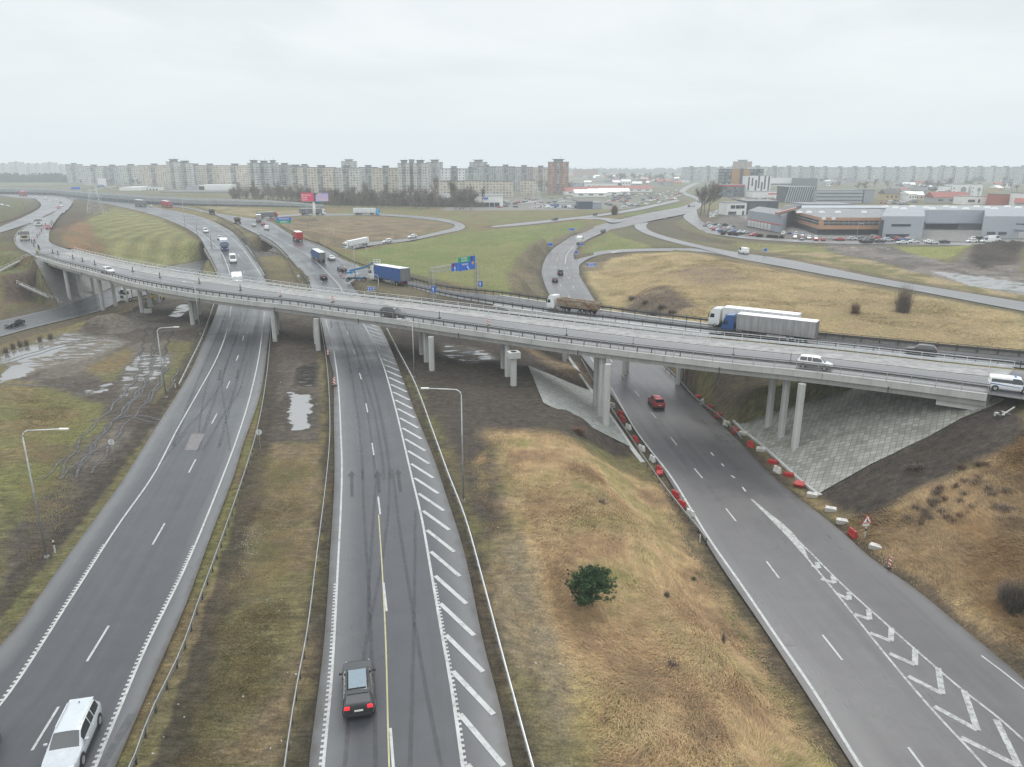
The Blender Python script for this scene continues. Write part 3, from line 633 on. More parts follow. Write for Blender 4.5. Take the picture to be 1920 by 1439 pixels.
# fading road paint
def paintmat(name, col, wear=.5, amax=1.0):
    m, nt, b = newmat(name); t = NT(nt); p = t.mapping(t.pos(), (1, 1, 0))
    f = t.math('ADD', t.math('MULTIPLY', t.noise(p, 2.2, 6, .75), .6), t.math('MULTIPLY', t.noise(p, 22, 3, .8), .4))
    a = t.mapr(f, wear-.12, wear+.06, 0, amax)
    t.l(t.mix(t.mapr(t.noise(p, .7, 3), .3, .7), tuple(x*.82 for x in col), col), b.inputs['Base Color']); b.inputs['Roughness'].default_value = .5
    t.l(a, b.inputs['Alpha']); return m
PAINT = paintmat('road_paint', (.45, .46, .455), .425); PAINT_W = paintmat('worn_road_paint', (.42, .43, .42), .47); SKID = paintmat('tyre_marks', (.022, .022, .025), .50, .27)
GHOST = paintmat('blacked_out_paint', (.03, .03, .033), .45, .4); YEL = paintmat('yellow_seam', (.42, .40, .22), .40)
TREES = {k: bvh_of([o]) for k, o in ROADOBJ.items() if k in ('A', 'B', 'E', 'D', 'D_east', 'G', 'F', 'H', 'J', 'K', 'M', 'I')}
def pixline(pts, k, step=.8, per=8):
    P = catmull([Vector((p[0], p[1], 0)) for p in pts], per) if len(pts) > 2 else [Vector((pts[0][0], pts[0][1], 0)).lerp(Vector((pts[-1][0], pts[-1][1], 0)), i/6) for i in range(7)]
    out = []
    tr = TREES[k] if isinstance(k, str) else k
    for p in P:
        h = tr.ray_cast(O, ray(p.x, p.y).normalized())
        if h[0] is not None: out.append(h[0])
    if len(out) < 2: return None
    return [Vector(q) for q in resample(out, step=step)]
def mline(mb, pts, k, w, step=1.0, dz=.02, mi=0):
    L = pixline(pts, k, step)
    if L: mb.sweep(L, [(-w/2, dz), (w/2, dz)], mi, closed=False)
    return L
def teeth(mb, L, side, y1):        # ribbed edge line: short bars standing beside the line
    P = [Vector(q) for q in resample(L, step=.42)]
    for a, b in zip(P, P[1:]):
        if a.y > y1: continue
        d = (b-a).normalized(); l = Vector((-d.y, d.x, 0))*side
        q = [a+l*.08, a+l*.25, a+l*.25+d*.2, a+l*.08+d*.2]
        mb.poly([p+Vector((0, 0, .021)) for p in q], 0)
mk = MB()
a_l = mline(mk, [(-60,1383),(0,1323),(147,1101),(219,989),(287,892),(330,810),(375,730),(405,675),(425,622),(434,572)], 'A', .17)
teeth(mk, a_l, 1, 56)
a_r = mline(mk, [(140,1540),(179,1439),(229,1319),(272,1218),(350,1059),(420,888),(447,815),(468,747),(484,677),(492,622),(496,585)], 'A', .17); teeth(mk, a_r, 1, 56)
mline(mk, [(330,410),(360,426),(392,450),(414,472),(425,495),(432,517)], 'A', .25); mline(mk, [(380,412),(413,430),(447,458),(473,492),(490,517)], 'A', .2)
for a, b_ in [((163,1241),(204,1174)),((286,1022),(309,982)),((354,887),(367,862)),((397,795),(407,776)),((425,729),(431,715)),((443,677),(447,667)),((455,639),(457,630)),((462,606),(463.5,600)),((60,1408),(110,1326)),((458,513),(457,508)),((449,482),(446,477))]:
    mline(mk, [a, b_], 'A', .16, .5)
mk.build('road_marking', PAINT, merge=False)['kind'] = 'structure'
mk = MB()
b_l = mline(mk, [(597,1560),(606,1439),(622,1268),(633,1074),(641,892),(639,810),(634,720),(625,655),(611,600)], 'B', .17); teeth(mk, b_l, 1, 50)
b_r = mline(mk, [(885,1560),(868,1439),(847,1292),(829,1191),(810,1082),(790,969),(771,890),(757,830),(740,760),(720,690),(700,642),(681,607),(643,550),(637,537),(615,513),(583,483),(547,462),(513,443),(487,428)], 'B', .2); teeth(mk, b_r, -1, 50)
mline(mk, [(583,543),(563,510),(538,488),(480,445)], 'B', .2)
for a, b_ in [((732,1366),(738,1445)),((719,1093),(725,1147)),((709,932),(713,965)),((697.5,831),(701,854)),((686,757),(689.5,774)),((674,700),(677.5,712)),((663,656),(665.5,665)),((651,621),(653,628)),
              ((632,560),(629,553)),((604,530),(601,525)),((589,514),(586,511)),((562,489),(559,486)),((581,502),(578,499)),((537,470),(535,468)),((553,480),(550,477)),((516,455),(514,453)),((497,442),(494,440)),((528,461),(526,459)),((508,449),(506,447))]:
    mline(mk, [a, b_], 'B', .16, .5)
# hatched area beside the right line
RL = resample(b_r, step=.5); acc = 0
def along(L, s):
    i = min(int(s/.5), len(L)-2); f = s/.5-i
    p = L[i]*(1-f)+L[i+1]*f; d = L[i+1]-L[i]; d = d/np.linalg.norm(d); return Vector(p), Vector(d)
s0 = on(786, 927, TREES['B']); s1 = on(834, 956, TREES['B'])
k0 = int(np.argmin(np.linalg.norm(RL-np.array(s0), axis=1))); p_, d_ = along(RL, k0*.5); rel = s1-s0
lat = Vector((d_.y, -d_.x, 0)); ra, rl = rel.dot(d_), rel.dot(lat)
sp = abs(on(786, 927, TREES['B']).y-on(814, 1086, TREES['B']).y)/4
s = (k0*.5) % sp
while s < len(RL)*.5-1:
    p, d = along(RL, s); s += sp
    if p.y > 168: break
    l = Vector((d.y, -d.x, 0)); w = 2.15
    a = p+l*.25; e = p+l*w+d*(ra*w/rl)
    for q in range(1):
        dd = (e-a).normalized(); n_ = Vector((-dd.y, dd.x, 0))*.17; up = Vector((0, 0, .022))
        pts = [a+n_, a-n_, e-n_, e+n_]
        mk.poly([x+up for x in pts])
mk.build('road_marking', PAINT, merge=False)['kind'] = 'structure'
mk = MB()
mline(mk, [(1700,1560),(1615,1439),(1526,1296),(1464,1206),(1390,1097),(1328,1008),(1258,894),(1220,845),(1192,807),(1144,725),(1105,667)], 'E', .24)
for a, b_ in [((1165,700),(1171,709)),((1191,734),(1199,744)),((1221,774),(1231,785)),((1257,820),(1269,835)),((1302,879),(1317,897)),((1361,954),(1380,978)),((1437,1053),(1461,1085)),((1542,1191),(1579,1238)),((1703,1402),(1735,1445)),((1143,672),(1148,680)),
              ((1052,538),(1050,533)),((1046,520),(1045,515)),((1066,555),(1069,561)),((1042,505),(1042,500)),((1044,490),(1046,485)),((1076,541),(1074,536)),((1068,523),(1067,519)),((1064,505),(1064,501))]:
    mline(mk, [a, b_], 'E', .17, .5)
mline(mk, [(1060,495),(1062,480),(1070,468),(1082,455)], 'E', .25); mline(mk, [(1840,1230),(1880,1260),(1925,1296),(1990,1346)], 'E', .15)
for a, b_ in [((1353,870),(1357,875)),((1371,892),(1378,897)),((1392,914),(1398,922)),((1333,849),(1338,855))]: mline(mk, [a, b_], 'E', .22, .5)
mk.build('road_marking', PAINT, merge=False)['kind'] = 'structure'
mk = MB()
z6 = lambda x, y: (1180+x*.3885, 880+y*.3885)
mline(mk, [z6(590,145), z6(760,320), z6(900,480), z6(1080,700), z6(1240,900), z6(1460,1160), z6(1600,1310), z6(1720,1439), z6(1900,1640)], 'E', .2)
mline(mk, [z6(590,145), z6(700,240), z6(860,390), z6(1030,560), z6(1230,740), z6(1390,880), z6(1600,1060), z6(1780,1200), z6(1905,1310), z6(2000,1390)], 'E', .2)
for i in range(7):
    f = i/6; mline(mk, [z6(590+6*i,147+5*i), z6(760+16*f*0+i*3,320-3*i), z6(862+i*-3,432-7*i)], 'E', .2)
for a, b_, c_ in [((880,465),(915,478),(905,450)),((925,530),(990,550),(980,515)),((1000,600),(1060,630),(1060,595)),((1085,700),(1160,725),(1155,680)),((1160,790),(1262,830),(1265,765)),((1255,890),(1378,945),(1380,870)),((1345,1000),(1510,1085),(1490,960)),((1470,1145),(1680,1260),(1615,1070)),((1600,1295),(1880,1435),(1770,1210))]:
    mline(mk, [z6(*a), z6(*b_)], 'E', .42, .5); mline(mk, [z6(*b_), z6(*c_)], 'E', .42, .5, dz=.024)
mk.build('road_marking', PAINT_W, merge=False)['kind'] = 'structure'
# tyre tracks, old arrows, seams and repair patches
mk = MB(); z5 = lambda x, y: (600+x*.3885, 880+y*.3885); z4 = lambda x, y: (440+x/4, 540+y/4); z3 = lambda x, y: (x/4, 540+y/4)
for L in ([(205,0),(215,250),(240,650),(250,940)], [(275,0),(265,130),(235,600),(232,760)], [(335,0),(330,200),(290,500),(215,880),(190,1200)], [(350,0),(380,250),(450,700),(500,1000),(585,1439)], [(460,200),(455,650),(435,1439)], [(265,1150),(268,1439)], [(140,1180),(120,1439)], [(255,940),(265,1150)]):
    mline(mk, [z5(*p) for p in L], 'B', .26, 1, .012)
for L in ([(770,250),(840,480),(900,800),(950,1200),(962,1439)], [(930,600),(1000,950),(1045,1300),(1055,1439)], [(880,270),(1000,600),(1060,800),(1140,1200),(1170,1439)], [(820,260),(900,440),(960,640),(1040,900),(1110,1300),(1120,1439)]):
    mline(mk, [z4(*p) for p in L], 'B', .34, 1, .013)
for L in ([(1490,1090),(1510,930),(1560,700),(1700,400)], [(1290,1180),(1510,930),(1680,700)], [(1520,1220),(1660,980),(1800,760),(1850,560)], [(1725,1220),(1685,900),(1665,720),(1760,400)], [(1150,1380),(1400,1080)]):
    mline(mk, [z3(*p) for p in L], 'A', .24, 1, .012)
for L in ([(1300,1190),(1440,800),(1640,330),(1700,180)], [(1480,1230),(1620,800),(1790,300),(1810,180)], [(1640,1200),(1760,760),(1880,330)]):
    mline(mk, [(p[0]/4, 540+p[1]/4) for p in L], 'A', .4, 1, .013)
for L in ([(1000,830),(760,1180),(560,1439+80)], [(640,1180),(420,1560)]):
    mline(mk, [(p[0]*.3885, 880+p[1]*.3885) for p in L], 'A', .5, 1, .012)
for L in () and ([(1120,610),(1190,700),(1290,830),(1420,1000),(1600,1240),(1760,1450)], [(1135,605),(1215,700),(1330,840),(1470,1010),(1650,1240),(1820,1450)]): mline(mk, L, 'E', .9, 1, .012)
mk.build('tyre_tracks', SKID, merge=False)['kind'] = 'structure'
mk = MB()
def arrow(base, tip, k, w=.16, hw=.42, hl=1.4):
    a, b = on(*base, TREES[k]), on(*tip, TREES[k]); d = (b-a).normalized(); l = Vector((-d.y, d.x, 0)); u = Vector((0, 0, .018)); m_ = b-d*hl
    mk.poly([a-l*w+u, a+l*w+u, m_+l*w+u, m_-l*w+u]); mk.poly([m_-l*hw+u, m_+l*hw+u, b+u])
for q in (((155,135),(152,8)), ((285,115),(280,8)), ((388,110),(375,0))): arrow(z5(*q[0]), z5(*q[1]), 'B')
for q in (((1655,615),(1640,700)), ((1785,615),(1775,690))): arrow(z3(*q[0]), z3(*q[1]), 'A')
arrow(z4(727,300), z4(722,245), 'B')
mk.build('faded_arrow_marks', GHOST, merge=False)['kind'] = 'structure'
mk = MB(); mline(mk, [z5(283,220), z5(300,480), z5(318,850), z5(328,1240), z5(336,1500)], 'B', .1, 1, .016); mk.build('road_seam', YEL, merge=False)['kind'] = 'structure'
mk = MB()
for k, q in (('A', [(359,814),(384,814),(369,845),(346,845)]), ('E', [z6(705,795), z6(765,795), z6(805,850), z6(745,852)]), ('E', [(1158,680),(1192,682),(1185,672),(1150,671)])):
    mk.poly([on(*p, TREES[k])+Vector((0, 0, .014)) for p in q])
mk.build('repair_patch', M('repair_asphalt', (.16, .15, .155), .7, var=.15, scale=3, world=True), merge=False)['kind'] = 'structure'
# ================================================================ decks and bridges
def sub(name, new, a, b):            # strip of a road between two offsets (metres from the left line, negative = from the right line)
    r = ROADS[name]; L, Rr = r['L'], r['R']; w = np.linalg.norm(Rr-L, axis=1)[:, None]; s_ = (Rr-L)/w
    A = L+s_*(a if a >= 0 else w+a); B = L+s_*(b if b > 0 else w+b)
    ROADS[new] = dict(L=A, R=B, ground=False); return ROADS[new]
def loft(mb, L, Rr, prof, mi=0, caps=True):
    """prof: list of (side, offset, dz): side 0 = from L towards R, 1 = from R towards L"""
    n = len(L); s_ = (Rr-L); s_[:, 2] = 0; s_ = s_/np.linalg.norm(s_, axis=1)[:, None]; rows = []
    for i in range(n):
        rows.append([tuple((L[i]+s_[i]*o if sd == 0 else Rr[i]-s_[i]*o)+np.array([0, 0, dz])) for sd, o, dz in prof])
    k = len(prof)
    for i in range(n-1):
        for j in range(k): mb.poly([rows[i][j], rows[i][(j+1) % k], rows[i+1][(j+1) % k], rows[i+1][j]], mi)
    if caps: mb.poly(rows[0][::-1], mi); mb.poly(rows[-1], mi)
    return mb
def railing(parent, line, posts_h, rails, post=(.07, .07), step=2.5, mat=STEEL, name='post', railname='rail', lateral=0.0, maxp=100, base=0.0):
    """rails: (height, w, h); every post is its own child"""
    P = [Vector(q) for q in resample(line, step=step)]
    if lateral:
        Q = []
        for i, p in enumerate(P):
            d = (P[min(i+1, len(P)-1)]-P[max(0, i-1)]); d.z = 0; d.normalize(); Q.append(p+Vector((-d.y, d.x, 0))*lateral)
        P = Q
    mb = MB()
    for (h, w, hh) in rails: mb.sweep(P, [(-w/2, h-hh/2), (w/2, h-hh/2), (w/2, h+hh/2), (-w/2, h+hh/2)])
    mb.build(railname, mat, parent)
    me = MB().box((0, 0, posts_h/2), (post[0], post[1], posts_h)).mesh(name, mat)
    for i, p in enumerate(P[:maxp]):
        d = P[min(i+1, len(P)-1)]-P[max(0, i-1)]
        link(name, me, parent, p+Vector((0, 0, base)), math.atan2(d.y, d.x))
    return P
r = ROADS['L']
over = empty('overpass', (0, 0, 0), 0, 'long curved concrete road overpass crossing every carriageway in the photo', 'overpass')
loft(MB(), r['L'], r['R'], [(0,0,.06),(0,.35,.06),(0,.35,-.015),(1,.35,-.015),(1,.35,.06),(1,0,.06),(1,0,-.75),(1,.5,-.75),(1,.5,-.3),(0,.5,-.3),(0,.5,-.75),(0,0,-.75)]).build('deck', CONC, over)
for off in (.45, .62*1, 1, 2, 3):
    pass
wL = float(np.median(np.linalg.norm(r['R']-r['L'], axis=1)))
for sd, a in ((0, .3), (0, wL*.36), (1, wL*.36), (1, .3)):
    loft(MB(), r['L'], r['R'], [(sd, a, -.32), (sd, a+.75, -.32), (sd, a+.75, -1.45), (sd, a, -1.45)]).build('girder', CONC_D, over)
sub('L', 'L_asphalt', 1.0, -5.0); rd = build_road('L_asphalt', ASPH_F, .0, over, 'road_surface', 10)
sub('L', 'L_strip', -5.0, -1.0); MILLED = M('milled_concrete', (.27, .27, .265), .8, var=.3, scale=.8, bump=.4, world=True)
loft(MB(), ROADS['L_strip']['L'], ROADS['L_strip']['R'], [(0,0,.05),(1,0,.05),(1,0,-.01),(0,0,-.01)]).build('concrete_strip', MILLED, over)
for fr, hw_ in ((.09, .12), (.93, .1)):
    mk = MB(); mk.sweep([Vector(q) for q in resample(ROADS['L_asphalt']['L']+(ROADS['L_asphalt']['R']-ROADS['L_asphalt']['L'])*fr, step=2)], [(-hw_,.02),(hw_,.02)], closed=False)
    mk.build('edge_line', PAINT_W, over, merge=False)
ROADOBJ['L'] = rd
DECK = bvh_of([o for o in COL.objects if o.parent == over and o.name.split('.')[0] in ('road_surface', 'concrete_strip')])
def deck_z(x, y, name='L'):
    r_ = ROADS[name]; c = (r_['L']+r_['R'])/2; i = int(np.argmin((c[:, 0]-x)**2+(c[:, 1]-y)**2)); return float(c[i][2])
def pier(px, py, z, parent, w=.85, road_='L', soff=1.45, cap=False):
    p = on(px, py, TB) if z is None else W(px, py, z)
    top = deck_z(p.x, p.y, road_)-soff; gz = down(p.x, p.y, TB)
    mb = MB(); a = w/2; c = a*.55
    o8 = [(a, c), (c, a), (-c, a), (-a, c), (-a, -c), (-c, -a), (c, -a), (a, -c)]
    mb.prism(o8, gz-.6, top)
    if cap: mb.box((0, 0, top-.45), (w*2.0, w*1.8, .9))
    o = mb.build('pier', CONC, parent, (p.x, p.y, 0), .3, bevel=0); return o
PIERS = [(131,561),(153,557),(177,551),(194,582),(217,574),(238,567),(267,586),(282,576),(297,567),(362,609),(368,599),(373,590),(516,640),(519,628),(521,618),(597,657),(594,645),(592,634),(810,695),(800,679),(791,665),(963,723),(952,706),(944,691),(1136,799),(1126,781),(1117,763),(1490,841),(1464,820),(1440,801)]
for q in PIERS: pier(q[0], q[1], None, over, cap=(q == (963,723)))
for i in range(6, len(r['L'])-4, 8):      # joints and drain spouts on the near face
    q = r['L'][i]; d = r['L'][i+1]-r['L'][i-1]; a_ = math.atan2(d[1], d[0]); n_ = Vector((d[1], -d[0], 0)).normalized()
    MB().box((0, 0, -.36), (.05, .02, .74)).build('joint', STEEL_D, over, Vector(q)+n_*.006, a_)
    MB().tube((0, 0, -.6), (0, 0, -1.5), .07, n=6).build('drain_pipe', STEEL_D, over, Vector(r['L'][i+3])+n_*.09, a_)
# side rails of the overpass: handrail outside, guard rail inside, both edges
for nm, line, sgn in (('near', r['L'], 1), ('far', r['R'], -1)):
    g = empty('bridge_railing', (0, 0, 0), 0, 'slim steel handrail along the near edge of the long overpass' if nm == 'near' else 'slim pale handrail along the far edge of the long overpass', 'railing', 'railings of the long overpass')
    railing(g, line+np.array([0, 0, .06]), 1.1, [(1.1, .07, .06), (.8, .03, .03), (.5, .03, .03), (.2, .03, .03)], (.06, .06), 2.6, STEEL if nm == 'near' else STEEL_L, lateral=-.15*1 if sgn > 0 else .15)
    g = empty('guard_rail', (0, 0, 0), 0, 'dark steel guard rail beside the traffic at the near side of the long overpass' if nm == 'near' else 'steel guard rail behind the pale concrete strip of the long overpass', 'guard rail', 'guard rails of the long overpass')
    w = np.linalg.norm(r['R']-r['L'], axis=1)[:, None]; s_ = (r['R']-r['L'])/w
    ln = r['L']+s_*.95 if sgn > 0 else r['R']-s_*.85
    railing(g, ln, .78, [(.66, .10, .30)]+([(1.0, .08, .08)] if sgn > 0 else []), (.12, .14), 2.0, STEEL_D if nm == 'near' else STEEL_L, railname='beam', lateral=0)
# abutment blocks
for px, py, z, rz in ((1862, 757, 4.2, -.45),):
    p = W(px, py, z)
ab = MB()
e = len(r['L'])-1
loft(ab, r['L'][e-2:e+1], r['R'][e-2:e+1], [(0,.7,-.4),(1,.7,-.4),(1,.7,-2.2),(0,.7,-2.2)]); ab.build('abutment', CONC, over)
ab = MB(); loft(ab, r['L'][:4], r['R'][:4], [(0,.5,-.4),(1,.5,-.4),(1,.5,-4),(0,.5,-4)]); ab.build('abutment', CONC_D, over)
# second viaduct
r2 = ROADS['D_bridge']
via = empty('viaduct', (0, 0, 0), 0, 'straight ramp viaduct just behind the long overpass, with lorries on it', 'viaduct')
loft(MB(), r2['L'], r2['R'], [(0,-.7,.12),(0,0,.12),(0,0,-.015),(1,0,-.015),(1,0,.12),(1,-.7,.12),(1,-.7,-.7),(1,.4,-1.3),(0,.4,-1.3),(0,-.7,-.7)]).build('deck', CONC, via)
ROADOBJ['D_bridge'] = build_road('D_bridge', ASPH, .0, via, 'road_surface', 8)
for px, py in ((1010,640),(1120,660)):
    p = W(px, py, -5)
for f in (.18, .42, .70, .9):
    i = int(f*(len(r2['L'])-1))
    for g_ in (.3, .7):
        q = r2['L'][i]*(1-g_)+r2['R'][i]*g_; gz = down(q[0], q[1], TB)
        MB().prism([(.4, .2), (.2, .4), (-.2, .4), (-.4, .2), (-.4, -.2), (-.2, -.4), (.2, -.4), (.4, -.2)], gz-.5, q[2]-1.28).build('pier', CONC, via, (q[0], q[1], 0))
allD_L = np.concatenate([ROADS['D']['L'][6:], r2['L'][1:], ROADS['D_east']['L'][1:]]); allD_R = np.concatenate([ROADS['D']['R'][6:], r2['R'][1:], ROADS['D_east']['R'][1:]])
for nm, ln, sg, lab in (('n', allD_L, -1, 'dark steel guard rail on the near side of the ramp viaduct'), ('f', allD_R, 1, 'dark steel guard rail on the far side of the ramp viaduct')):
    g = empty('guard_rail', (0, 0, 0), 0, lab, 'guard rail', 'guard rails of the ramp viaduct')
    railing(g, ln+np.array([0, 0, .1]), .9, [(.62, .10, .32), (.95, .07, .07)], (.12, .12), 2.6, STEEL_D, railname='beam', lateral=.3*sg*1)
de = ROADS['D_east']; par = MB()
loft(par, de['R'], de['R']+(de['R']-de['L'])*.06, [(0,.45,-1.5),(0,.75,-1.5),(0,.75,.75),(0,.45,.75)]).build('parapet_wall', CONC_D); tag(COL.objects['parapet_wall'], 'low grey concrete parapet behind the ramp road at the right', 'wall')
# bridges of the two carriageways over the sunken road
def slab_bridge(k, y0, y1, label, side, post_mat=STEEL_D):
    rr = ROADS[k]; c = (rr['L']+rr['R'])/2; ii = np.where((c[:, 1] > y0) & (c[:, 1] < y1))[0]; L, Rr = rr['L'][ii], rr['R'][ii]
    g = empty('road_bridge', (0, 0, 0), 0, label, 'bridge')
    loft(MB(), L, Rr, [(0,-.6,.12),(0,.0,.12),(0,.0,-.02),(1,.0,-.02),(1,.0,.12),(1,-.6,.12),(1,-.6,-1.0),(0,-.6,-1.0)]).build('deck', CONC_D, g)
    railing(g, L, 1.0, [(.62, .1, .3), (1.0, .08, .08)], (.12, .12), 3, post_mat, railname='beam', lateral=.35*side)
    railing(g, Rr, 1.0, [(.62, .1, .3), (1.0, .08, .08)], (.12, .12), 3, post_mat, railname='beam', lateral=-.35*side)
    return g
slab_bridge('A', 205, 275, 'road bridge of the left carriageway over the sunken road', 1)
slab_bridge('B', 245, 315, 'road bridge of the middle carriageway over the sunken road', 1)
# ================================================================ roadside guard rails (W-beam on posts)
ALLB = bvh_of([ground]+[o for k, o in ROADOBJ.items()])
def guardrail(pts, label, mat=STEEL, step=2.0, h=.72, group='guard rails beside the carriageways', tree=None, ext=0, rails=None, lateral=0):
    P = catmull([Vector((p[0], p[1], 0)) for p in pts], 8); out = []
    for p in P:
        # the listed pixels follow the TOP edge of the beam: drop to the ground below
        q = on(p.x, p.y, tree or GB)
        for _ in range(3):
            zz = down(q.x, q.y, tree or GB, 40 if tree is None else 60); q = W(p.x, p.y, zz+h)
        out.append(Vector((q.x, q.y, down(q.x, q.y, tree or GB, 40))))
    out = extend(out, ext, 0)
    L = [Vector(v) for v in resample(out, step=step)]
    for v in L: v.z = down(v.x, v.y, tree or GB, 40)
    g = empty('guard_rail', (0, 0, 0), 0, label, 'guard rail', group)
    mb = MB(); mb.sweep(L, [(-.04, h-.31), (.02, h-.26), (-.02, h-.16), (.04, h-.08), (0, h), (-.05, h)] if not rails else rails)
    mb.build('beam', mat, g)
    me = MB().box((0, 0, h/2-.05), (.11, .10, h)).mesh('post', STEEL_D if mat is not STEEL_L else STEEL)
    for i, p in enumerate(L[1:101]):
        d = L[min(i+2, len(L)-1)]-L[i]; link('post', me, g, p, math.atan2(d.y, d.x))
    return g
guardrail([(150,1600),(241,1439),(280,1338),(338,1218),(373,1121),(412,1016),(455,893),(477,822),(490,765),(500,700),(506,640),(508,590)], 'steel guard rail along the right edge of the left carriageway in the foreground')
guardrail([(520,1560),(532,1439),(555,1288),(575,1183),(594,1035),(612,890),(618,815),(617,740),(612,677),(600,597)], 'steel guard rail along the left edge of the middle carriageway in the foreground')
guardrail([(1035,1560),(1000,1439),(946,1241),(907,1094),(872,969),(840,886),(815,817),(777,715),(747,657),(725,615)], 'bright white guard rail along the right of the hatched road margin', STEEL_L)
guardrail([(335,719),(357,675),(380,627),(402,565)], 'short pale guard rail beside the muddy yard, left of the left carriageway', STEEL_L, 3)
guardrail([(562,530),(550,510),(532,480),(480,470-6),(465,447),(447,430),(410,406),(370,388),(300,380),(240,373),(175,364)], 'dark guard rail between the two carriageways beyond the overpass', STEEL_D, 4)
guardrail([(500,525),(497,510),(478,484),(456,456),(440,436),(415,418)], 'guard rail on the outer side of the left carriageway bend beyond the overpass', STEEL_D, 3)
guardrail([(584,540),(575,526),(556,500),(533,473)], 'guard rail on the left of the middle carriageway just beyond the overpass', STEEL_D, 3)
guardrail([(507,408),(540,430),(570,443),(590,452),(640,478),(665,490),(705,504),(775,525)], 'dark guard rail curving along the grass field at the top of the exit ramp', STEEL_D, 3)
guardrail([(1090,672),(1110,708),(1150,770),(1190,828),(1235,895),(1290,965),(1325,1005)], 'low guard rail down the left edge of the right-hand road', STEEL, 2.5)
guardrail([(1240,680),(1275,712),(1305,745),(1345,775),(1385,812),(1392,822)], 'low guard rail along the far right edge of the right-hand road', STEEL, 3)
guardrail([(0,418),(40,404),(64,393),(75,385),(72,380)], 'guard rail round the outside of the far left slip road', STEEL_D, 4)
guardrail([(62,416),(45,426),(32,437),(27,450),(35,463),(62,476)], 'pale guard rail round the tight bend at the left end of the overpass', STEEL_L, 3)
guardrail([(126,370),(135,376),(132,388),(112,404),(95,425),(93,445),(100,455),(140,470)], 'dark guard rail along the inside of the bend at the left end of the overpass', STEEL_D, 4)
# kerb between the road and the paved slopes
mb = MB(); L = pixline([(1060,662),(1110,735),(1150,790),(1188,846),(1205,868)], GB, 1.5)
mb.sweep(L, [(-.3, -.2), (.3, -.2), (.3, .14), (-.3, .14)]); tag(mb.build('kerb', CONC), 'pale concrete kerb at the foot of the left paved slope', 'kerb')
mb = MB(); L = pixline([(1376,790),(1388,803),(1440,845),(1500,900),(1538,930)], GB, 1.5)
mb.sweep(L, [(-.25, -.2), (.25, -.2), (.25, .16), (-.25, .16)]); tag(mb.build('kerb', CONC), 'pale concrete kerb at the foot of the right paved slope', 'kerb')
# paved slopes: one sheet of concrete slabs on each cone
def paving(name, poly, scale, label, tone, ang):
    m, nt, b = newmat(name); t = NT(nt); p = t.pos()
    v = t.mapping(p, (1, 1, 1), (0, 0, ang)); br = t.n('TexBrick'); t.l(v, br.inputs['Vector']); br.offset = 0.0 if name.endswith('east') else .5
    br.inputs['Scale'].default_value = scale; br.inputs['Mortar Size'].default_value = .022; br.inputs['Mortar Smooth'].default_value = .3; br.inputs['Brick Width'].default_value = .5; br.inputs['Row Height'].default_value = .5
    br.inputs['Color1'].default_value = tuple(x*.8 for x in tone)+(1,); br.inputs['Color2'].default_value = tuple(x*1.22 for x in tone)+(1,); br.inputs['Mortar'].default_value = (.12, .12, .10, 1)
    f = t.noise(p, .35, 6, .65, .6); f2 = t.noise(p, 3, 5, .7)
    c = t.mix(t.mapr(f, .42, .62), br.outputs['Color'], t.mix(1, br.outputs['Color'], (.80, .80, .77), 'MULTIPLY'))
    c = t.mix(t.math('MULTIPLY', t.mapr(f2, .5, .75), .28), c, (.13, .125, .075)); t.l(c, b.inputs['Base Color'])
    t.l(t.mapr(f, .4, .6, .85, .5), b.inputs['Roughness'])
    t.bump(t.math('ADD', t.math('MULTIPLY', br.outputs['Fac'], -1.0), t.math('MULTIPLY', f2, .3)), .5, .06, b)
    mb = MB(); n = len(poly); c0 = sum(poly, Vector())/n
    for i in range(n): mb.poly([c0, poly[i], poly[(i+1) % n]])
    me = mb.mesh('paved_slope', m); bm = bmesh.new(); bm.from_mesh(me)
    bmesh.ops.subdivide_edges(bm, edges=bm.edges, cuts=5, use_grid_fill=True); bm.normal_update()
    if sum(f.normal.z for f in bm.faces) < 0: bmesh.ops.reverse_faces(bm, faces=bm.faces)
    for v_ in bm.verts: v_.co.z += .05
    bm.to_mesh(me); bm.free(); o = link('paved_slope', me); tag(o, label, 'paving'); return o
paving('slab_paving_east', PAVE_E, .8, 'large slope of square concrete slabs under the right end of the overpass', (.29,.29,.265), .55)
paving('slab_paving_west', PAVE_W, 1.1, 'pale wedge of smooth paving around the tall middle piers of the overpass', (.35,.36,.35), .9)
paving('slab_paving_left', PAVE_K, 1.1, 'dark weathered paved slope under the left end of the overpass', (.15,.15,.145), .4)
# small drainage channel edge at the far left abutment: stair railings
for pts, lab in (([(0,510),(58,480)], 'stair handrail leading down from the left end of the overpass'), ([(32,533),(110,568)], 'stair handrail low on the bank below the left end of the overpass')):
    A, B_ = on(*pts[0], GB), on(*pts[1], GB); g = empty('stair_railing', (0,0,0), 0, lab, 'railing')
    L = [A.lerp(B_, i/14) for i in range(15)]
    mb = MB()
    for h in (.55, 1.05): mb.sweep(L, [(-.022, h-.022), (.022, h-.022), (.022, h+.022), (-.022, h+.022)])
    mb.build('rail', STEEL_L, g); me = MB().box((0,0,.52), (.07,.07,1.05)).mesh('post', STEEL_L)
    for v in L[::2]: link('post', me, g, v)
    mb = MB(); mb.sweep(L, [(.3, -.3), (1.1, -.3), (1.1, .04), (.3, .04)]); mb.build('steps', CONC_D, g)
# black cable lying over the right slope
L = pixline([(1600,735),(1560,748),(1525,756),(1518,748),(1530,738),(1600,720)], GB, .5)

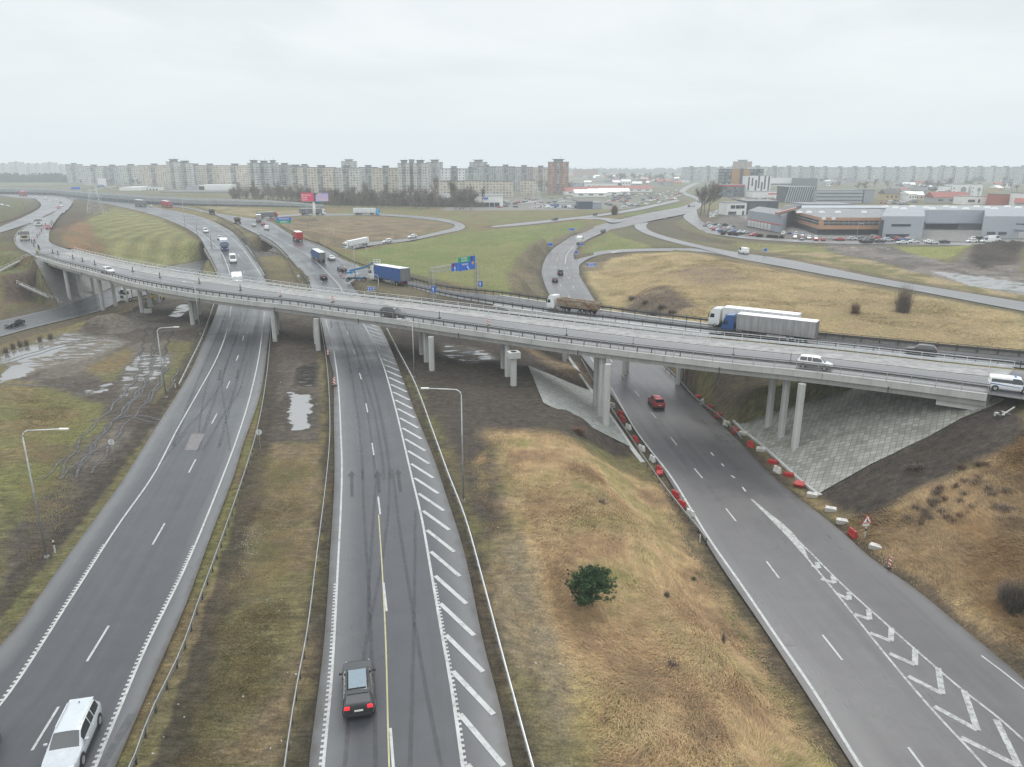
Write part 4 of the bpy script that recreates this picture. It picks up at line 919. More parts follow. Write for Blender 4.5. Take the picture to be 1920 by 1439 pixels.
# wheel ruts through the muddy yard
RUT = paintmat('wet_ruts', (.045,.038,.033), .50, .5); RUTW = paintmat('water_in_ruts', (.16,.165,.165), .52, .55); RUTW.node_tree.nodes['Principled BSDF'].inputs['Roughness'].default_value = .08
GT = TB; mk = MB(); mw = MB()
for L in ([(1100,300),(1060,480),(1040,640),(950,770),(820,920)], [(1160,460),(1130,620),(1060,760),(960,880)], [(1250,600),(1200,700),(1160,780)], [(1040,660),(930,790),(800,940),(640,1100),(430,1430)], [(1130,700),(1000,860),(800,1060),(560,1400)], [(0,720),(380,740),(900,640),(1230,600)], [(400,380),(620,350),(900,345),(1150,300)], [(0,560),(300,470),(560,400),(900,350)], [(700,1180),(560,1240),(300,1439)], [(640,1010),(900,960),(1150,1010)], [(930,190),(1050,240),(1200,260),(1300,240)], [(1230,330),(1180,420),(1150,520)]):
    for off in (0, 1.9):
        P = pixline([(p[0]/4, 540+p[1]/4) for p in L], GT, .8)
        if not P: continue
        P = [v+Vector((off+.25*math.sin(v.y*.9+off), 0, 0)) for v in P][::2 if random.random() < .3 else 1]
        for v in P: v.z = down(v.x, v.y, TB)
        mk.sweep(P, [(-.28, .04), (.28, .04)], closed=False); mw.sweep(P, [(-.12, .05), (.13, .05)], closed=False)
mk.build('wheel_ruts', RUT, merge=False)['kind'] = 'structure'; mw.build('water_in_ruts', RUTW, merge=False)['kind'] = 'structure'
# ================================================================ vehicles (x forward, z up, origin on the ground)
GLASS = M('dark_car_glass', (.03, .038, .045), .07, var=.05, spec=.8, coat=.3); GLASS.node_tree.nodes['Principled BSDF'].inputs['IOR'].default_value = 1.55; SUNROOF = M('sunroof_sky_tint', (.20,.26,.30), .12, .5, var=.05, coat=1)  # sunroof glass: mirrored sky put into its pale blue-grey base colour
RIM = M('alloy_rim', (.42, .43, .44), .35, .7); TYRE = M('tyre_rubber', (.018, .018, .018), .8, scale=12)
LAMP_R = M('red_lamp', (.55, .02, .02), .25); LAMP_W = M('clear_lamp', (.75, .78, .8), .15); PLATE = M('number_plate', (.75, .75, .7), .5); TRIM = M('black_plastic_trim', (.025, .026, .028), .55)
CHASSIS = M('dark_chassis', (.035, .034, .033), .7, scale=5, var=.4)
def em(name, col, e):
    m, nt, b = newmat(name); b.inputs['Base Color'].default_value = col+(1,); b.inputs['Emission Color'].default_value = col+(1,); b.inputs['Emission Strength'].default_value = e; b.inputs['Roughness'].default_value = .3; return m
LIT_R = em('lit_tail_lamp', (.9, .03, .04), .9); LIT_W = em('lit_headlamp', (1, .97, .9), 1.6)
PC = {'darkgrey': (.030,.034,.038), 'silver': (.50,.54,.57), 'red': (.42,.012,.02), 'white': (.72,.74,.74), 'black': (.012,.013,.015), 'grey': (.16,.17,.18), 'blue': (.03,.09,.26), 'green': (.03,.08,.05), 'beige': (.4,.36,.28), 'brown': (.09,.06,.045)}
def paint_m(c): return M('car_paint_'+c, PC[c], .32 if c not in ('white',) else .4, .15 if c in ('silver', 'grey', 'darkgrey') else 0, var=.05, scale=2, coat=.45 if c != 'black' else .15, dirt=.4)
SPEC = { # L, W, H, belt, hood z, cabin base front/rear, roof front/rear, wheel r, rear shape
 'hatch': (4.25,1.78,1.48,.92,.86,.95,-2.0,.25,-1.55,.32),
 'wagon': (4.75,1.86,1.62,1.0,.93,1.15,-2.25,.40,-1.95,.35),
 'suv':   (4.6,1.86,1.68,1.06,1.0,1.05,-2.2,.35,-1.75,.37),
 'sedan': (4.6,1.80,1.45,.92,.86,.95,-1.75,.20,-1.05,.32),
 'mpv':   (4.45,1.80,1.66,1.0,.92,1.35,-2.15,.55,-1.85,.33),
 'van':   (5.0,1.95,1.95,1.1,1.05,1.75,-2.45,.95,-2.4,.35),
 'bigvan':(5.6,2.05,2.45,1.25,1.15,2.15,-2.75,1.35,-2.72,.36)}
def lerp_tab(tab, x):
    if x >= tab[0][0]: return tab[0][1]
    for (a, va), (b, vb) in zip(tab, tab[1:]):
        if x >= b: t = (a-x)/(a-b); return va+(vb-va)*t
    return tab[-1][1]
def car_shell(k, dense=True):
    """one continuous lofted skin; window faces go to separate meshes so glass sits flush"""
    L, Wd, H, belt, hood, cf, cr, rf, rr_, wr = SPEC[k]; h, w = L/2, Wd/2; van = k in ('van', 'bigvan'); tail = belt+(.06 if k == 'sedan' else .0)
    topt = [(h, hood*.70), (h-.10, hood*.80), (h-.45, hood*.93), (cf+.05, hood+.03), (cf, hood+.05), (cf*.5+rf*.5, hood+(H-hood)*.56), (rf+.12, H-.09), (rf-.25, H-.012), ((rf+rr_)/2, H), (rr_+.25, H-.03), (rr_, H-.07), (cr, tail+.10), (cr-.06 if k != 'sedan' else cr-.05, tail+.03), (-h+.06, tail-.02), (-h, tail-.14)]
    wt = [(h, w*.72), (h-.08, w*.86), (h-.30, w*.96), (h-.8, w), (-h+.7, w), (-h+.18, w*.965), (-h+.03, w*.90), (-h, w*.80)]
    zbt = [(h, .36), (h-.12, .24), (h-.5, .2), (-h+.5, .22), (-h+.1, .30), (-h, .38)]
    xs_ = sorted(set([h, h-.04, h-.1, h-.2, h-.32, h-.5, h-.75, (h+cf)/2, cf+.12, cf, cf*.75+rf*.25, cf*.5+rf*.5, cf*.25+rf*.75, rf+.1, rf-.08, rf-.3, rr_+.3, rr_+.1, rr_, cr*.35+rr_*.65, cr*.7+rr_*.3, cr, cr-.07, -h+.3, -h+.12, -h+.04, -h]+[rf-.3-(rf-.3-rr_-.3)*f for f in (.2, .30, .34, .55, .64, .68, .85)]), reverse=True)
    xs_ = [x for x in xs_ if -h <= x <= h]
    rows = []
    for x in xs_:
        tp = lerp_tab(topt, x); ww = lerp_tab(wt, x); zb = lerp_tab(zbt, x); bl = min(belt+.05*max(0, -x/h), tp-.045); g = max(0, min(1, (tp-bl-.05)/(H-belt-.1))); wrf = ww*(.88*(1-g)+(.74 if not van else .86)*g); md = (zb+bl)/2
        rows.append([(0, zb), (ww*.84, zb), (ww*.96, zb+.07), (ww*.995, zb+.22), (ww, md+.05), (ww*.985, bl-.10), (ww*.955, bl-.02), (ww*.925, bl+.015), (wrf*.5+ww*.462, bl*.45+(tp-.10*g)*.55), (wrf, tp-.035-.055*g), (wrf*.90, tp-.012-.016*g), (wrf*.5, tp+.004), (0, tp+.012)])
    body, gs = MB(), {'windscreen': MB(), 'rear_window': MB(), 'side_window': MB()}
    pil = [(rf-.3-(rf-.3-rr_-.3)*a, rf-.3-(rf-.3-rr_-.3)*b) for a, b in ((.30, .34), (.64, .68))]
    for i in range(len(xs_)-1):
        xa, xb = xs_[i], xs_[i+1]; xm = (xa+xb)/2
        for j in range(12):
            tgt = body
            if j in (9, 10, 11):
                if rf+.02 < xm < cf-.01 and j != 9: tgt = gs['windscreen']
                elif cr+.02 < xm < rr_-.01 and j != 9: tgt = gs['rear_window'] if not van else body
            elif j in (7, 8):
                if rr_-.02 < xm < rf+.45*(cf-rf) and not any(b-.005 < xm < a+.005 for a, b in pil): tgt = gs['side_window'] if not (van and xm < rf-.75) else body
                elif xm <= rr_-.02 and xm > rr_-.30 and k in ('wagon', 'mpv', 'suv') and cr < xm-.1: tgt = body
            for s in (1, -1):
                q = [(xa, rows[i][j][0]*s, rows[i][j][1]), (xb, rows[i+1][j][0]*s, rows[i+1][j][1]), (xb, rows[i+1][j+1][0]*s, rows[i+1][j+1][1]), (xa, rows[i][j+1][0]*s, rows[i][j+1][1])]
                tgt.poly(q if s < 0 else q[::-1])
    for ri in (0, -1):
        for s in (1, -1):
            q = [(xs_[ri], p[0]*s, p[1]) for p in rows[ri]]; body.poly(q if (s > 0) == (ri == 0) else q[::-1])
    return body, gs
def make_car(k, colour, lod='mid', lit=False):
    L, Wd, H, belt, hood, cf, cr, rf, rr_, wr = SPEC[k]; P = paint_m(colour); h, w = L/2, Wd/2; van = k in ('van', 'bigvan')
    whl = [(h-.88, w), (h-.88, -w), (-h+.85, w), (-h+.85, -w)]; body, gs = car_shell(k)
    if lod == 'far':
        for g_ in gs.values():
            for f in g_.f: body.poly([g_.v[i] for i in f], 1)
        mb = body
        for x, y in whl: s = 1 if y > 0 else -1; mb.tube((x, y-.2*s, wr), (x, y+.02*s, wr), wr, n=10, mi=2)
        for s in (1, -1): mb.box((-h+.03, s*w*.70, belt-.2), (.06, .28, .16), 3); mb.box((h-.10, s*w*.66, hood*.68), (.12, .3, .13), 4)
        return mb.mesh(k, [P, GLASS, TYRE, LAMP_R, LAMP_W])
    root = empty('car', (0, 0, -500)); hero = lod == 'hero'
    body.build('body', P, root, smooth=True)
    for nm, g_ in gs.items():
        if g_.f: g_.build(nm, GLASS, root, smooth=True)
    if hero:
        for s in (1, -1): MB().beam((rf-.2, s*w*.66, H+.02), (rr_+.2, s*w*.66, H+.0), .045, .04).build('roof_rail', TRIM if colour != 'silver' else STEEL_L, root)
        if k == 'suv' and colour == 'darkgrey': MB().box(((rf+rr_)/2, 0, H+.012), (rf-rr_-.45, w*1.12, .03)).build('sunroof', SUNROOF, root, bevel=.012)
        MB().box((rr_+.25, 0, H+.03), (.14, .03, .09), taper=.4).build('antenna', TRIM, root)
        MB().box((rr_-.03, 0, H-.075), (.30, w*1.35, .04)).build('spoiler', P, root, bevel=.015)
        MB().box((-h+.05, 0, .40), (.14, w*1.62, .22), taper=.95).build('bumper', TRIM, root, bevel=.04); MB().box((h-.06, 0, .36), (.12, w*1.35, .16)).build('bumper', TRIM, root, bevel=.03)
        MB().box((h-.02, 0, hood*.56), (.05, w*.9, .15)).build('grille', TRIM, root)
        for s in (1, -1):
            for x in (rf-.95, rf+.05): MB().box((x, s*(w+.003), belt-.12), (.20, .03, .035)).build('door_handle', P, root)
            MB().box(((whl[0][0]+whl[2][0])/2, s*(w*.985), .26), (L-2.4, .05, .12)).build('sill', TRIM, root)
    for x, y in whl:
        s = 1 if y > 0 else -1
        ty = MB().tube((0, -.2*s, 0), (0, .022*s, 0), wr, n=20).build('wheel', TYRE, root, (x, y, wr))
        MB().tube((0, -.01*s, 0), (0, .034*s, 0), wr*.64, n=12).build('rim', RIM, ty)
        ar = MB(); ar.tube((x, y-.25*s, wr+.03), (x, y+.008*s, wr+.03), wr*1.15, n=18); ar.build('wheel_arch', TRIM, root)
    for s in (1, -1):
        MB().box((0, 0, 0), (.16, .34, .17 if k in ('wagon', 'mpv', 'hatch', 'sedan') else .22), taper=.85).build('tail_light', LIT_R if lit else LAMP_R, root, (-h+.06, s*w*.70, belt-.12), bevel=.03)
        MB().box((0, 0, 0), (.24, .36, .13), taper=.8).build('headlight', LAMP_W, root, (h-.17, s*w*.66, hood*.72), bevel=.03)
        MB().box((0, 0, 0), (.14, .22, .13)).build('mirror', P if colour != 'darkgrey' else TRIM, root, (cf-.40, s*(w+.08), belt+.06), bevel=.04)
    MB().box((0, 0, 0), (.02, .50, .11)).build('number_plate', PLATE, root, (-h-.012, 0, belt-.33)); MB().box((0, 0, 0), (.02, .50, .11)).build('number_plate', PLATE, root, (h+.012, 0, .40))
    return root
# ---------------------------------------------------------------- lorries
def wheelset(root, x, y, r=.5, wd=.3, name='wheel'):
    s = 1 if y > 0 else -1
    t = MB().tube((0, -wd*s, 0), (0, 0, 0), r, n=16).build(name, TYRE, root, (x, y, r)); MB().tube((0, -.02*s, 0), (0, .03*s, 0), r*.55, n=10).build('rim', RIM, t)
def mat_box(c, name=None, rib=False, rust=False):
    nm = name or 'trailer_%s_%d_%d' % (c, rib, rust)
    if nm in MATS: return MATS[nm]
    col = PC.get(c, c if isinstance(c, tuple) else (.5, .5, .5)); m, nt, b = newmat(nm); t = NT(nt); p = t.obj(); sx = t.sep(p)
    st = t.noise(t.mapping(p, (.8, .8, .12)), 2.2, 6, .7); k = t.mix(t.mapr(st, .35, .7), tuple(x*.72 for x in col), tuple(min(1, x*1.1) for x in col))
    if rib: k = t.mix(t.math('MULTIPLY', t.mapr(t.math('SINE', t.math('MULTIPLY', sx[0], 5.2)), .3, 1), .22), k, (.12, .12, .125))
    if rust: k = t.mix(t.mapr(t.noise(t.mapping(p, (.5, .5, 1.6)), 1.3, 7, .7, .6), .47, .56), k, t.mix(t.noise(p, 3, 4), (.32, .13, .03), (.14, .06, .03)))
    g = t.mapr(sx[2], .9, 2.3, .55, 0); k = t.mix(t.math('MULTIPLY', g, t.mapr(t.noise(p, 2.5, 5), .3, .7)), k, (.10, .095, .09))
    t.l(k, b.inputs['Base Color']); b.inputs['Roughness'].default_value = .5; t.bump(st, .15, .05, b); MATS[nm] = m; return m
def cab(root, colour, x, H=3.6, Wd=2.45, L=2.2, sleeper=True):
    """x is the front of the cab"""
    P = paint_m(colour) if colour in PC else M('cab_'+str(colour), colour, .35, coat=.5); w = Wd/2
    mb = MB(); pr = [(x-.02, .45), (x, 1.3), (x-.06, 1.85), (x-.42, 2.95), (x-.75, H), (x-L+.1, H+.12 if sleeper else H), (x-L, H-.1), (x-L, .9), (x-L+.2, .45)]
    for s in (1, -1):
        q = [(a, s*w, z) for a, z in pr]; mb.poly(q if s < 0 else q[::-1])
    for i in range(len(pr)):
        a, b_ = pr[i], pr[(i+1) % len(pr)]; mb.poly([(a[0], w, a[1]), (a[0], -w, a[1]), (b_[0], -w, b_[1]), (b_[0], w, b_[1])])
    c = mb.build('cab', P, root, bevel=.06)
    MB().poly and None
    wsd = MB(); wsd.poly([(x-.045, -w*.92, 1.92), (x-.045, w*.92, 1.92), (x-.395, w*.88, 2.88), (x-.395, -w*.88, 2.88)]); wsd.build('windscreen', GLASS, root)
    for s in (1, -1):
        g = MB(); g.poly([(x-.25, s*(w+.012), 1.85), (x-1.15, s*(w+.012), 1.85), (x-1.15, s*(w+.012), 2.6), (x-.48, s*(w+.012), 2.6)]); g.build('side_window', GLASS, root)
        MB().box((x-.1, s*(w+.16), 2.2), (.1, .22, .75)).build('mirror', TRIM, root, bevel=.03)
        MB().box((x+.005, s*w*.72, .78), (.06, .42, .2)).build('headlight', LAMP_W, root, bevel=.02)
    MB().box((x+.01, 0, 1.25), (.05, Wd*.62, .55)).build('grille', TRIM, root); MB().box((x+.02, 0, .55), (.16, Wd*.98, .3)).build('bumper', P, root, bevel=.03)
    MB().box((x-.55, 0, H-.12), (.5, Wd*.8, .06)).build('sun_visor', TRIM, root)
def make_lorry(kind, cabc, boxc, rib=False):
    """semi: 16.5 m artic; rigid: 9 m box lorry; tipper: artic with rusty tipping body; dump: short tipper"""
    root = empty('lorry', (0, 0, -500))
    if kind in ('semi', 'tipper'):
        h = 8.2 if kind == 'semi' else 7.0; cab(root, cabc, h)
        MB().box((h-3.2, 0, .85), (6, .9, .3)).build('chassis', CHASSIS, root)
        for s in (1, -1):
            for x in (h-1.4, h-5.0): wheelset(root, x, s*1.22)
            for x in (-h+1.9, -h+3.2, -h+4.5): wheelset(root, x, s*1.24)
            MB().box((h-3.3, s*1.0, .75), (1.1, .5, .55)).build('fuel_tank', STEEL, root, bevel=.05)
        MB().box((-1.5, 0, 1.0), (12.2 if kind == 'semi' else 10, 1.0, .22)).build('trailer_frame', CHASSIS, root)
    elif kind == 'rigid':
        h = 4.6; cab(root, cabc, h, 3.0, 2.4, 1.8, False); MB().box((-.6, 0, .85), (7.6, .9, .3)).build('chassis', CHASSIS, root)
        for s in (1, -1):
            for x in (h-1.3, -h+2.0): wheelset(root, x, s*1.2)
    else:
        h = 4.0; cab(root, cabc, h, 2.9, 2.4, 1.8, False); MB().box((-.4, 0, .85), (6.6, .9, .3)).build('chassis', CHASSIS, root)
        for s in (1, -1):
            for x in (h-1.2, -h+1.2, -h+2.5): wheelset(root, x, s*1.2)
    if kind == 'semi':
        a, b_, z0, z1 = -h, h-2.75, 1.15, 4.0
        MB().box(((a+b_)/2, 0, (z0+z1)/2), (b_-a, 2.55, z1-z0)).build('trailer_body', mat_box(boxc, rib=rib), root, bevel=.02)
        MB().box(((a+b_)/2, 0, z1+.01), (b_-a-.06, 2.46, .05)).build('trailer_roof', M('white_tarpaulin', (.74,.76,.76), .5, var=.08, scale=.6), root)
        MB().box((a-.02, 0, 2.6), (.05, 2.4, 2.7)).build('rear_door', mat_box('grey' if boxc not in ('white',) else 'white', 'doors_'+str(boxc)), root)
        for s in (1, -1): MB().box((a+5.8, s*1.2, .75), (4.6, .05, .5)).build('side_guard', STEEL, root)
    elif kind == 'rigid':
        a, b_, z0, z1 = -h, h-1.95, 1.1, 3.7
        MB().box(((a+b_)/2, 0, (z0+z1)/2), (b_-a, 2.5, z1-z0)).build('box_body', mat_box(boxc, rib=rib), root, bevel=.02)
        MB().box(((a+b_)/2, 0, z1+.01), (b_-a-.06, 2.42, .05)).build('box_roof', M('white_tarpaulin', (.74,.76,.76), .5), root)
    else:
        a, b_ = -h, h-(2.9 if kind == 'tipper' else 2.1); m_ = mat_box(boxc, rust=(kind == 'tipper')); mb = MB(); z0, z1 = 1.25, 3.0 if kind == 'tipper' else 2.5
        lo = [(a+.5, -.85, z0), (b_-.3, -.85, z0), (b_-.3, .85, z0), (a+.5, .85, z0)]; hi = [(a, -1.25, z1), (b_, -1.25, z1+.12), (b_, 1.25, z1+.12), (a, 1.25, z1)]
        ih = [(p[0]*.985, p[1]*.94, p[2]) for p in hi]; il = [(p[0]*.96, p[1]*.9, p[2]+.25) for p in lo]
        for i in range(4):
            j = (i+1) % 4; mb.poly([lo[i], lo[j], hi[j], hi[i]]); mb.poly([hi[i], hi[j], ih[j], ih[i]]); mb.poly([ih[i], ih[j], il[j], il[i]])
        mb.poly(lo[::-1]); mb.poly(il); mb.build('tipping_body', m_, root)
        for f in np.linspace(.1, .9, 7):
            for s in (1, -1): MB().beam((a+.5+(b_-a-.8)*f, s*.88, z0), (a+(b_-a)*f, s*1.29, z1), .1, .08).build('stiffener', m_, root)
        MB().box(((a+b_)/2, 0, z1-.25), (b_-a-.7, 2.2, .2)).build('load', M('earth_load', (.10,.075,.055), .95, bump=.6, scale=3), root)
    for s in (1, -1): MB().box((-h-.03, s*.95, .95), (.08, .4, .16)).build('tail_light', LAMP_R, root)
    return root, 2*h
CARLEN = {k: v[0] for k, v in SPEC.items()}
protos = {}
def heading(a, b): return math.atan2(b.y-a.y, b.x-a.x)
VT = bvh_of([ground]+[o for k, o in ROADOBJ.items()])
SURF = {'L': bvh_of([ROADOBJ['L'], ROADOBJ['L_east']]), 'D': bvh_of([ROADOBJ['D_bridge'], ROADOBJ['D_east'], ROADOBJ['D']]), 'B': TREES['B'], 'A': TREES['A'], 'E': TREES['E'], 'K': TREES['K'], 'J': TREES['J'], 'all': VT}
def put(kind, colour, ref, to, label, surf='all', mode='center', lod='mid', cat=None, group='vehicles on the roads', lit=False, scale=None, box=None, rib=False, rear=None):
    """mode: which point of the vehicle stands at pixel `ref` (center/front/rear); `to` = another pixel in its driving direction"""
    tr = SURF[surf]; a = on(ref[0], ref[1], tr); b = on(to[0], to[1], tr); th = heading(a, b); d = Vector((math.cos(th), math.sin(th), 0))
    key = (kind, colour, lod, box, rib, lit)
    if kind in SPEC:
        ln = CARLEN[kind]
        if lod == 'far':
            if key not in protos: protos[key] = make_car(kind, colour, 'far')
            o = link('car' if 'van' not in kind else 'van', protos[key]); 
        else:
            if key not in protos: protos[key] = make_car(kind, colour, lod, lit); kids_of(None); o = protos[key]
            else: o = copy_tree(protos[key])
            o.name = 'car' if 'van' not in kind else 'van'
            kids_of(None)
    else:
        if key not in protos:
            o, ln = make_lorry(kind, colour, box, rib); protos[key] = (o, ln); kids_of(None)
        else: ln = protos[key][1]; o = copy_tree(protos[key][0]); kids_of(None)
    s = scale or 1.0
    if rear is not None:       # front and rear both measured
        e = on(rear[0], rear[1], tr); th = heading(e, a); d = Vector((math.cos(th), math.sin(th), 0)); s = min(1.12, max(.80, (a-e).xy.length/ln)); mode = 'front'
    c = a if mode == 'center' else (a-d*ln*s/2 if mode == 'front' else a+d*ln*s/2)
    c.z = a.z if mode == 'center' else (lambda q: q[0].z if q[0] is not None else a.z)(tr.ray_cast(Vector((c.x, c.y, 60)), Vector((0, 0, -1))))
    o.location = c; sl = 0
    f = tr.ray_cast(Vector((c.x+d.x*1.5, c.y+d.y*1.5, 60)), Vector((0, 0, -1)))[0]; r_ = tr.ray_cast(Vector((c.x-d.x*1.5, c.y-d.y*1.5, 60)), Vector((0, 0, -1)))[0]
    if f is not None and r_ is not None: sl = math.atan2(f.z-r_.z, 3.0)
    o.rotation_euler = (0, -max(-.12, min(.12, sl)), th); o.scale = (s,)*3
    c0 = cat or ('lorry' if kind not in SPEC else ('van' if 'van' in kind else 'car'))
    tag(o, label, c0, group); return o
V = put
V('suv', 'darkgrey', (674,1352), (671,1240), 'dark grey estate car with glowing tail lights driving away in the foreground', 'B', 'rear', 'hero', lit=True)
V('wagon', 'silver', (139,1402), (106,1476), 'silver estate car coming towards the viewer at the bottom left', 'A', 'center', 'hero')
V('hatch', 'darkgrey', (-52,1432), (-92,1514), 'dark car just entering at the bottom left corner', 'A')
V('suv', 'red', (1237,769), (1201,723), 'red car driving away alone on the right-hand road', 'E', 'rear', 'hero')
V('suv', 'black', (738,595), (775,599.7), 'black car on the long overpass in the middle of the photo', 'L', 'center', 'mid', scale=1.0)
V('mpv', 'white', (1527,690), (1600,699), 'white people carrier on the right part of the long overpass', 'L', 'center', 'mid', scale=.95)
vn = V('van', 'white', (1892,733), (1950,740), 'white van with blue stripe and blue square at the right end of the overpass', 'all', 'center', 'mid', scale=.88)
V('hatch', 'white', (203,512), (240,519), 'small white car on the left part of the long overpass', 'L')
V('tipper', 'white', (1030,580), None or (1000,576), 'white tractor unit pulling a rusty tipping trailer on the ramp viaduct', 'D', rear=(1120,592), box='beige')
V('semi', 'white', (1331,611), (1300,608), 'white articulated lorry half hidden behind the blue one', 'D', rear=(1495,630), box='white')
V('semi', 'blue', (1355,624), (1300,620), 'blue tractor unit with grey curtain trailer, nearest lorry on the ramp viaduct', 'D', rear=(1529,645), box=(.34,.345,.35), rib=True)
V('suv', 'black', (1726,664), (1690,660), 'black car on the ramp road at the right', 'D', scale=.88)
V('sedan', 'grey', (1928,692), (1890,687), 'grey car half cut off by the right edge of the photo', 'D')
V('sedan', 'black', (28,611), (-10,621), 'black saloon car on the sunken road at the far left', 'K')
V('rigid', 'white', (230,567), (200,570), 'white box lorry with a red emblem parked under the left end of the overpass', 'all', rear=(300,557), box='white')
V('rigid', 'blue', (422,471), (428,490), 'blue lorry with a white body coming down the left carriageway', 'A', 'front', box='white')
V('bigvan', 'white', (438,494), (442,505), 'white box van following the blue lorry on the left carriageway', 'A', 'front')
V('van', 'white', (387,437), (396,446), 'white van furthest back in the queue on the left carriageway', 'A', 'front')
V('hatch', 'silver', (413,450), (421,460), 'silver car just behind the blue lorry', 'A', 'front')
V('rigid', 'white', (447,549), (448,560), 'white lorry whose roof just shows behind the overpass', 'A', 'front', box='white')
V('rigid', 'red', (563,454), (543,444), 'red box lorry driving away on the middle carriageway', 'B', 'rear', box='red')
V('semi', 'blue', (605,493), (580,478), 'lorry with blue side curtains driving away on the middle carriageway', 'B', 'rear', box='blue', scale=.8)
V('sedan', 'white', (624,489), (612,481), 'white car beside the lorry with blue side curtains', 'B', 'rear')
V('sedan', 'black', (641,508), (632,504), 'black car crossing towards the boom lift', 'B', 'center')
V('suv', 'black', (608,526), (604,517), 'black car alone behind the overpass on the middle carriageway', 'B', 'rear')
V('van', 'white', (501,432), (494,426), 'white van nearest in the group at the loop junction', 'B', 'rear')
V('hatch', 'white', (477,425), (470,420), 'white car beside the brown tipper at the loop junction', 'B', 'rear')
V('hatch', 'red', (494,423), (488,418), 'small red car in the group at the loop junction', 'B', 'rear')
V('rigid', 'red', (486,417), (479,411), 'lorry with pale roof and red cab at the loop junction', 'B', 'rear', box=(.4,.36,.35))
V('dump', 'brown', (446,419), (436,413), 'brown tipper lorry on the middle carriageway', 'B', 'center', box='brown')
V('dump', 'green', (398,402), (388,398), 'dark green tipper lorry far along the middle carriageway', 'B', 'center', box=(.05,.055,.045))
V('semi', 'red', (519,408.5), (540,406), 'red tractor unit with grey tipping trailer starting round the loop', 'J', rear=(497,409), box='grey')
V('semi', 'white', (609,403), (630,403), 'white tractor unit with grey trailer on the loop below the billboard', 'J', rear=(563,403.5), box='grey')
o = V('semi', (.05,.42,.75), (712,403), (740,403), 'bright blue tractor unit with white trailer on the loop', 'J', rear=(663,403), box='white')
V('semi', 'white', (645,468), (620,474), 'white lorry with long white trailer coming off the loop', 'J', rear=(688,459), box='white')
V('wagon', 'white', (726,455), (715,457), 'white car on the loop behind the long white trailer', 'J', 'center', 'mid'); V('suv', 'white', (773,446.5), (760,448.5), 'second white car on the loop, farther from the white trailer', 'J')
V('semi', 'white', (703,526), (690,523), 'articulated lorry with dark blue curtain trailer beside the boom lift', 'D', rear=(773,540), box=(.015,.085,.30), rib=False)
V('van', 'black', (1051,517), (1049,508), 'tall black van on the right-hand road beyond the viaduct', 'E', 'rear'); V('suv', 'darkgrey', (1041,530), (1039,521), 'dark car just behind the tall black van', 'E', 'rear')
V('rigid', 'white', (1085,459), (1092,450), 'white tanker lorry on the bend of the right-hand road', 'E', 'rear', box='white', scale=.9)
V('suv', 'grey', (1131,435), (1141,431), 'grey car going away beyond the white tanker', 'E'); V('bigvan', 'white', (1394,476), (1380,473), 'white van alone on the connector road to the right', 'all')
V('suv', 'black', (1040,413), (1028,414), 'dark car on the upper road in the green field', 'all', cat='car'); V('suv', 'black', (1116,404), (1130,402), 'dark car on the upper road nearer the bare tree', 'all')
V('suv', 'black', (1292,388), (1300,384), 'dark car turning at the far junction', 'all'); V('sedan', 'grey', (1300,387.5), (1293,389), 'grey car next to the dark one at the far junction', 'all')
V('semi', 'red', (48,368), (60,369), 'red lorry at the top left of the slip roads', 'all', rear=(29,366), box='red')
V('dump', 'white', (73,424), (74,430), 'white-fronted tipper lorry on the slip road at the left', 'all', 'front', box='grey'); V('dump', 'beige', (47,452), (46,458), 'tipper lorry with high dark sides on the tight bend at the left', 'all', 'front', box='green', scale=1.1)
V('suv', 'red', (91,430), (92,436), 'red service pickup among the cones at the left', 'all', 'front')
for q, c, lb in (((68,371),'white','white car highest on the slip road'),((86,372),'white','white car second along the slip road'),((86,375),'silver','silver car side by side with a white one on the slip road'),((104,377),'white','white car in the middle of the slip road queue'),((114,381),'grey','grey car near the end of the slip road queue'),((115,387.5),'white','white car by the cones on the slip road'),((110,391),'red','red and white car lowest in the slip road queue')):
    V('hatch', c, q, (q[0]+6, q[1]+3), lb, 'all')
V('semi', 'grey', (272,388), (290,390), 'grey lorry far off on the middle carriageway', 'all', rear=(250,385.5), box='grey'); V('semi', 'red', (320,390.5), (335,392), 'red lorry far off on the middle carriageway', 'all', rear=(304,388), box='red')
V('hatch', 'white', (283,388.5), (275,387.5), 'white car between the grey and the red lorry far off', 'all')
for q, c, lb in (((134,366.5),'white','white car far off behind the slip road at the left'),((92,365),'white','white car beyond the red lorry at the top left'),((5,357),'white','white car at the far left edge below the hazy trees')):
    V('hatch', c, q, (q[0]+6, q[1]+.3), lb, 'all', lod='far')
V('hatch', 'white', (4,386), (14,387.5), 'white car parked on the grass island at the left edge', 'all'); V('hatch', 'silver', (15,388.5), (24,389), 'silver car parked on the grass island at the left edge', 'all')
# marks on the service van and the parked lorry
BLUE = M('signal_blue', (.02,.13,.45), .45, var=.05); SRED = M('signal_red', (.55,.03,.03), .45, var=.08); YELM = M('machine_yellow', (.62,.40,.03), .5, dirt=.4)
mb = MB(); mb.poly([(-2.3,-.99,.92),(1.1,-.99,.74),(1.1,-.99,.80),(-2.3,-.99,1.04)]); mb.build('side_stripe', BLUE, vn); mb = MB(); mb.poly([(1.3,-.99,.72),(1.62,-.99,.72),(1.62,-.99,1.0),(1.3,-.99,1.0)]); mb.build('blue_square', BLUE, vn)
g = MB(); g.poly([(-2.2,-.915,1.18),(.55,-.915,1.18),(.5,-.86,1.62),(-2.15,-.86,1.62)]); g.build('side_window', GLASS, vn)
MB().box((.4,0,2.0),(.25,.9,.1)).build('light_bar', BLUE, vn, bevel=.03)
pk = [o for o in COL.objects if o.get('label', '').startswith('white box lorry with a red')][0]
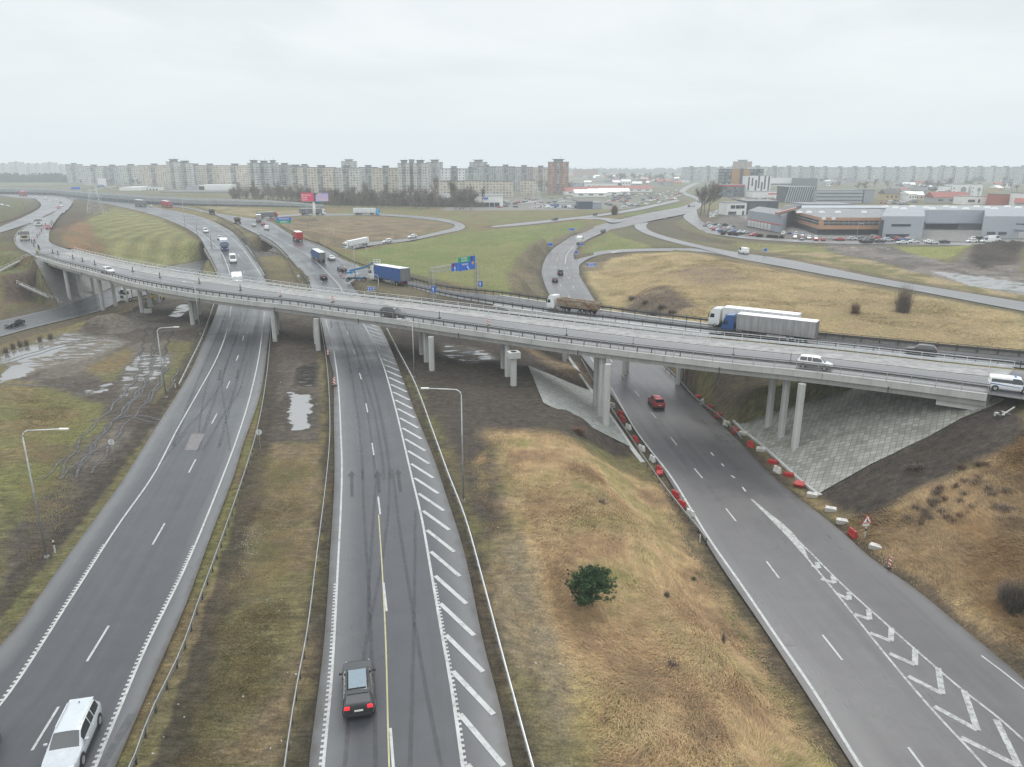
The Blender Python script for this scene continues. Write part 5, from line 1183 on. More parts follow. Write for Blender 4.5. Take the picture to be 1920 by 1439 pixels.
for s in (1,-1): mb = MB(); mb.poly([(-.2,s*1.262,2.2),(1.4,s*1.262,2.2),(1.1,s*1.262,3.2),(.1,s*1.262,3.3)]); mb.build('red_emblem', SRED, pk)
# ================================================================ lamps, signs, barriers, machines
GREYM = M('grey_sign_back', (.55,.57,.58), .5); WHITE_R = M('white_plastic', (.66,.66,.63), .5, var=.1, dirt=.6, scale=3); RED_R = M('red_plastic', (.42,.022,.022), .42, var=.15, dirt=.3, scale=3)
SBLUE = M('sign_blue', (.02,.13,.55), .45, var=.04); SGREEN = M('sign_green', (.01,.30,.17), .45, var=.04)
def z_at(px, py): return on(px, py, GB)
def lamp(base, top, head, label, arms=1):
    """street lamp: base pixel, height from the pixel of the bend, head pixel gives the direction of the arm"""
    p = z_at(*base); d = ray(*top); t = math.hypot(p.x, p.y)/math.hypot(d.x, d.y); H = CAM_H+d.z*t-p.z
    h2 = Wy(head[0], head[1], p.y); ax = h2.x-(Wy(top[0], top[1], p.y)).x
    g = empty('street_lamp', p, 0, label, 'street lamp', 'street lamps'); L = max(1.6, min(3.0, abs(ax))); s = 1 if ax > 0 else -1
    MB().tube((0,0,-.2), (0,0,H-.5), .10, .055, 8).build('pole', STEEL, g, smooth=True)
    mb = MB(); pts = [Vector((0,0,H-.5)), Vector((s*.12,0,H-.2)), Vector((s*.45,0,H)), Vector((s*L,0,H+.12))]
    for a, b in zip(pts, pts[1:]): mb.tube(a, b, .05, .045, 8)
    mb.build('arm', STEEL_L, g, smooth=True)
    MB().box((s*(L+.35),0,H+.13), (.75,.26,.12)).build('lamp_head', WHITE_R, g, bevel=.03); MB().box((0,0,.08), (.3,.3,.25)).build('base_plate', CONC_D, g)
    return g
lamp((88,1046), (50,806), (126,795), 'tall street lamp at the far left edge in the foreground')
lamp((869,940), (861,731), (800,727), 'tall street lamp standing right of the hatched road margin')
lamp((312,746), (298,615), (330,613), 'street lamp standing in the muddy yard')
lamp((777,708), (770,600), (752,598), 'street lamp rising in front of the overpass by the hatched margin')
for b_, t_, h_, lb in (((376,627),(366,530),(352,529),'street lamp passing the overpass edge left of the left carriageway'),((667,530),(661,455),(676,454),'street lamp behind the boom lift'),((688,492),(685,462),(672,461),'street lamp in the green field behind the boom lift'),((711,561),(706,516),(693,515),'street lamp beside the small blue lane sign'),((578,430),(577,385),(588,385),'street lamp on the brown loop field left of the billboard'),((627,455),(626,430),(614,430),'thin street lamp near the exit of the loop'),
    ((397,466),(392,412),(403,411),'street lamp on the bend of the left carriageway'),((370,440),(368,398),(378,397),'street lamp farther along the bend of the left carriageway'),((348,430),(346,375),(357,374),'street lamp between the carriageways and the mown field'),((47,395),(46,358),(55,358),'street lamp by the left slip road'),((127,372),(126,352),(134,352),'street lamp where the slip roads part'),((1000,545-8),(1002,500),(1010,499),'x')):
    if lb != 'x': lamp(b_, t_, h_, lb)
def textmesh(txt, size, mat, parent, loc, rot, name='lettering', bold=True, align='CENTER', sx=1.0):
    cu = bpy.data.curves.new('t', 'FONT'); cu.body = txt; cu.size = size; cu.align_x = align; cu.align_y = 'CENTER'; cu.extrude = .004; cu.offset = size*.012 if bold else 0
    o = bpy.data.objects.new('t', cu); COL.objects.link(o); bpy.context.view_layer.update()
    me = bpy.data.meshes.new_from_object(o.evaluated_get(bpy.context.evaluated_depsgraph_get())); bpy.data.objects.remove(o); me.materials.clear(); me.materials.append(mat)
    q = link(name, me, parent, loc); q.rotation_euler = rot; q.scale = (sx, 1, 1); return q
def round_sign(base, label, r=.35, H=2.3, face=GREYM):
    p = z_at(*base); g = empty('round_sign', p, 0, label, 'road sign', 'road signs'); MB().tube((0,0,-.2), (0,0,H), .035, n=6).build('post', STEEL, g)
    MB().tube((0,-.03,H), (0,-.06,H), r, n=20).build('disc', face, g); MB().box((0,-.07,H), (.05,.02,r*1.9)).build('bracket', STEEL, g); return g
round_sign((215,866), 'back of a round sign in the grass beside the left carriageway'); round_sign((489,846), 'back of a round sign between the two carriageways')
round_sign((804,524) if False else (561,534), 'pale round sign beyond the overpass between the carriageways', .4); round_sign((674,530), 'round sign in front of the boom lift', .35)
def marker(px, label, h=1.0, band=True):
    p = z_at(*px); g = empty('marker_post', p, 0, label, 'marker post', 'white marker posts at the roadside'); MB().prism([(.07,0),(-.05,.06),(-.05,-.06)], 0, h).build('post', WHITE_R, g)
    if band: MB().prism([(.075,0),(-.055,.066),(-.055,-.066)], h*.66, h*.86).build('black_band', TRIM, g)
marker((104,1037), 'white marker post near the foot of the tall left street lamp', 1.15); marker((329,728), 'white marker post with dark band beside the muddy yard', 1.2); marker((1312,1018), 'plain white marker post left of the right-hand road', .9, False); marker((1621,1010), 'white marker post below the roadworks sign', 1.3)
# striped beacons
def stripe_mat():
    m, nt, b = newmat('red_white_stripes'); t = NT(nt); s = t.sep(t.obj()); f = t.math('ADD', t.math('MULTIPLY', s[0], 2.2), t.math('MULTIPLY', s[2], 2.6))
    c = t.mix(t.math('GREATER_THAN', t.math('FRACT', f), .52), (.78,.78,.75), (.55,.02,.02)); t.l(c, b.inputs['Base Color']); b.inputs['Roughness'].default_value = .45; return m
STRIPE = stripe_mat()
bmesh_panel = MB().box((0,0,.68), (.28,.04,1.0)).mesh('panel', STRIPE); bmesh_dark = MB().box((0,0,.68), (.26,.035,1.0)).mesh('panel', TRIM); bbase = MB().box((0,0,.06), (.75,.38,.12), taper=.8).mesh('base', BLACK); bhead = MB().tube((0,-.04,1.27), (0,.04,1.27), .08, n=10).mesh('lamp', M('amber_lamp', (.7,.35,.03), .3))
def beacon(px, label, rz=0, dark=False, lampy=False, tree=None, group='traffic beacons', s=1.0):
    p = on(px[0], px[1], tree or ALLB); g = empty('traffic_beacon', p, rz, label, 'beacon', group); g.scale = (s,)*3
    link('panel', bmesh_dark if dark else bmesh_panel, g); link('base', bbase, g)
    if lampy: link('lamp', bhead, g)
beacon((1667,1066), 'red and white beacon on the right verge below the white barriers', .2); beacon((615,668), 'upper red and white beacon beside the guard rail of the middle carriageway', 0); beacon((627,724), 'lower red and white beacon beside the guard rail of the middle carriageway', 0, s=1.1)
beacon((645,522), 'striped beacon left of the boom lift', .3); beacon((639,518), 'second striped beacon left of the boom lift', -.3)
for i, q in enumerate([(99,475),(109,478),(137,486),(155,491),(178,497),(249,510),(300,521),(374,532),(451,545),(526,556),(624,567),(824,597),(915,611),(1062,629),(1187,646),(1375,666),(1482,679)]):
    lab = ['beacon at the left end of the overpass','beacon second from the left end of the overpass','beacon above the first piers of the overpass','beacon left of the small white car on the overpass','beacon just behind the small white car on the overpass','beacon over the parked lorry on the overpass','beacon left of the left carriageway on the overpass','beacon over the left carriageway edge on the overpass','beacon over the left carriageway on the overpass','beacon between the carriageways on the overpass','beacon over the middle carriageway on the overpass','beacon right of the black car on the overpass','beacon in front of the green field on the overpass','beacon below the rusty tipping trailer on the overpass','beacon over the left edge of the right-hand road on the overpass','beacon below the blue tractor unit on the overpass','beacon left of the white people carrier on the overpass'][i]
    beacon(q, ('striped ' if i in (9, 10, 12) else 'dark-backed ')+lab, 1.35 if i not in (10, 12) else .7, i not in (9, 10, 12), tree=VT)
for q in [(63,452),(66,455),(70,445),(73,441),(78,434),(81,429),(60,456),(64,462),(75,438),(83,426),(86,424),(96,421),(98,417),(72,466),(74,468)]:
    beacon(q, 'small beacon in the curved row on the closed lane at the left end', .6, q[0] % 2 == 0, tree=VT, group='row of beacons on the closed lane at the left')
# water-filled barriers along the right-hand road
def barrier_mesh(mat):
    mb = MB(); pr = [(.0,.26),(.18,.26),(.30,.20),(.68,.13),(.80,.11)]; L = .62; rows = []
    for z, y in pr:
        l = L*(1-.12*z); rows.append([(l,y*.72,z),(l*.86,y,z),(-l*.86,y,z),(-l,y*.72,z),(-l,-y*.72,z),(-l*.86,-y,z),(l*.86,-y,z),(l,-y*.72,z)])
    for a, b in zip(rows, rows[1:]):
        for i in range(8): mb.poly([a[i], a[(i+1)%8], b[(i+1)%8], b[i]])
    mb.poly(rows[0][::-1]); mb.poly(rows[-1]); return mb.mesh('body', mat)
BRM = {'red': barrier_mesh(RED_R), 'white': barrier_mesh(WHITE_R)}; slotm = MB().box((0,.0,.5), (.24,.32,.1)).mesh('slot', TRIM); capm = MB().tube((0,0,.79), (0,0,.84), .07, n=10).mesh('filler_cap', TRIM)
def barrier(px, colour, label, rz, fallen=0, s=1.0):
    p = z_at(*px); g = empty('water_barrier', p, rz, label, 'barrier', 'red and white plastic barriers along the right-hand road'); g.scale = (s,)*3
    link('body', BRM[colour], g); link('slot', slotm, g); link('filler_cap', capm, g)
    if fallen: g.rotation_euler = (fallen, 0, rz); g.location.z += .2
for i, (q, c, rz, f, lab) in enumerate([((1140,752),'red',2.1,0,'red barrier partly hidden behind the tall middle pier'),((1148,764),'white',2.2,0,'white barrier nearest the tall middle pier'),((1163,779),'red',2.2,0,'red barrier standing below the tall middle pier'),((1167,790),'red',2.0,0,'second red barrier below the tall middle pier'),((1178,805),'white',2.1,0,'white barrier between two red ones on the left side'),((1191,828),'red',2.0,0,'single red barrier at the tip of the left paving'),((1203,845),'white',2.2,0,'white barrier just below the tip of the left paving'),((1223,865),'white',1.9,0,'tall leaning white barrier on the left side'),((1236,885),'red',2.0,0,'red barrier leaning over the left guard rail'),((1232,891),'red',1.4,1.2,'small fallen red barrier behind the left guard rail'),((1266,932),'red',2.1,0,'thin red barrier on the left side, second from the end'),((1278,950),'red',2.2,0,'bright red barrier near the lower end of the left side'),((1294,968),'white',2.1,0,'white barrier at the lower end of the left side')]):
    barrier(q, c, lab, rz, f, .92)
for q, c, rz, f, lab in [((1309,745),'red',.2,1.45,'fallen red barrier highest on the right side'),((1316,758),'white',1.0,0,'white barrier highest on the right side'),((1331,768),'red',2.2,0,'upper of two red barriers above the paved slope'),((1347,783),'red',2.5,0,'lower of two red barriers above the paved slope'),((1362,799),'white',2.2,0,'white barrier left of the paved slope corner'),((1378,812),'red',2.0,0,'red barrier at the top corner of the paved slope'),((1392,817),'white',2.6,1.4,'fallen white barrier at the top corner of the paved slope'),((1407,838),'red',1.9,0,'red barrier standing below the corner of the paved slope'),((1426,848),'white',2.8,1.3,'white barrier lying just below the standing red one'),((1448,871),'red',2.7,1.4,'fallen red barrier left of the nearest thin piers'),((1457,886),'white',1.9,0,'upright white barrier between two fallen red ones'),((1478,895),'red',2.7,1.45,'long fallen red barrier at the foot of the paved slope'),((1497,915),'red',2.6,1.0,'last red barrier at the foot of the paved slope'),((1522,934),'white',2.7,1.4,'fallen white barrier at the lower corner of the paved slope'),((1557,961),'white',2.7,1.45,'fallen white barrier below the paved slope'),((1579,984),'white',2.8,1.45,'fallen white barrier just above the upright red one'),((1598,1006),'red',1.7,0,'upright red barrier beside the roadworks sign'),((1640,1032),'white',2.5,1.45,'fallen white barrier below the roadworks sign')]:
    barrier(q, c, lab, rz, f, .98)
# roadworks sign
p = z_at(1621,1006); g = empty('roadworks_sign', p, .12, 'triangular red-edged roadworks sign with digging figure beside the right-hand road', 'road sign')
MB().tube((0,0,-.2), (0,0,2.1), .035, n=6).build('post', STEEL, g)
def tri(s, y, z0): return [(-s/2,y,z0), (s/2,y,z0), (0,y,z0+s*.87)]
mb = MB(); mb.poly(tri(1.15,-.05,1.5)); mb.poly(tri(1.15,-.02,1.5)[::-1]); mb.build('red_border', SRED, g); mb = MB(); mb.poly(tri(.86,-.056,1.585)); mb.build('white_face', WHITE, g)
mb = MB()
def bar(a, b, w): mb.beam((a[0],-.062,a[1]), (b[0],-.062,b[1]), .01, w)
for a, b, w in (((-.02,1.95),(.02,1.80),.09),((.02,1.80),(-.05,1.63),.06),((.02,1.80),(.09,1.63),.06),((0,1.9),(.12,1.76),.05),((-.10,1.86),(.16,1.70),.03),((.14,1.66),(.26,1.66),.08)): bar(a, b, w)
mb.tube((-.03,-.06,2.03), (-.03,-.066,2.03), .05, n=10); mb.build('digging_figure', TRIM, g); MB().box((-.06,-.05,1.32), (.75,.02,.28)).build('plate', WHITE_R, g)
# ---------------------------------------------------------------- flat blue signs
def panel_sign(px0, px1, base, mat, label, legs=2, border=True, cat='road sign', marks=(), rz=None):
    """px0/px1: upper left and lower right pixel of the board, base: ground pixel"""
    b_ = z_at(*base); A = Wy(px0[0], px0[1], b_.y); B_ = Wy(px1[0], px1[1], b_.y); w, h = B_.x-A.x, A.z-B_.z; c = (A+B_)/2
    g = empty('direction_sign', (c.x, c.y, b_.z), 0, label, cat, 'road signs'); z = c.z-b_.z
    MB().box((0,0,z), (w,.06,h)).build('board', mat, g)
    if border:
        mb = MB(); t_ = min(.1, h*.07)
        for x0, z0, x1, z1 in ((-w/2,z-h/2,w/2,z-h/2),(-w/2,z+h/2,w/2,z+h/2),(-w/2,z-h/2,-w/2,z+h/2),(w/2,z-h/2,w/2,z+h/2)): mb.beam((x0,-.035,z0), (x1,-.035,z1), .03, t_)
        mb.build('border', WHITE, g)
    for s in ((-1, 1) if legs == 2 else (0,)): MB().tube((s*w*.35,.05,-.3), (s*w*.35,.05,z+h*.3), .06, n=6).build('post', STEEL, g)
    return g, w, h, z
def uparrow(mb, x, z, s, y=-.04):
    mb.poly([(x-s*.08,y,z-s*.5),(x+s*.08,y,z-s*.5),(x+s*.08,y,z+s*.1),(x-s*.08,y,z+s*.1)]); mb.poly([(x-s*.25,y,z+s*.1),(x+s*.25,y,z+s*.1),(x,y,z+s*.5)])
g, w, h, z = panel_sign((688,538), (703,545.5), (696,560), SBLUE, 'small blue lane sign with three white arrows on the verge island', 2)
mb = MB(); [uparrow(mb, x*w, z, h*.75) for x in (-.3, 0, .3)]; mb.build('arrow', WHITE, g)
g, w, h, z = panel_sign((518,408), (546,413.6), (532,433), SBLUE, 'blue and green direction board beside the loop', 2, False)
MB().box((0,0,z-h*.98), (w,.06,h)).build('lower_board', SGREEN, g); textmesh('MARIJAMPOLĖ', h*.7, WHITE, g, (0,-.05,z), (math.pi/2,0,0), sx=.8); textmesh('KLAIPĖDA', h*.7, WHITE, g, (0,-.05,z-h), (math.pi/2,0,0), sx=.8)
g, w, h, z = panel_sign((1100,493), (1117,500.5), (1108,512), SBLUE, 'blue direction sign with two lines of white lettering by the bend', 2); textmesh('KAUNAS', h*.42, WHITE, g, (0,-.05,z+h*.22), (math.pi/2,0,0)); textmesh('CENTRAS', h*.42, WHITE, g, (0,-.05,z-h*.22), (math.pi/2,0,0))
panel_sign((1028,455.5), (1036,462), (1032,470), SBLUE, 'small blue sign on the grassy slope left of the bend', 1); panel_sign((1067,428), (1077,433), (1072,440), SBLUE, 'small blue sign at the top of the grassy slope', 2)
panel_sign((1087,457), (1094,461), (1091,470), SBLUE, 'blue sign at the nose where the roads split', 1); panel_sign((1078,470), (1083,477), (1081,482), SBLUE, 'tall narrow blue sign below the road split', 1)
panel_sign((133,351), (151,355.5), (142,366), SBLUE, 'pair of wide blue motorway signs far off at the left', 2); panel_sign((1432,466), (1438,472), (1435,478), SBLUE, 'tiny bluish sign in the dry grass right of the white van', 1)
# ---------------------------------------------------------------- gantry over the ramp
A = z_at(811,560); B_ = z_at(894,545); g = empty('sign_gantry', A, 0, 'steel lattice gantry carrying blue and green signs over the exit ramp', 'gantry')
d = B_-A; Lg = d.xy.length; dn = Vector((d.x, d.y, 0)).normalized(); side = Vector((-dn.y, dn.x, 0)); top = 8.0
def lattice(mb, a, b, w, n, r=.05, up=Vector((0,0,1))):
    a, b = Vector(a), Vector(b); ax = (b-a).normalized(); u = ax.cross(up if abs(ax.dot(up)) < .9 else side).normalized(); v = ax.cross(u)
    cs = [u*x*w/2+v*y*w/2 for x, y in ((-1,-1),(1,-1),(1,1),(-1,1))]
    for c in cs: mb.tube(a+c, b+c, r, n=5)
    for i in range(n):
        p, q = a.lerp(b, i/n), a.lerp(b, (i+1)/n)
        for j in range(4):
            mb.tube(p+cs[j], q+cs[(j+1)%4], r*.6, n=4); mb.tube(p+cs[j], p+cs[(j+1)%4], r*.6, n=4)
# height from the photo: crossbeam at pixel row ~507 above the left foot
dd = ray(810,507); top = CAM_H+dd.z*(A.y/dd.y)-A.z; off = Vector((0,0,0))
for P_ in (Vector((0,0,0)), Vector((d.x, d.y, d.z))): mb = MB(); lattice(mb, P_+Vector((0,0,-.3)), Vector((P_.x, P_.y, top)), .9, 7); mb.build('lattice_leg', STEEL, g)
mb = MB(); lattice(mb, (0,0,top), (d.x, d.y, top), .9, 12); mb.build('crossbeam', STEEL, g)
rz = math.atan2(dn.y, dn.x); 
def gboard(u0, u1, z0, z1, mat, nm='board'):
    c = Vector((d.x, d.y, 0))*((u0+u1)/2)-side*.62; o = MB().box((0,0,0), (Lg*(u1-u0),.06,z1-z0)).build(nm, mat, g, (c.x, c.y, (z0+z1)/2)); o.rotation_euler = (0,0,rz); return c
def gtext(t, u, z, s, mat=WHITE, sx=1): c = Vector((d.x, d.y, 0))*u-side*.66; textmesh(t, s, mat, g, (c.x, c.y, z), (math.pi/2, 0, rz), sx=sx)
gboard(.38,.52,top-.9,top+.9,SBLUE); gboard(.53,.92,top-1.1,top+.7,SBLUE); gboard(.53,.80,top+.7,top+1.9,SGREEN); gboard(.80,.92,top+.7,top+1.9,SBLUE)
c = gboard(.81,.86,top+.8,top+1.8,M('sign_red', (.5,.03,.05), .45)); c = gboard(.39,.44,top+.1,top+.8,M('sign_red', (.5,.03,.05), .45))
gtext('KLAIPĖDA', .665, top+1.6, .5, sx=.9); gtext('PANEVĖŽYS', .665, top+1.05, .5, sx=.85); gtext('KAUNAS', .68, top+.25, .55)
mb = MB(); c = Vector((d.x, d.y, 0))*.45-side*.66; mm = MB(); uparrow(mm, 0, 0, 1.2, 0); o = mm.build('arrow', WHITE, g, (c.x, c.y, top-.4)); o.rotation_euler = (0,0,rz)
c = Vector((d.x, d.y, 0))*.75-side*.66; mm = MB(); uparrow(mm, 0, 0, 1.2, 0); o = mm.build('arrow', WHITE, g, (c.x, c.y, top-.6)); o.rotation_euler = (0,-.7,rz)
c = Vector((d.x, d.y, 0))*.86-side*.66; mm = MB(); mm.tube((0,0,0),(0,-.02,0),.35,n=14); o = mm.build('orange_disc', M('sign_orange', (.75,.35,.03), .45), g, (c.x, c.y, top+.3)); o.rotation_euler = (0,0,rz)
for q, lb in (((813,543),'blue square sign on the left gantry leg'),((901,533),'blue square sign on the right gantry leg')):
    P_ = A if q[0] < 850 else B_; c = Wy(q[0], q[1], P_.y-.7); gg = empty('lane_sign', c, 0, lb, 'road sign', 'road signs'); MB().box((0,0,0),(1.0,.05,1.3)).build('board', SBLUE, gg); mm = MB(); uparrow(mm, -.1, 0, .9, -.03); mm.build('arrow', WHITE, gg)
# ---------------------------------------------------------------- billboard
P_ = z_at(590,412); g = empty('billboard', P_, 0, 'tall pink and lilac billboard on a white column in the loop', 'billboard'); yb = P_.y
a, b_ = Wy(563,362,yb), Wy(616,377.5,yb); w = b_.x-a.x; h = a.z-b_.z; cx_, cz = (a.x+b_.x)/2-P_.x, (a.z+b_.z)/2-P_.z
MB().tube((0,0,-.5),(cx_*.3,0,cz-h/2-.2),.85,.75,n=12).build('column', WHITE_R, g, smooth=True); MB().box((cx_,.5,cz),(w*.98,.9,h*.96)).build('frame', STEEL_D, g)
PINK = M('billboard_pink', (.68,.05,.13), .5, var=.05)
def pic_mat():
    m, nt, b = newmat('billboard_picture'); t = NT(nt); s = t.sep(t.n('TexCoord').outputs['Generated']); f = t.noise(t.n('TexCoord').outputs['Generated'], 2.6, 3, .5, .8)
    c = t.mix(t.mapr(s[2], .75, .95), (.52,.42,.62), (.22,.28,.62)); c = t.mix(t.mapr(t.math('ADD', f, t.math('MULTIPLY', s[0], -.35)), .40, .46), c, (.62,.50,.42)); c = t.mix(t.mapr(t.math('ADD', f, t.math('MULTIPLY', s[0], -.8)), .34, .38), c, (.05,.07,.14))
    t.l(c, b.inputs['Base Color']); b.inputs['Roughness'].default_value = .5; return m
MB().box((cx_-w*.26,0,cz),(w*.46,.1,h)).build('pink_poster', PINK, g); MB().box((cx_+w*.235,0,cz),(w*.53,.1,h)).build('picture_poster', pic_mat(), g)
textmesh('VISI RAKTAI', h*.24, WHITE, g, (cx_-w*.47,-.08,cz+h*.2), (math.pi/2,0,0), align='LEFT', sx=.95); textmesh('NAMAI', h*.24, WHITE, g, (cx_-w*.47,-.08,cz-h*.08), (math.pi/2,0,0), align='LEFT'); MB().box((cx_-w*.36,-.07,cz-h*.35),(w*.2,.02,h*.06)).build('small_print', WHITE, g)
MB().box((cx_+w*.15,-.1,cz-h*.64),(w*.36,.2,h*.2)).build('teal_strip', M('teal_panel', (.03,.28,.34), .5), g); MB().box((cx_,-.6,cz-h*.53),(w*.95,1.0,.08)).build('walkway', STEEL, g)
# ---------------------------------------------------------------- boom lift
P_ = z_at(668,528); Q_ = z_at(689,528); s = 1.0; g = empty('boom_lift', P_, .05, 'blue boom lift with its arm raised to the right beside the exit ramp', 'boom lift'); g.scale = (.95,)*3
LBL = M('lift_blue', (.015,.16,.34), .4, var=.08, dirt=.3)
MB().box((0,0,.95),(3.6,1.1,.5)).build('chassis', LBL, g, bevel=.04)
for x in (-2.2,2.2):
    for y in (-1.1,1.1): wheelset(g, x, y, .55, .4); 
    MB().box((x,0,.6),(.3,2.2,.25)).build('axle', CHASSIS, g)
mb = MB().box((-.7,0,1.75),(3.2,2.2,1.0)); mb.build('turret', M('lift_pale_grey', (.5,.53,.55), .5), g, bevel=.08); MB().box((-1.6,0,2.5),(1.6,1.9,.5)).build('counterweight', LBL, g, bevel=.06)
MB().beam((-1.6,-.2,3.0),(2.6,-.2,3.9),.45,.5).build('lower_boom', LBL, g, bevel=.03); MB().beam((2.4,-.2,3.85),(5.0,-.2,5.2),.35,.4).build('upper_boom', LBL, g, bevel=.03); MB().beam((.9,0,1.4),(-.6,0,2.8),.35,.4).build('strut', LBL, g)
mb = MB(); c0 = Vector((6.0,-.2,4.9))
for z in (0,.55,1.1):
    for a, b_ in (((-.9,-.45),(.9,-.45)),((.9,-.45),(.9,.45)),((.9,.45),(-.9,.45)),((-.9,.45),(-.9,-.45))): mb.tube(c0+Vector((a[0],a[1],z)), c0+Vector((b_[0],b_[1],z)), .04, n=4)
for x in (-.9,0,.9):
    for y in (-.45,.45): mb.tube(c0+Vector((x,y,0)), c0+Vector((x,y,1.1)), .04, n=4)
mb.box(tuple(c0),(1.8,.9,.08)); mb.build('basket', STEEL_L, g)
# yellow compactor by the parked lorry, site box, rubble, roadside odds and ends
P_ = z_at(291,563); g = empty('site_machine', P_, .3, 'small yellow site machine beside the parked white lorry', 'machine'); MB().box((0,0,1.0),(2.2,1.2,.8)).build('body', YELM, g, bevel=.08); MB().box((-.2,0,1.9),(1.1,1.1,1.0),taper=.85).build('cab', GLASS, g, bevel=.05)
for x in (-.9,.9):
    for y in (-.6,.6): wheelset(g, x, y, .42, .3)
MB().beam((1.0,0,1.2),(1.9,0,.5),.25,.2).build('arm', YELM, g); MB().box((2.0,0,.4),(.5,1.4,.5)).build('bucket', CHASSIS, g, bevel=.04)
P_ = z_at(278,587); g = empty('concrete_block', P_, .4, 'pale concrete block at the foot of the piers by the parked lorry', 'block'); MB().box((0,0,.5),(1.6,1.2,1.0),taper=.92).build('block', CONC, g, bevel=.06); MB().box((0,0,1.05),(.8,.1,.1)).build('lifting_eye', STEEL_D, g)
P_ = z_at(1877,780); g = empty('rubble_heap', P_, 0, 'small heap of broken concrete and posts on the bank below the overpass end', 'rubble')
for i in range(9):
    MB().box((random.uniform(-.8,.8), random.uniform(-.7,.7), .2), (random.uniform(.3,.9), random.uniform(.2,.5), random.uniform(.2,.5)), rz=random.random()*3).build('broken_slab', CONC if i % 2 else STEEL_D, g, bevel=.03)
MB().beam((-.3,-.5,.2),(1.6,.4,.9),.12,.12).build('loose_post', CONC, g)
for q, c in (((315,512),'orange'),((1266,570-2),'')):
    if c: P_ = on(q[0], q[1]+2, VT); g = empty('work_light', P_, 0, 'orange roadworks trestle on the left part of the overpass', 'trestle'); MB().box((0,0,.7),(.9,.06,1.0)).build('panel', M('site_orange', (.75,.13,.03), .5), g); MB().box((0,0,.06),(.9,.5,.12)).build('foot', BLACK, g); MB().tube((0,-.1,1.3),(0,.1,1.3),.14,n=10).build('lamp', WHITE_R, g)
# litter, stones and broken bits: individually small, scattered
for k, (pts, n) in enumerate(((((500,1000),(600,1300)),8), (((280,1300),(540,1430)),8), (((920,960),(1080,1250)),8), (((500,620),(600,760)),6), (((1650,900),(1820,980)),6))):
    for i in range(n):
        q = z_at(random.uniform(pts[0][0], pts[1][0]), random.uniform(pts[0][1], pts[1][1])); r_ = random.uniform(.03,.075)
        mb = MB(); mb.box((0,0,r_*.4),(r_*2.2, r_*1.3, r_*.8), taper=.7); o = mb.build('litter', WHITE_R, None, q, random.random()*3); tag(o, 'small pale scrap of litter lying in the grass', 'litter', 'scraps of litter in the grass')
# puddle rim gravel: pale chippings patch between the carriageways
mb = MB()
for i in range(260):
    px, py = random.gauss(474,14), random.gauss(1022,24)
    q = z_at(px, py); r_ = random.uniform(.012,.032); mb.box((q.x,q.y,q.z+.02),(r_*2,r_*1.5,r_), rz=random.random()*3)
tag(mb.build('stone_chippings', CONC, merge=False), 'pale stone chippings scattered in the median grass', 'gravel', kind='stuff')
# road workers in bright vests
def person(px, tree, label, rz, vest=(.55,.75,.05), pose=0):
    p = on(px[0], px[1], tree); g = empty('person', p, rz, label, 'person')
    me = bpy.data.meshes.new('body'); J = [(0,0,.95),(0,0,1.2),(0,.02,1.42),(0,.02,1.52),(0,.03,1.66),(.19,.02,1.40),(.25,.12,1.14),(.22,.30,.98),(-.19,.02,1.40),(-.27,.05,1.13),(-.28,.14,.90),(.10,0,.90),(.12,.06,.48),(.13,0,.08),(.13,.14,.04),(-.10,0,.90),(-.13,-.06,.48),(-.14,-.10,.08),(-.14,.03,.04)]
    Ed = [(0,1),(1,2),(2,3),(3,4),(2,5),(5,6),(6,7),(2,8),(8,9),(9,10),(0,11),(11,12),(12,13),(13,14),(0,15),(15,16),(16,17),(17,18)]
    Rd = [.15,.15,.15,.065,.105,.07,.052,.042,.07,.052,.042,.095,.068,.05,.045,.095,.068,.05,.045]
    me.from_pydata(J, Ed, []); o = link('body', me, g); o.modifiers.new('k', 'SKIN'); sv = me.skin_vertices[0].data if me.skin_vertices else None
    if sv is None:
        bm = bmesh.new(); bm.from_mesh(me); bm.verts.layers.skin.verify(); bm.to_mesh(me); bm.free(); sv = me.skin_vertices[0].data
    for i, r_ in enumerate(Rd): sv[i].radius = (r_, r_)
    sv[0].use_root = True; o.modifiers.new('s', 'SUBSURF').levels = 1; me.materials.append(M('navy_workwear', (.02,.025,.05), .8))
    mb = MB(); mb.prism([(.22,.0),(.15,.17),(-.15,.17),(-.22,0),(-.15,-.15),(.15,-.15)], 1.0, 1.47); mb.build('vest', M('hi_vis_vest', vest, .6, var=.05), g, bevel=.04, sub=1)
    MB().box((0,.03,1.80),(.24,.28,.12), taper=.7).build('helmet', WHITE_R, g, bevel=.04, sub=1)
person((385,519), VT, 'person in a lime vest standing at the far railing of the overpass', 2.6); person((71,478), VT, 'person in a lime vest near the left end of the overpass', 1.0)
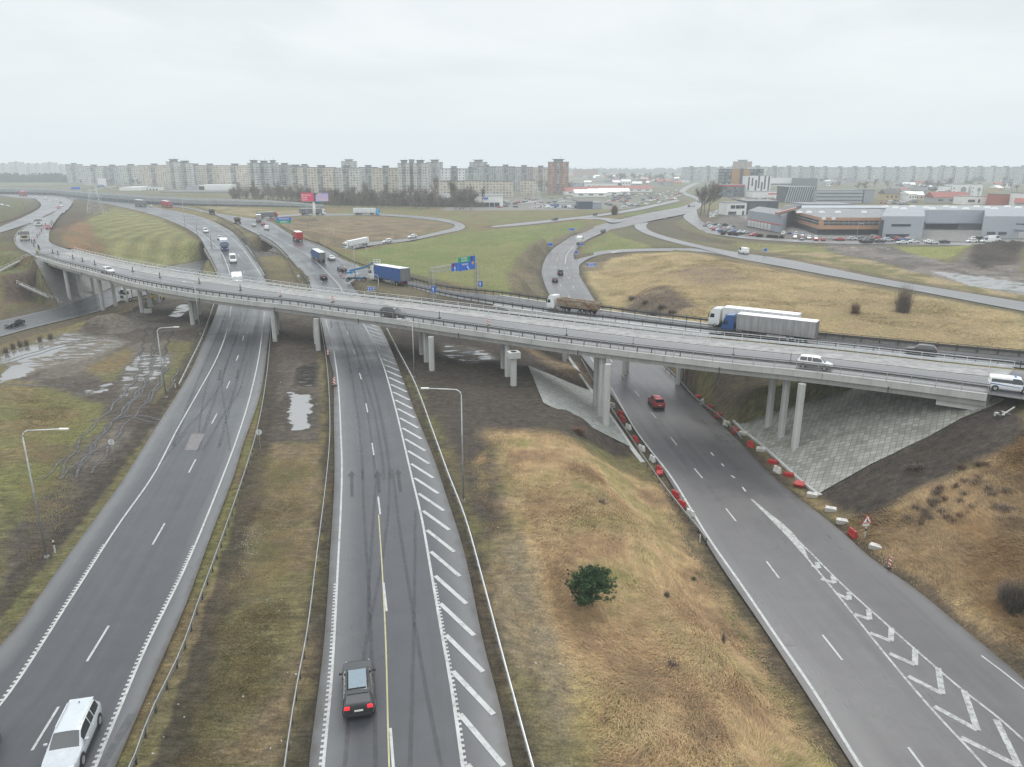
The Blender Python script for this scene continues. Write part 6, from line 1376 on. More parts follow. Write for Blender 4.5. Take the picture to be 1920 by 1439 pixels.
# ================================================================ the town
def facade(name, wall, win=(.07,.08,.09), bay=3.1, fl=2.8, wx=(.28,.72), wz=(.34,.78), vary=.12, blank=.0, tint=None):
    if name in MATS: return MATS[name]
    m, nt, b = newmat(name); t = NT(nt); s = t.sep(t.uv()); u = t.math('DIVIDE', s[0], bay); v = t.math('DIVIDE', s[1], fl)
    fu, fv = t.math('FRACT', u), t.math('FRACT', v)
    inw = t.math('MULTIPLY', t.math('MULTIPLY', t.math('GREATER_THAN', fu, wx[0]), t.math('LESS_THAN', fu, wx[1])), t.math('MULTIPLY', t.math('GREATER_THAN', fv, wz[0]), t.math('LESS_THAN', fv, wz[1])))
    cb = t.n('CombineXYZ'); t.l(t.math('FLOOR', u), cb.inputs[0]); t.l(t.math('FLOOR', v), cb.inputs[1]); wn = t.n('TexWhiteNoise'); t.l(cb.outputs[0], wn.inputs['Vector'])
    cu = t.n('CombineXYZ'); t.l(t.math('FLOOR', t.math('DIVIDE', u, 2)), cu.inputs[0]); w2 = t.n('TexWhiteNoise'); t.l(cu.outputs[0], w2.inputs['Vector'])
    joint = t.math('MAXIMUM', t.math('LESS_THAN', fu, .035), t.math('LESS_THAN', fv, .045))
    c = t.mix(t.mapr(wn.outputs['Value'], 0, 1, 0, 1), tuple(x*(1-vary) for x in wall), tuple(min(1, x*(1+vary)) for x in wall))
    c = t.mix(t.math('MULTIPLY', w2.outputs['Value'], .25), c, tint or tuple(x*.72 for x in wall)); c = t.mix(t.math('MULTIPLY', joint, .35), c, tuple(x*.45 for x in wall))
    c = t.mix(t.mapr(t.noise(t.obj(), .12, 5), .3, .7, 0, .3), c, tuple(x*.6 for x in wall))
    wc = t.mix(t.mapr(wn.outputs['Value'], .3, 1), win, (.30,.33,.35)); c = t.mix(inw, c, wc); t.l(c, b.inputs['Base Color'])
    t.l(t.mix(inw, (.8,.8,.8), (.2,.2,.2)), b.inputs['Roughness']); MATS[name] = m; return m
PAN = [facade('panel_pale', (.54,.54,.50)), facade('panel_grey', (.43,.44,.43), wz=(.3,.8)), facade('panel_warm', (.55,.50,.41), bay=3.4), facade('panel_white', (.72,.73,.72), bay=4.2, wx=(.3,.66)), facade('loggia_strip', (.27,.27,.26), (.04,.045,.05), bay=3.0, wx=(.1,.9), wz=(.42,.92), vary=.3)]
BRICKF = facade('brick_tower', (.36,.235,.18), bay=3.0); ROOFD = M('dark_roof', (.10,.10,.105), .85, scale=.3, world=True); ROOFG = M('grey_roof', (.16,.17,.18), .7, scale=.2, world=True, var=.2); ROOFR = M('red_roof', (.26,.07,.055), .7, scale=.5, world=True, var=.25)
def block(x0, x1, ytop, Y, mat, label, kind='slab', cat='apartment block', group=None, zb=0, depth=13, rz=0, zt=None):
    a, b_ = Wy(x0, 330, Y), Wy(x1, 330, Y); w = b_.x-a.x; H = (zt or Wy((x0+x1)/2, ytop, Y).z)-zb
    g = empty(cat.replace(' ', '_'), ((a.x+b_.x)/2, Y+depth/2, zb), rz, label, cat, group)
    cap = 2.6 if kind in ('slab', 'tower') else 0; hb = H-cap
    MB().box((0,0,hb/2), (w,depth,hb), uvm=True, mtop=1).build('wall', [mat, ROOFD], g, merge=False)
    MB().box((0,0,hb+.15), (w+.5,depth+.5,.5)).build('roof', ROOFD, g)
    if kind == 'slab':
        n = max(1, int(w/24)); 
        for i in range(n):
            x = -w/2+(i+.5)*w/n; MB().box((x,-depth/2-.35,hb*.49), (5.2,1.3,hb*.96), uvm=True).build('loggia', PAN[4], g, merge=False)
            MB().box((x,0,hb+1.3), (6.5,7,1.8)).build('lift_house', PAN[1], g); MB().box((x,0,hb+2.4), (8.5,9,.4)).build('lift_house_roof', ROOFD, g)
    elif kind == 'tower':
        MB().box((0,-depth/2-.3,hb*.5), (w*.16,1.2,hb*.98), uvm=True).build('loggia', PAN[4], g, merge=False)
        for s in (-.32,.32): MB().box((w*s,-depth/2-.5,hb*.5), (w*.24,1.6,hb), uvm=True).build('wall_bay', mat, g, merge=False)
        MB().box((0,0,hb+1.6), (w*.45,8,3)).build('lift_house', PAN[1], g); MB().box((0,0,hb+3.2), (w*.62,11,.6)).build('lift_house_roof', ROOFD, g); MB().tube((w*.1,0,hb+3),(w*.1,0,hb+7),.15,n=5).build('antenna', STEEL, g)
    return g
ORD = ['first','second','third','fourth','fifth','sixth','seventh','eighth','ninth','tenth','eleventh','twelfth','thirteenth','fourteenth','fifteenth','sixteenth','seventeenth','eighteenth','nineteenth','twentieth','twenty-first','twenty-second','twenty-third','twenty-fourth','twenty-fifth','twenty-sixth','twenty-seventh','twenty-eighth','twenty-ninth','thirtieth','thirty-first','thirty-second','thirty-third','thirty-fourth']
ROW = [(125,151,306,1400,1,'slab'),(157,192,309,1250,0,'slab'),(193,226,309,1260,1,'slab'),(226,262,308,1200,0,'slab'),(262,314,307,1130,2,'slab'),(314,336,300,1000,0,'tower'),(336,357,303,1010,0,'tower'),(357,372,307,1100,1,'slab'),(372,412,307,1050,2,'slab'),(412,466,307,1000,2,'slab'),(466,484,302,900,0,'tower'),(485,503,303,910,1,'tower'),(503,519,302,980,1,'tower'),(519,546,306,1000,1,'slab'),(544,563,309,930,2,'slab'),(563,577,308,1010,1,'slab'),(577,625,310,850,2,'slab'),(625,672,311,855,0,'slab'),(641,668,300,1300,1,'tower'),(673,706,310,920,1,'slab'),(698,746,311,840,2,'slab'),(746,768,302,815,0,'tower'),(775,800,302,818,0,'tower'),(801,829,301,1000,1,'tower'),(827,843,317,850,3,'plain'),(843,858,312,870,1,'slab'),(858,870,317,852,3,'plain'),(871,894,313,980,1,'slab'),(881,913,301,1100,1,'tower'),(895,930,309,1020,1,'slab'),(931,965,309,1010,1,'slab'),(966,999,310,1000,1,'slab'),(1000,1028,311,990,2,'slab')]
for i, (x0, x1, yt, Y, mi, kd) in enumerate(ROW):
    block(x0, x1, yt, Y, PAN[mi], '%s %s, %s from the left of the long apartment row' % ({0:'pale',1:'grey',2:'cream',3:'white'}[mi], 'tall tower' if kd == 'tower' else ('nine-storey slab' if kd == 'slab' else 'renovated block'), ORD[i]), kd, group='apartment blocks in the long row', rz=random.uniform(-.12,.12))
block(768,775,300,822,PAN[4],'dark stair shaft joining two pale towers in the apartment row','plain'); block(1028,1066,300,880,BRICKF,'brick-coloured apartment tower at the right end of the long row','tower')
for i, (x0, x1, yt, Y) in enumerate([(812,870,340,800),(872,905,339,790),(905,962,340,795),(976,1003,338,840)]): block(x0,x1,yt,Y,PAN[2],['low cream block behind the bare poplars','low cream block left of the car hall','low cream block with dark loggias above the car hall','blank-ended low cream block near the brick tower'][i],'plain',group='low apartment blocks')
for i, (x0, x1, yt) in enumerate([(-60,-20,305),(-15,15,306),(20,45,303),(48,78,306),(82,108,304),(108,124,308)]): block(x0,x1,yt,2400+i*40,PAN[1],'faint hazy block, %s from the left behind the far wood' % ORD[i],'slab',group='faint blocks in the haze')
x = 1280; i = 0
while x < 1990:
    w = random.choice((16,22,28,34)); block(x, x+w, 311+random.uniform(-.5,1.5), 1480+random.uniform(-60,160), PAN[0 if i % 3 else 1], 'hazy pale slab, %s from the left in the distant right-hand row' % (ORD[i] if i < 34 else 'last'), 'slab', group='hazy apartment slabs of the distant right-hand row', depth=14); x += w+random.choice((-1,0,1,3)); i += 1
block(1376,1408,301,1500,BRICKF,'pinkish brick tower rising behind the orange office block','tower')
# offices and halls on the right -----------------------------------------------------------
DKG = facade('office_dark', (.10,.105,.12), (.04,.05,.06), 2.2, 3.4, (.06,.94), (.35,.9)); ORG = M('ochre_cladding', (.36,.21,.09), .7, world=True, scale=.3); GRYC = M('grey_cladding', (.27,.30,.34), .55, world=True, scale=.15, var=.07); GRYL = M('pale_grey_cladding', (.36,.39,.43), .55, world=True, scale=.12, var=.07); ORC = M('orange_cladding', (.42,.24,.15), .6, world=True, scale=.25, var=.1); DRK = M('dark_cladding', (.06,.065,.08), .5, world=True, scale=.3); WHW = M('white_render', (.72,.73,.72), .6, world=True, scale=.3, var=.05)
def g_at(px, py): q = W(px, py, 0); return q
def simple(name, label, cat, x0, x1, ybase, ytop, depth, mats, rz=0, parts=(), group=None):
    """box building standing at its base pixels; parts: (name, u0, u1, v0, v1, material, proud) in fractions of the front"""
    a, b_ = W(x0, ybase, 0), W(x1, ybase, 0); w = (b_-a).xy.length; H = Wy((x0+x1)/2, ytop, a.y).z
    g = empty(name, ((a.x+b_.x)/2, a.y, 0), rz, label, cat, group)
    MB().box((0,depth/2,H/2), (w,depth,H), uvm=True, mtop=1).build('wall', [mats[0], mats[1]], g, merge=False); MB().box((0,depth/2,H+.12), (w+.3,depth+.3,.35)).build('roof', mats[1], g)
    for nm, u0, u1, v0, v1, m_, pr in parts:
        MB().box(((u0+u1)/2*w-w/2, -pr/2, (v0+v1)/2*H), ((u1-u0)*w, pr, (v1-v0)*H)).build(nm, m_, g)
    return g, w, H
GL = M('office_glass', (.05,.065,.08), .12, world=True, scale=.2, var=.3)
simple('office_block','dark office block with two ochre panels and a dark centre','office',1352,1428,366,318,18,(DKG,ROOFD),0,[('ochre_panel',.22,.42,.08,1.0,ORG,.6),('ochre_panel',.50,.66,.08,1.0,ORG,.6),('stair_shaft',.42,.50,.02,1.03,DRK,.8)])
simple('office_block','dark glass pavilion at the foot of the ochre office block','office',1336,1395,369,347,20,(DKG,ROOFG),0,[('red_fascia',0,1,.88,.98,SRED,.4)])
simple('office_block','white office with broken vertical dark window strips','office',1398,1443,368,330,16,(WHW,ROOFG),0,[('window_strip',f,f+.06,a_,b_,DRK,.3) for f,a_,b_ in ((.05,.3,.95),(.2,.5,.9),(.35,.1,.8),(.47,.4,1),(.6,.1,.7),(.72,.35,1),(.88,.1,.97))])
g, w, H = simple('office_block','grey hall with tilted slatted front behind the orange building','hall',1473,1528,380,351,25,(DRK,ROOFG),0)
for k in range(13):
    x = -w/2+w*(k+.3)/13; MB().beam((x-1.2,-.5,.2),(x+1.6,-.5,H),.5,w/13*.48).build('slat', GRYL, g)
simple('office_block','long pale office with horizontal ribbon windows','office',1530,1618,381,357,18,(GRYL,ROOFG),0,[('ribbon_window',0,1,v,v+.07,DRK,.25) for v in (.18,.45,.72)])
simple('office_block','plain grey tower next to the ribbon window office','office',1616,1637,381,357,18,(GRYC,ROOFD),0)
simple('hall','low orange and white market hall left of the slatted hall','hall',1411,1474,371,360,25,(WHW,ROOFG),0,[('orange_front',.75,1,.3,1,ORG,.4),('red_lettering_band',.45,.72,.55,.75,SRED,.3)])
simple('hall','pale flat hall beyond the white striped office','hall',1444,1500,349,334,40,(WHW,ROOFG),0,[('dark_band',0,1,.1,.3,DRK,.3)]); simple('hall','dark roofed hall in front of the distant slabs','hall',1498,1532,350,335,40,(DRK,ROOFD),0)
simple('house','white house with a dark window band left of the orange building','house',1361,1399,404,381,14,(WHW,ROOFG),.1,[('window',.2,.42,.55,.82,GL,.2),('window',.46,.68,.55,.82,GL,.2),('window',.7,.9,.55,.82,GL,.2),('window',.1,.5,.05,.3,GL,.2),('door',.8,.9,.02,.35,DRK,.25)])
simple('hall','dark panelled hall behind the grey garage building','hall',1400,1458,402,378,25,(DRK,ROOFG),0,[('panel',.05,.32,.3,.85,M('dark_panel',(.10,.105,.13),.4),.3),('panel',.36,.62,.3,.85,M('dark_panel',(.10,.105,.13),.4),.3)])
# orange building: real corner plan
def poly_building(name, label, cat, pts, z0, z1, mats, parts=()):
    g = empty(name, (0,0,0), 0, label, cat); P = [(q.x, q.y) for q in pts]; MB().prism(P, z0, z1, 0, 1, True).build('wall', mats, g, merge=False); return g, P
p1, p2, p3, p4 = W(1484,424,0), W(1535,441,0), W(1649,441,0), W(1640,425,0)
zt = Wy(1535,412,p2.y).z; zt = max(zt, 8.0); p5 = W(1478,408,0); back = [W(1660,420,0), W(1500,417,0)]
g, P = poly_building('dealership', 'orange-clad building with a long window band, flat grey roof', 'showroom', [p1,p2,p3,back[0],back[1]], 2.6, zt, [ORC, ROOFG])
def wallpanel(g, a, b_, u0, u1, z0, z1, proud, mat, nm):
    d = Vector((b_.x-a.x, b_.y-a.y, 0)); L = d.length; d.normalize(); n = Vector((d.y,-d.x,0)); c = a+d*(L*(u0+u1)/2)+n*proud/2
    o = MB().box((0,0,0),(L*(u1-u0),proud,z1-z0)).build(nm, mat, g, (c.x,c.y,(z0+z1)/2)); o.rotation_euler = (0,0,math.atan2(d.y,d.x)); return o
for a, b_, n in ((p1,p2,8),(p2,p3,11)):
    for k in range(n): wallpanel(g, a, b_, .06+k*.9/n+.004, .06+(k+1)*.9/n-.006, 4.6, 6.6, .14, GL, 'window')
    wallpanel(g, a, b_, .05, .97, 5.5, 5.62, .2, WHITE, 'glazing_bar')
MB().prism([(q.x+(0 if i else 0), q.y) for i, q in enumerate([p1+Vector((1.5,2,0)),p2+Vector((0,2.5,0)),p3+Vector((-2,2.5,0)),back[0],back[1]])], 0, 2.6).build('recessed_base', DRK, g)
for px, py in ((1507,402),(1525,403),(1549,404),(1580,405),(1630,402)):
    q = Wy(px, py, 0+W(1560,430,0).y); MB().tube((q.x,q.y+6,zt-.2),(q.x,q.y+6,zt+.7),1.8,1.1,n=12).build('skylight', WHITE_R, g)
mb = MB(); 
for k in range(2): wallpanel(g, p2, p3, .10+k*.16-.08, .16+k*.16-.08, 7.0, 8.2, .3, WHITE, 'emblem')
q0, q1 = W(1400,424,0), W(1463,437,0); g, P = poly_building('garage_building','grey workshop with white doors and a red edge line','workshop',[q0,q1,W(1478,424,0),W(1420,414,0)],0,8.2,[GRYC,ROOFG])
wallpanel(g,q0,q1,0,1,3.5,3.85,.2,SRED,'red_edge')
for k in range(7): wallpanel(g,q0,q1,.05+k*.1,.05+k*.1+.075,.1,3.2,.15,WHITE_R,'garage_door')
q0, q1, q2 = W(1462,432,0), W(1484,424,0), W(1478,403,0); g, P = poly_building('entrance_block','dark glazed entrance block between the workshop and the orange building','entrance',[q0,q1,W(1500,416,0),W(1465,418,0)],0,9.4,[DRK,ROOFD]); wallpanel(g,q0,q1,-.5,1.1,8.6,9.6,1.4,M('rust_fascia',(.3,.15,.11),.6),'overhanging_fascia')
# long grey warehouse
wh = [W(1648,447,0), W(1728,447,0), W(1728,430,0), W(1840,430,0), W(1840,447,0), W(1900,447,0), W(2080,455,0), W(2200,420,0), W(1660,417,0)]
g, P = poly_building('warehouse','long pale grey warehouse with white roof domes','warehouse',wh,0,9.6,[GRYL,M('warehouse_roof',(.20,.225,.25),.6,world=True,scale=.1,var=.1)])
wallpanel(g,wh[0],wh[1],.25,.7,5.2,6.2,.15,GL,'ribbon_window'); wallpanel(g,wh[0],wh[1],.15,.7,.3,1.8,.15,GL,'ribbon_window'); wallpanel(g,wh[0],wh[1],-.02,.06,0,8,.2,DRK,'dark_corner')
wallpanel(g,wh[2],wh[3],0,1,3.0,3.6,3.5,GRYC,'canopy'); wallpanel(g,wh[2],wh[3],.05,.6,.2,2.9,.2,DRK,'loading_bay')
for k in (.25,.6): wallpanel(g,wh[4],wh[5],k-.1,k+.15,1.6,2.8,.3,DRK,'dock_door')
wallpanel(g,wh[5],wh[6],0,1,3.6,4.1,.8,GRYC,'canopy'); wallpanel(g,wh[5],wh[6],.05,.12,.2,2.9,.1,WHITE_R,'gate'); wallpanel(g,wh[5],wh[6],0,1,6.0,6.5,.1,DRK,'ribbon_window')
for k in range(26):
    q = W(1665+k*19.5+random.uniform(-4,4), 424+(k%3)*3, 0); q.y = q.y+8; MB().tube((q.x,q.y,9.5),(q.x,q.y,10.4),1.9,1.2,n=10).build('roof_dome', WHITE_R, g)
simple('warehouse','low grey wing behind the orange building roof','warehouse',1500,1700,408,391,30,(GRYC,GRYC),0)
simple('hall','striped pale hall right behind the orange building','hall',1510,1600,400,384,30,(GRYL,ROOFG),0,[('dark_band',0,1,.3,.4,DRK,.2),('dark_band',0,1,.62,.7,DRK,.2)])
ARC = M('mural_grey', (.25,.28,.29), .6)
for x0, x1, lb in ((1768,1780,'small white gabled house left of the two mural blocks'),(1782,1813,'white block with grey tree mural, wider of the pair'),(1819,1839,'white block with grey tree mural, narrower of the pair')):
    g, w, H = simple('apartment_house', lb, 'apartment house', x0, x1, 372, 346 if x0 > 1770 else 350, 12, (WHW,ROOFG), 0, [('window',.1,.16,v,v+.12,DRK,.2) for v in (.15,.4,.65)]); mb = MB(); mb.tube((w*.2,-.3,H*.2),(w*.2,-.3,H*.75),.25,n=5); mb.tube((w*.2,-.25,H*.62),(w*.2,-.35,H*.62),w*.17,n=12); mb.build('mural', ARC, g)
simple('house','long low white house in front of the mural blocks','house',1804,1850,384,369,14,(WHW,ROOFG),0,[('window',.22,.5,.3,.62,DRK,.2),('window',.62,.7,.25,.65,DRK,.2)]); simple('apartment_house','grey and red block at the right edge','apartment house',1868,1893,386,365,14,(M('brick_red_render',(.34,.10,.07),.7),ROOFD),0); simple('apartment_house','white block with square windows at the right edge','apartment house',1893,1915,386,366,14,(WHW,ROOFD),0,[('window',.15,.35,v,v+.18,DRK,.2) for v in (.25,.6)]+[('balcony',.5,.85,v,v+.16,DRK,.3) for v in (.15,.4,.65)]); simple('apartment_house','tall white block cut by the right edge','apartment house',1912,1960,388,363,14,(WHW,ROOFD),0)
def gable_house(px, py, w, dpt, h, rh, wallm, roofm, label, rz, group, cat='house'):
    q = W(px, py, 0); g = empty('house', q, rz, label, cat, group); MB().box((0,0,h/2),(w,dpt,h)).build('wall', wallm, g)
    mb = MB(); e = .5; A_, B_ = w/2+e, dpt/2+e; mb.poly([(-A_,-B_,h),(A_,-B_,h),(A_,0,h+rh),(-A_,0,h+rh)]); mb.poly([(-A_,B_,h),(-A_,0,h+rh),(A_,0,h+rh),(A_,B_,h)]); mb.poly([(-A_,-B_,h),(-A_,0,h+rh),(-A_,B_,h)]); mb.poly([(A_,-B_,h),(A_,B_,h),(A_,0,h+rh)]); mb.poly([(-A_,-B_,h),(-A_,B_,h),(A_,B_,h),(A_,-B_,h)]); rf = mb.build('roof', roofm, g); MB().box((w*.2,dpt*.1,h+rh*.9),(.8,.8,1.6)).build('chimney', ORC, rf)
    for k in range(3): MB().box((-w*.32+k*w*.32,-dpt/2-.02,h*.55),(w*.14,.08,h*.3)).build('window', DRK, g)
WALLS = [WHW, M('cream_render',(.50,.45,.35),.8), M('grey_render',(.35,.35,.34),.8), M('yellowish_render',(.45,.36,.2),.8)]
hs = 0
for (xa, xb, ya, yb, n) in ((1640,1770,352,378,26),(1530,1640,338,350,12),(1850,1990,350,362,10),(1200,1290,338,349,20),(1060,1150,334,340,8),(1840,1990,392,396,2),(1100,1215,344,352,10)):
    for i in range(n):
        ro = random.choice((ROOFD, ROOFG, ROOFR, WHW)); rn = {ROOFD:'dark', ROOFG:'grey', ROOFR:'red', WHW:'snow-pale'}[ro]; gable_house(random.uniform(xa,xb), random.uniform(ya,yb), random.uniform(9,17), random.uniform(8,12), random.uniform(3.5,7), random.uniform(2.5,4), random.choice(WALLS), ro, 'small gabled house with a %s roof in the hazy town' % rn, random.uniform(-.6,.6), 'small houses with %s roofs in the hazy town' % rn)
for x0, x1, yb, yt, mt, lb in ((1741,1808,381,366,ROOFR,'long hall with dull red pitched roof before the mural blocks'),):
    q0_ = W((x0+x1)/2, yb, 0); gable_house((x0+x1)/2, yb, (W(x1,yb,0)-W(x0,yb,0)).length, 16, 5, 4.5, WALLS[2], ROOFR, lb, 0, None, 'hall')
simple('school','wide red brick building with pale window rows in the haze','school',1075,1121,333,318,40,(facade('brick_far',(.34,.17,.13),bay=4),ROOFD),0); simple('hall','long white hall with small dark windows near the market','hall',1098,1165,356,344,30,(WHW,ROOFG),0,[('window',f,f+.08,.35,.6,DRK,.3) for f in (.05,.2,.32,.45,.56,.68)]+[('dark_end',.9,1.0,.0,1.0,DRK,.4)]); simple('hall','pale hall with vaulted roof between the brick tower and the market','hall',1074,1100,355,344,30,(GRYL,ROOFG),0,[('dark_band',.1,.9,.2,.4,DRK,.3)])
simple('hall','white car hall with a blue emblem at the left of the car lot','hall',888,942,389,368,40,(WHW,ROOFG),0,[('window',.0+f,.0+f+.16,.05,.42,GL,.3) for f in (.02,.2,.38,.56,.74)]+[('blue_emblem',.35,.5,.72,.88,SBLUE,.4)]); simple('hall','long low pale hall behind the bare poplars','hall',690,888,385,367,40,(WALLS[2],ROOFG),0,[('pale_fascia',0,1,.8,1,WHW,.3)])
simple('shed','dark shed at the near edge of the car market','shed',1084,1111,392,379,20,(M('navy_sheet',(.04,.06,.10),.6),ROOFD),0); simple('shed','grey shed joined to the dark shed in the car market','shed',1111,1128,392,381,20,(GRYC,ROOFG),0); simple('shed','white open shed row in the car market','shed',1050,1085,390,384,10,(WHW,ROOFG),0,[('bay',f,f+.14,.05,.7,DRK,.3) for f in (.04,.22,.4,.58,.76)])
for k, (px, py) in enumerate([(1085,365),(1100,363),(1118,362),(1136,361),(1156,360),(1176,360),(1195,360),(1130,367),(1105,369),(1150,366)]): gable_house(px, py, 34, 14, 4, 3.5, WHW, ROOFR if k < 7 else WHW, 'market shed with a %s roof in the crowded car market' % ('red' if k < 7 else 'white'), .15, 'market sheds with %s roofs' % ('red' if k < 7 else 'white'), 'shed')
# low sheds behind the noise barrier on the left
for x0, x1, yb, yt, mt, lb in ((225,262,362,352,WHW,'low white-roofed shed left of the small white office'),(350,384,360,350,GRYL,'long grey shed with a dark roof line behind the noise barrier'),(374,432,360,348,WHW,'white-roofed factory shed behind the noise barrier'),(500,545,360,349,WALLS[1],'cream wall of a low building among the bare trees'),(300,440,366,360,ROOFG,'wide low grey roof just behind the noise barrier')):
    simple('shed', lb, 'shed', x0, x1, yb, yt, 35, (mt, WHW if mt is WHW else ROOFG))
simple('office_block','small white flat-roofed office with three windows','office',278,300,361,351,12,(WHW,ROOFG),0,[('window',f,f+.14,.4,.68,DRK,.2) for f in (.15,.42,.68)])
simple('billboard_house','small kiosk with a round white board above it by the left car lot','kiosk',185,196,352,335,8,(WHW,WHW),0,[('blue_band',0,1,.0,.3,SBLUE,.3)])
# noise barrier: posts and panels, dark glass below and pale panel above
def noise_wall(pts, hpx, label):
    Ps = []
    for x, yb, yt in pts:
        q = W(x, yb, 2.0 if x < 300 else 1.0); z = Wy(x, yt, q.y).z; Ps.append((q, z-q.z))
    g = empty('noise_barrier', (0,0,0), 0, label, 'noise barrier'); L = [Vector(v) for v in resample([(q.x,q.y,q.z,h) for q, h in Ps], step=4.0)[:, :3]]; Hh = resample([(q.x,q.y,q.z,h) for q, h in Ps], step=4.0)[:, 3]
    for nm, f0, f1, m_ in (('dark_lower_panel',0,.42,M('barrier_glass',(.07,.085,.10),.25,world=True,scale=.2,var=.4)),('grey_middle_panel',.42,.78,M('barrier_grey',(.27,.29,.31),.7,world=True,scale=.2)),('pale_upper_panel',.78,1.0,M('barrier_pale',(.40,.42,.43),.7,world=True,scale=.3))):
        mb = MB()
        for i in range(len(L)-1):
            a, b_ = L[i], L[i+1]; h = Hh[i]; st = .0 if (i//6) % 2 else .15; mb.poly([a+Vector((0,0,h*f0)), b_+Vector((0,0,h*f0)), b_+Vector((0,0,h*f1+(st if f1 == 1 else 0))), a+Vector((0,0,h*f1+(st if f1 == 1 else 0)))])
        mb.build(nm, m_, g)
    me = MB().box((0,-.1,2.2),(.18,.25,4.6)).mesh('post', STEEL)
    for v in L[::2][:100]: link('post', me, g, v)
noise_wall([(-60,367,349),(15,366,352),(100,368,354),(175,377,360),(275,385,367),(375,391,372)], 15, 'left half of the long grey noise barrier along the motorway')
noise_wall([(375,391,372),(430,392,373),(500,392,376),(560,393,380),(607,394,385)], 12, 'right half of the long grey noise barrier, ending below the billboard')
# pylons
def pylon(base, top, w0, label, H=None, arms=True):
    p = W(*base); z = Wy(top[0], top[1], p.y).z-p.z; g = empty('pylon', p, .3, label, 'pylon', 'lattice power pylons'); wb = w0
    for x, y in ((-1,-1),(1,-1),(1,1),(-1,1)): MB().tube((x*wb/2,y*wb/2,-.4),(x*.5,y*.5,z),.09,.05,n=4).build('leg', STEEL_L, g)
    mb = MB(); n = 9
    for i in range(n):
        f0, f1 = i/n, (i+1)/n; h0 = wb/2*(1-f0)+.5*f0; h1 = wb/2*(1-f1)+.5*f1; c0 = [(-h0,-h0),(h0,-h0),(h0,h0),(-h0,h0)]; c1 = [(-h1,-h1),(h1,-h1),(h1,h1),(-h1,h1)]
        for j in range(4): k = (j+1)%4; mb.tube((*c0[j],z*f0),(*c1[k],z*f1),.03,n=3,cap=False); mb.tube((*c0[k],z*f0),(*c1[j],z*f1),.03,n=3,cap=False)
    mb.build('bracing', STEEL_L, g)
    if arms:
        for f in (.72,.86,1.0): MB().beam((-3.4,0,z*f),(3.4,0,z*f),.2,.25).build('cross_arm', STEEL_L, g)
pylon((182,404,4), (181,338), 9, 'tall pale lattice pylon on the mown field at the left'); pylon((1005,392,0), (1006,346), 9, 'pale lattice pylon left of the car market'); pylon((176,350,0), (176,322), 7, 'thin distant pylon above the left car lot', arms=False); pylon((565,390,0), (590,294), 5, 'thin distant mast among the apartment blocks', arms=False) if False else None
# small parked cars ------------------------------------------------------------------
FARC = {}
for c in ('white','silver','black','grey','red','blue','darkgrey','green'):
    for k in ('hatch','sedan','suv','bigvan'): FARC[(k,c)] = make_car(k, c, 'far')
def parked(poly, n, label, group, rz=0, jit=.1, cols=('white','white','silver','black','grey','red','blue','darkgrey'), kinds=('hatch','sedan','suv','hatch'), rows=None):
    P = [(W(x,y,0).x, W(x,y,0).y) for x, y in poly]; xs_ = [p[0] for p in P]; ys_ = [p[1] for p in P]; placed = []; tries = 0
    while len(placed) < n and tries < n*60:
        tries += 1; x, y = random.uniform(min(xs_),max(xs_)), random.uniform(min(ys_),max(ys_)); c, s = math.cos(rz), math.sin(rz)
        u, v = x*c+y*s, -x*s+y*c; u = round(u/6.5)*6.5; v = round(v/2.9)*2.9; x, y = u*c-v*s, u*s+v*c
        if inpoly_sd(np.array([x]), np.array([y]), P)[0] < 0 or any(abs(x-a)+abs(y-b_) < 2.2 for a, b_ in placed): continue
        placed.append((x,y)); cc, kk = random.choice(cols), random.choice(kinds); o = link('parked_car', FARC[(kk,cc)], None, (x,y,down(x,y,GB)), rz+random.gauss(0,jit*.3)+(math.pi if random.random() < .4 else 0)); tag(o, '%s %s parked %s' % (cc if cc != 'darkgrey' else 'dark grey', 'van' if kk == 'bigvan' else {'hatch':'hatchback','sedan':'saloon','suv':'estate car'}[kk], label), 'car', group)
parked([(1312,426),(1336,418),(1370,424),(1400,438),(1425,444),(1360,438)], 30, 'among others left of the grey workshop', 'cars parked left of the grey workshop', .5)
parked([(1462,438),(1475,436),(1530,447),(1560,452),(1500,451)], 16, 'nose to tail along the orange building', 'cars parked along the orange building', 1.2)
parked([(1560,448),(1640,447),(1710,448),(1710,452),(1580,453)], 16, 'in front of the warehouse', 'cars parked in front of the warehouse', 0.02)
parked([(1600,454),(1705,455),(1780,456),(1780,459),(1600,458)], 8, 'along the kerb in front of the green lawn', 'cars at the kerb before the lawn', 0.0, cols=('black','darkgrey','white','blue'))
parked([(1790,450),(1860,450),(1900,455),(1800,456)], 5, 'in the yard of the warehouse', 'vehicles in the warehouse yard', 0, kinds=('bigvan','suv'), cols=('white','white','darkgrey'))
parked([(1330,398),(1360,394),(1362,404),(1335,412)], 9, 'left of the white house', 'cars parked left of the white house', .6, cols=('white','silver','white'))
parked([(905,391),(1045,392),(1080,380),(1070,372),(945,376)], 52, 'in the car lot right of the car hall', 'cars in the lot right of the car hall', .15)
parked([(1130,392),(1190,389),(1245,372),(1240,364),(1140,366)], 62, 'in the crowded car market', 'cars in the crowded car market', .3)
parked([(1205,388),(1262,378),(1285,366),(1270,356),(1230,362)], 36, 'in the crowd of cars beside the far road bend', 'cars crowded beside the far road bend', .8, cols=('white','red','silver','white'))
parked([(160,353),(225,354),(215,360),(150,358)], 16, 'in the far lot behind the noise barrier', 'cars in the far lot behind the noise barrier', 0); parked([(1000,391),(1080,392),(1080,388),(1000,388)], 8, 'at the near edge of the car lot', 'vans at the near edge of the car lot', 0, kinds=('bigvan','bigvan','suv'), cols=('white','white','blue'))
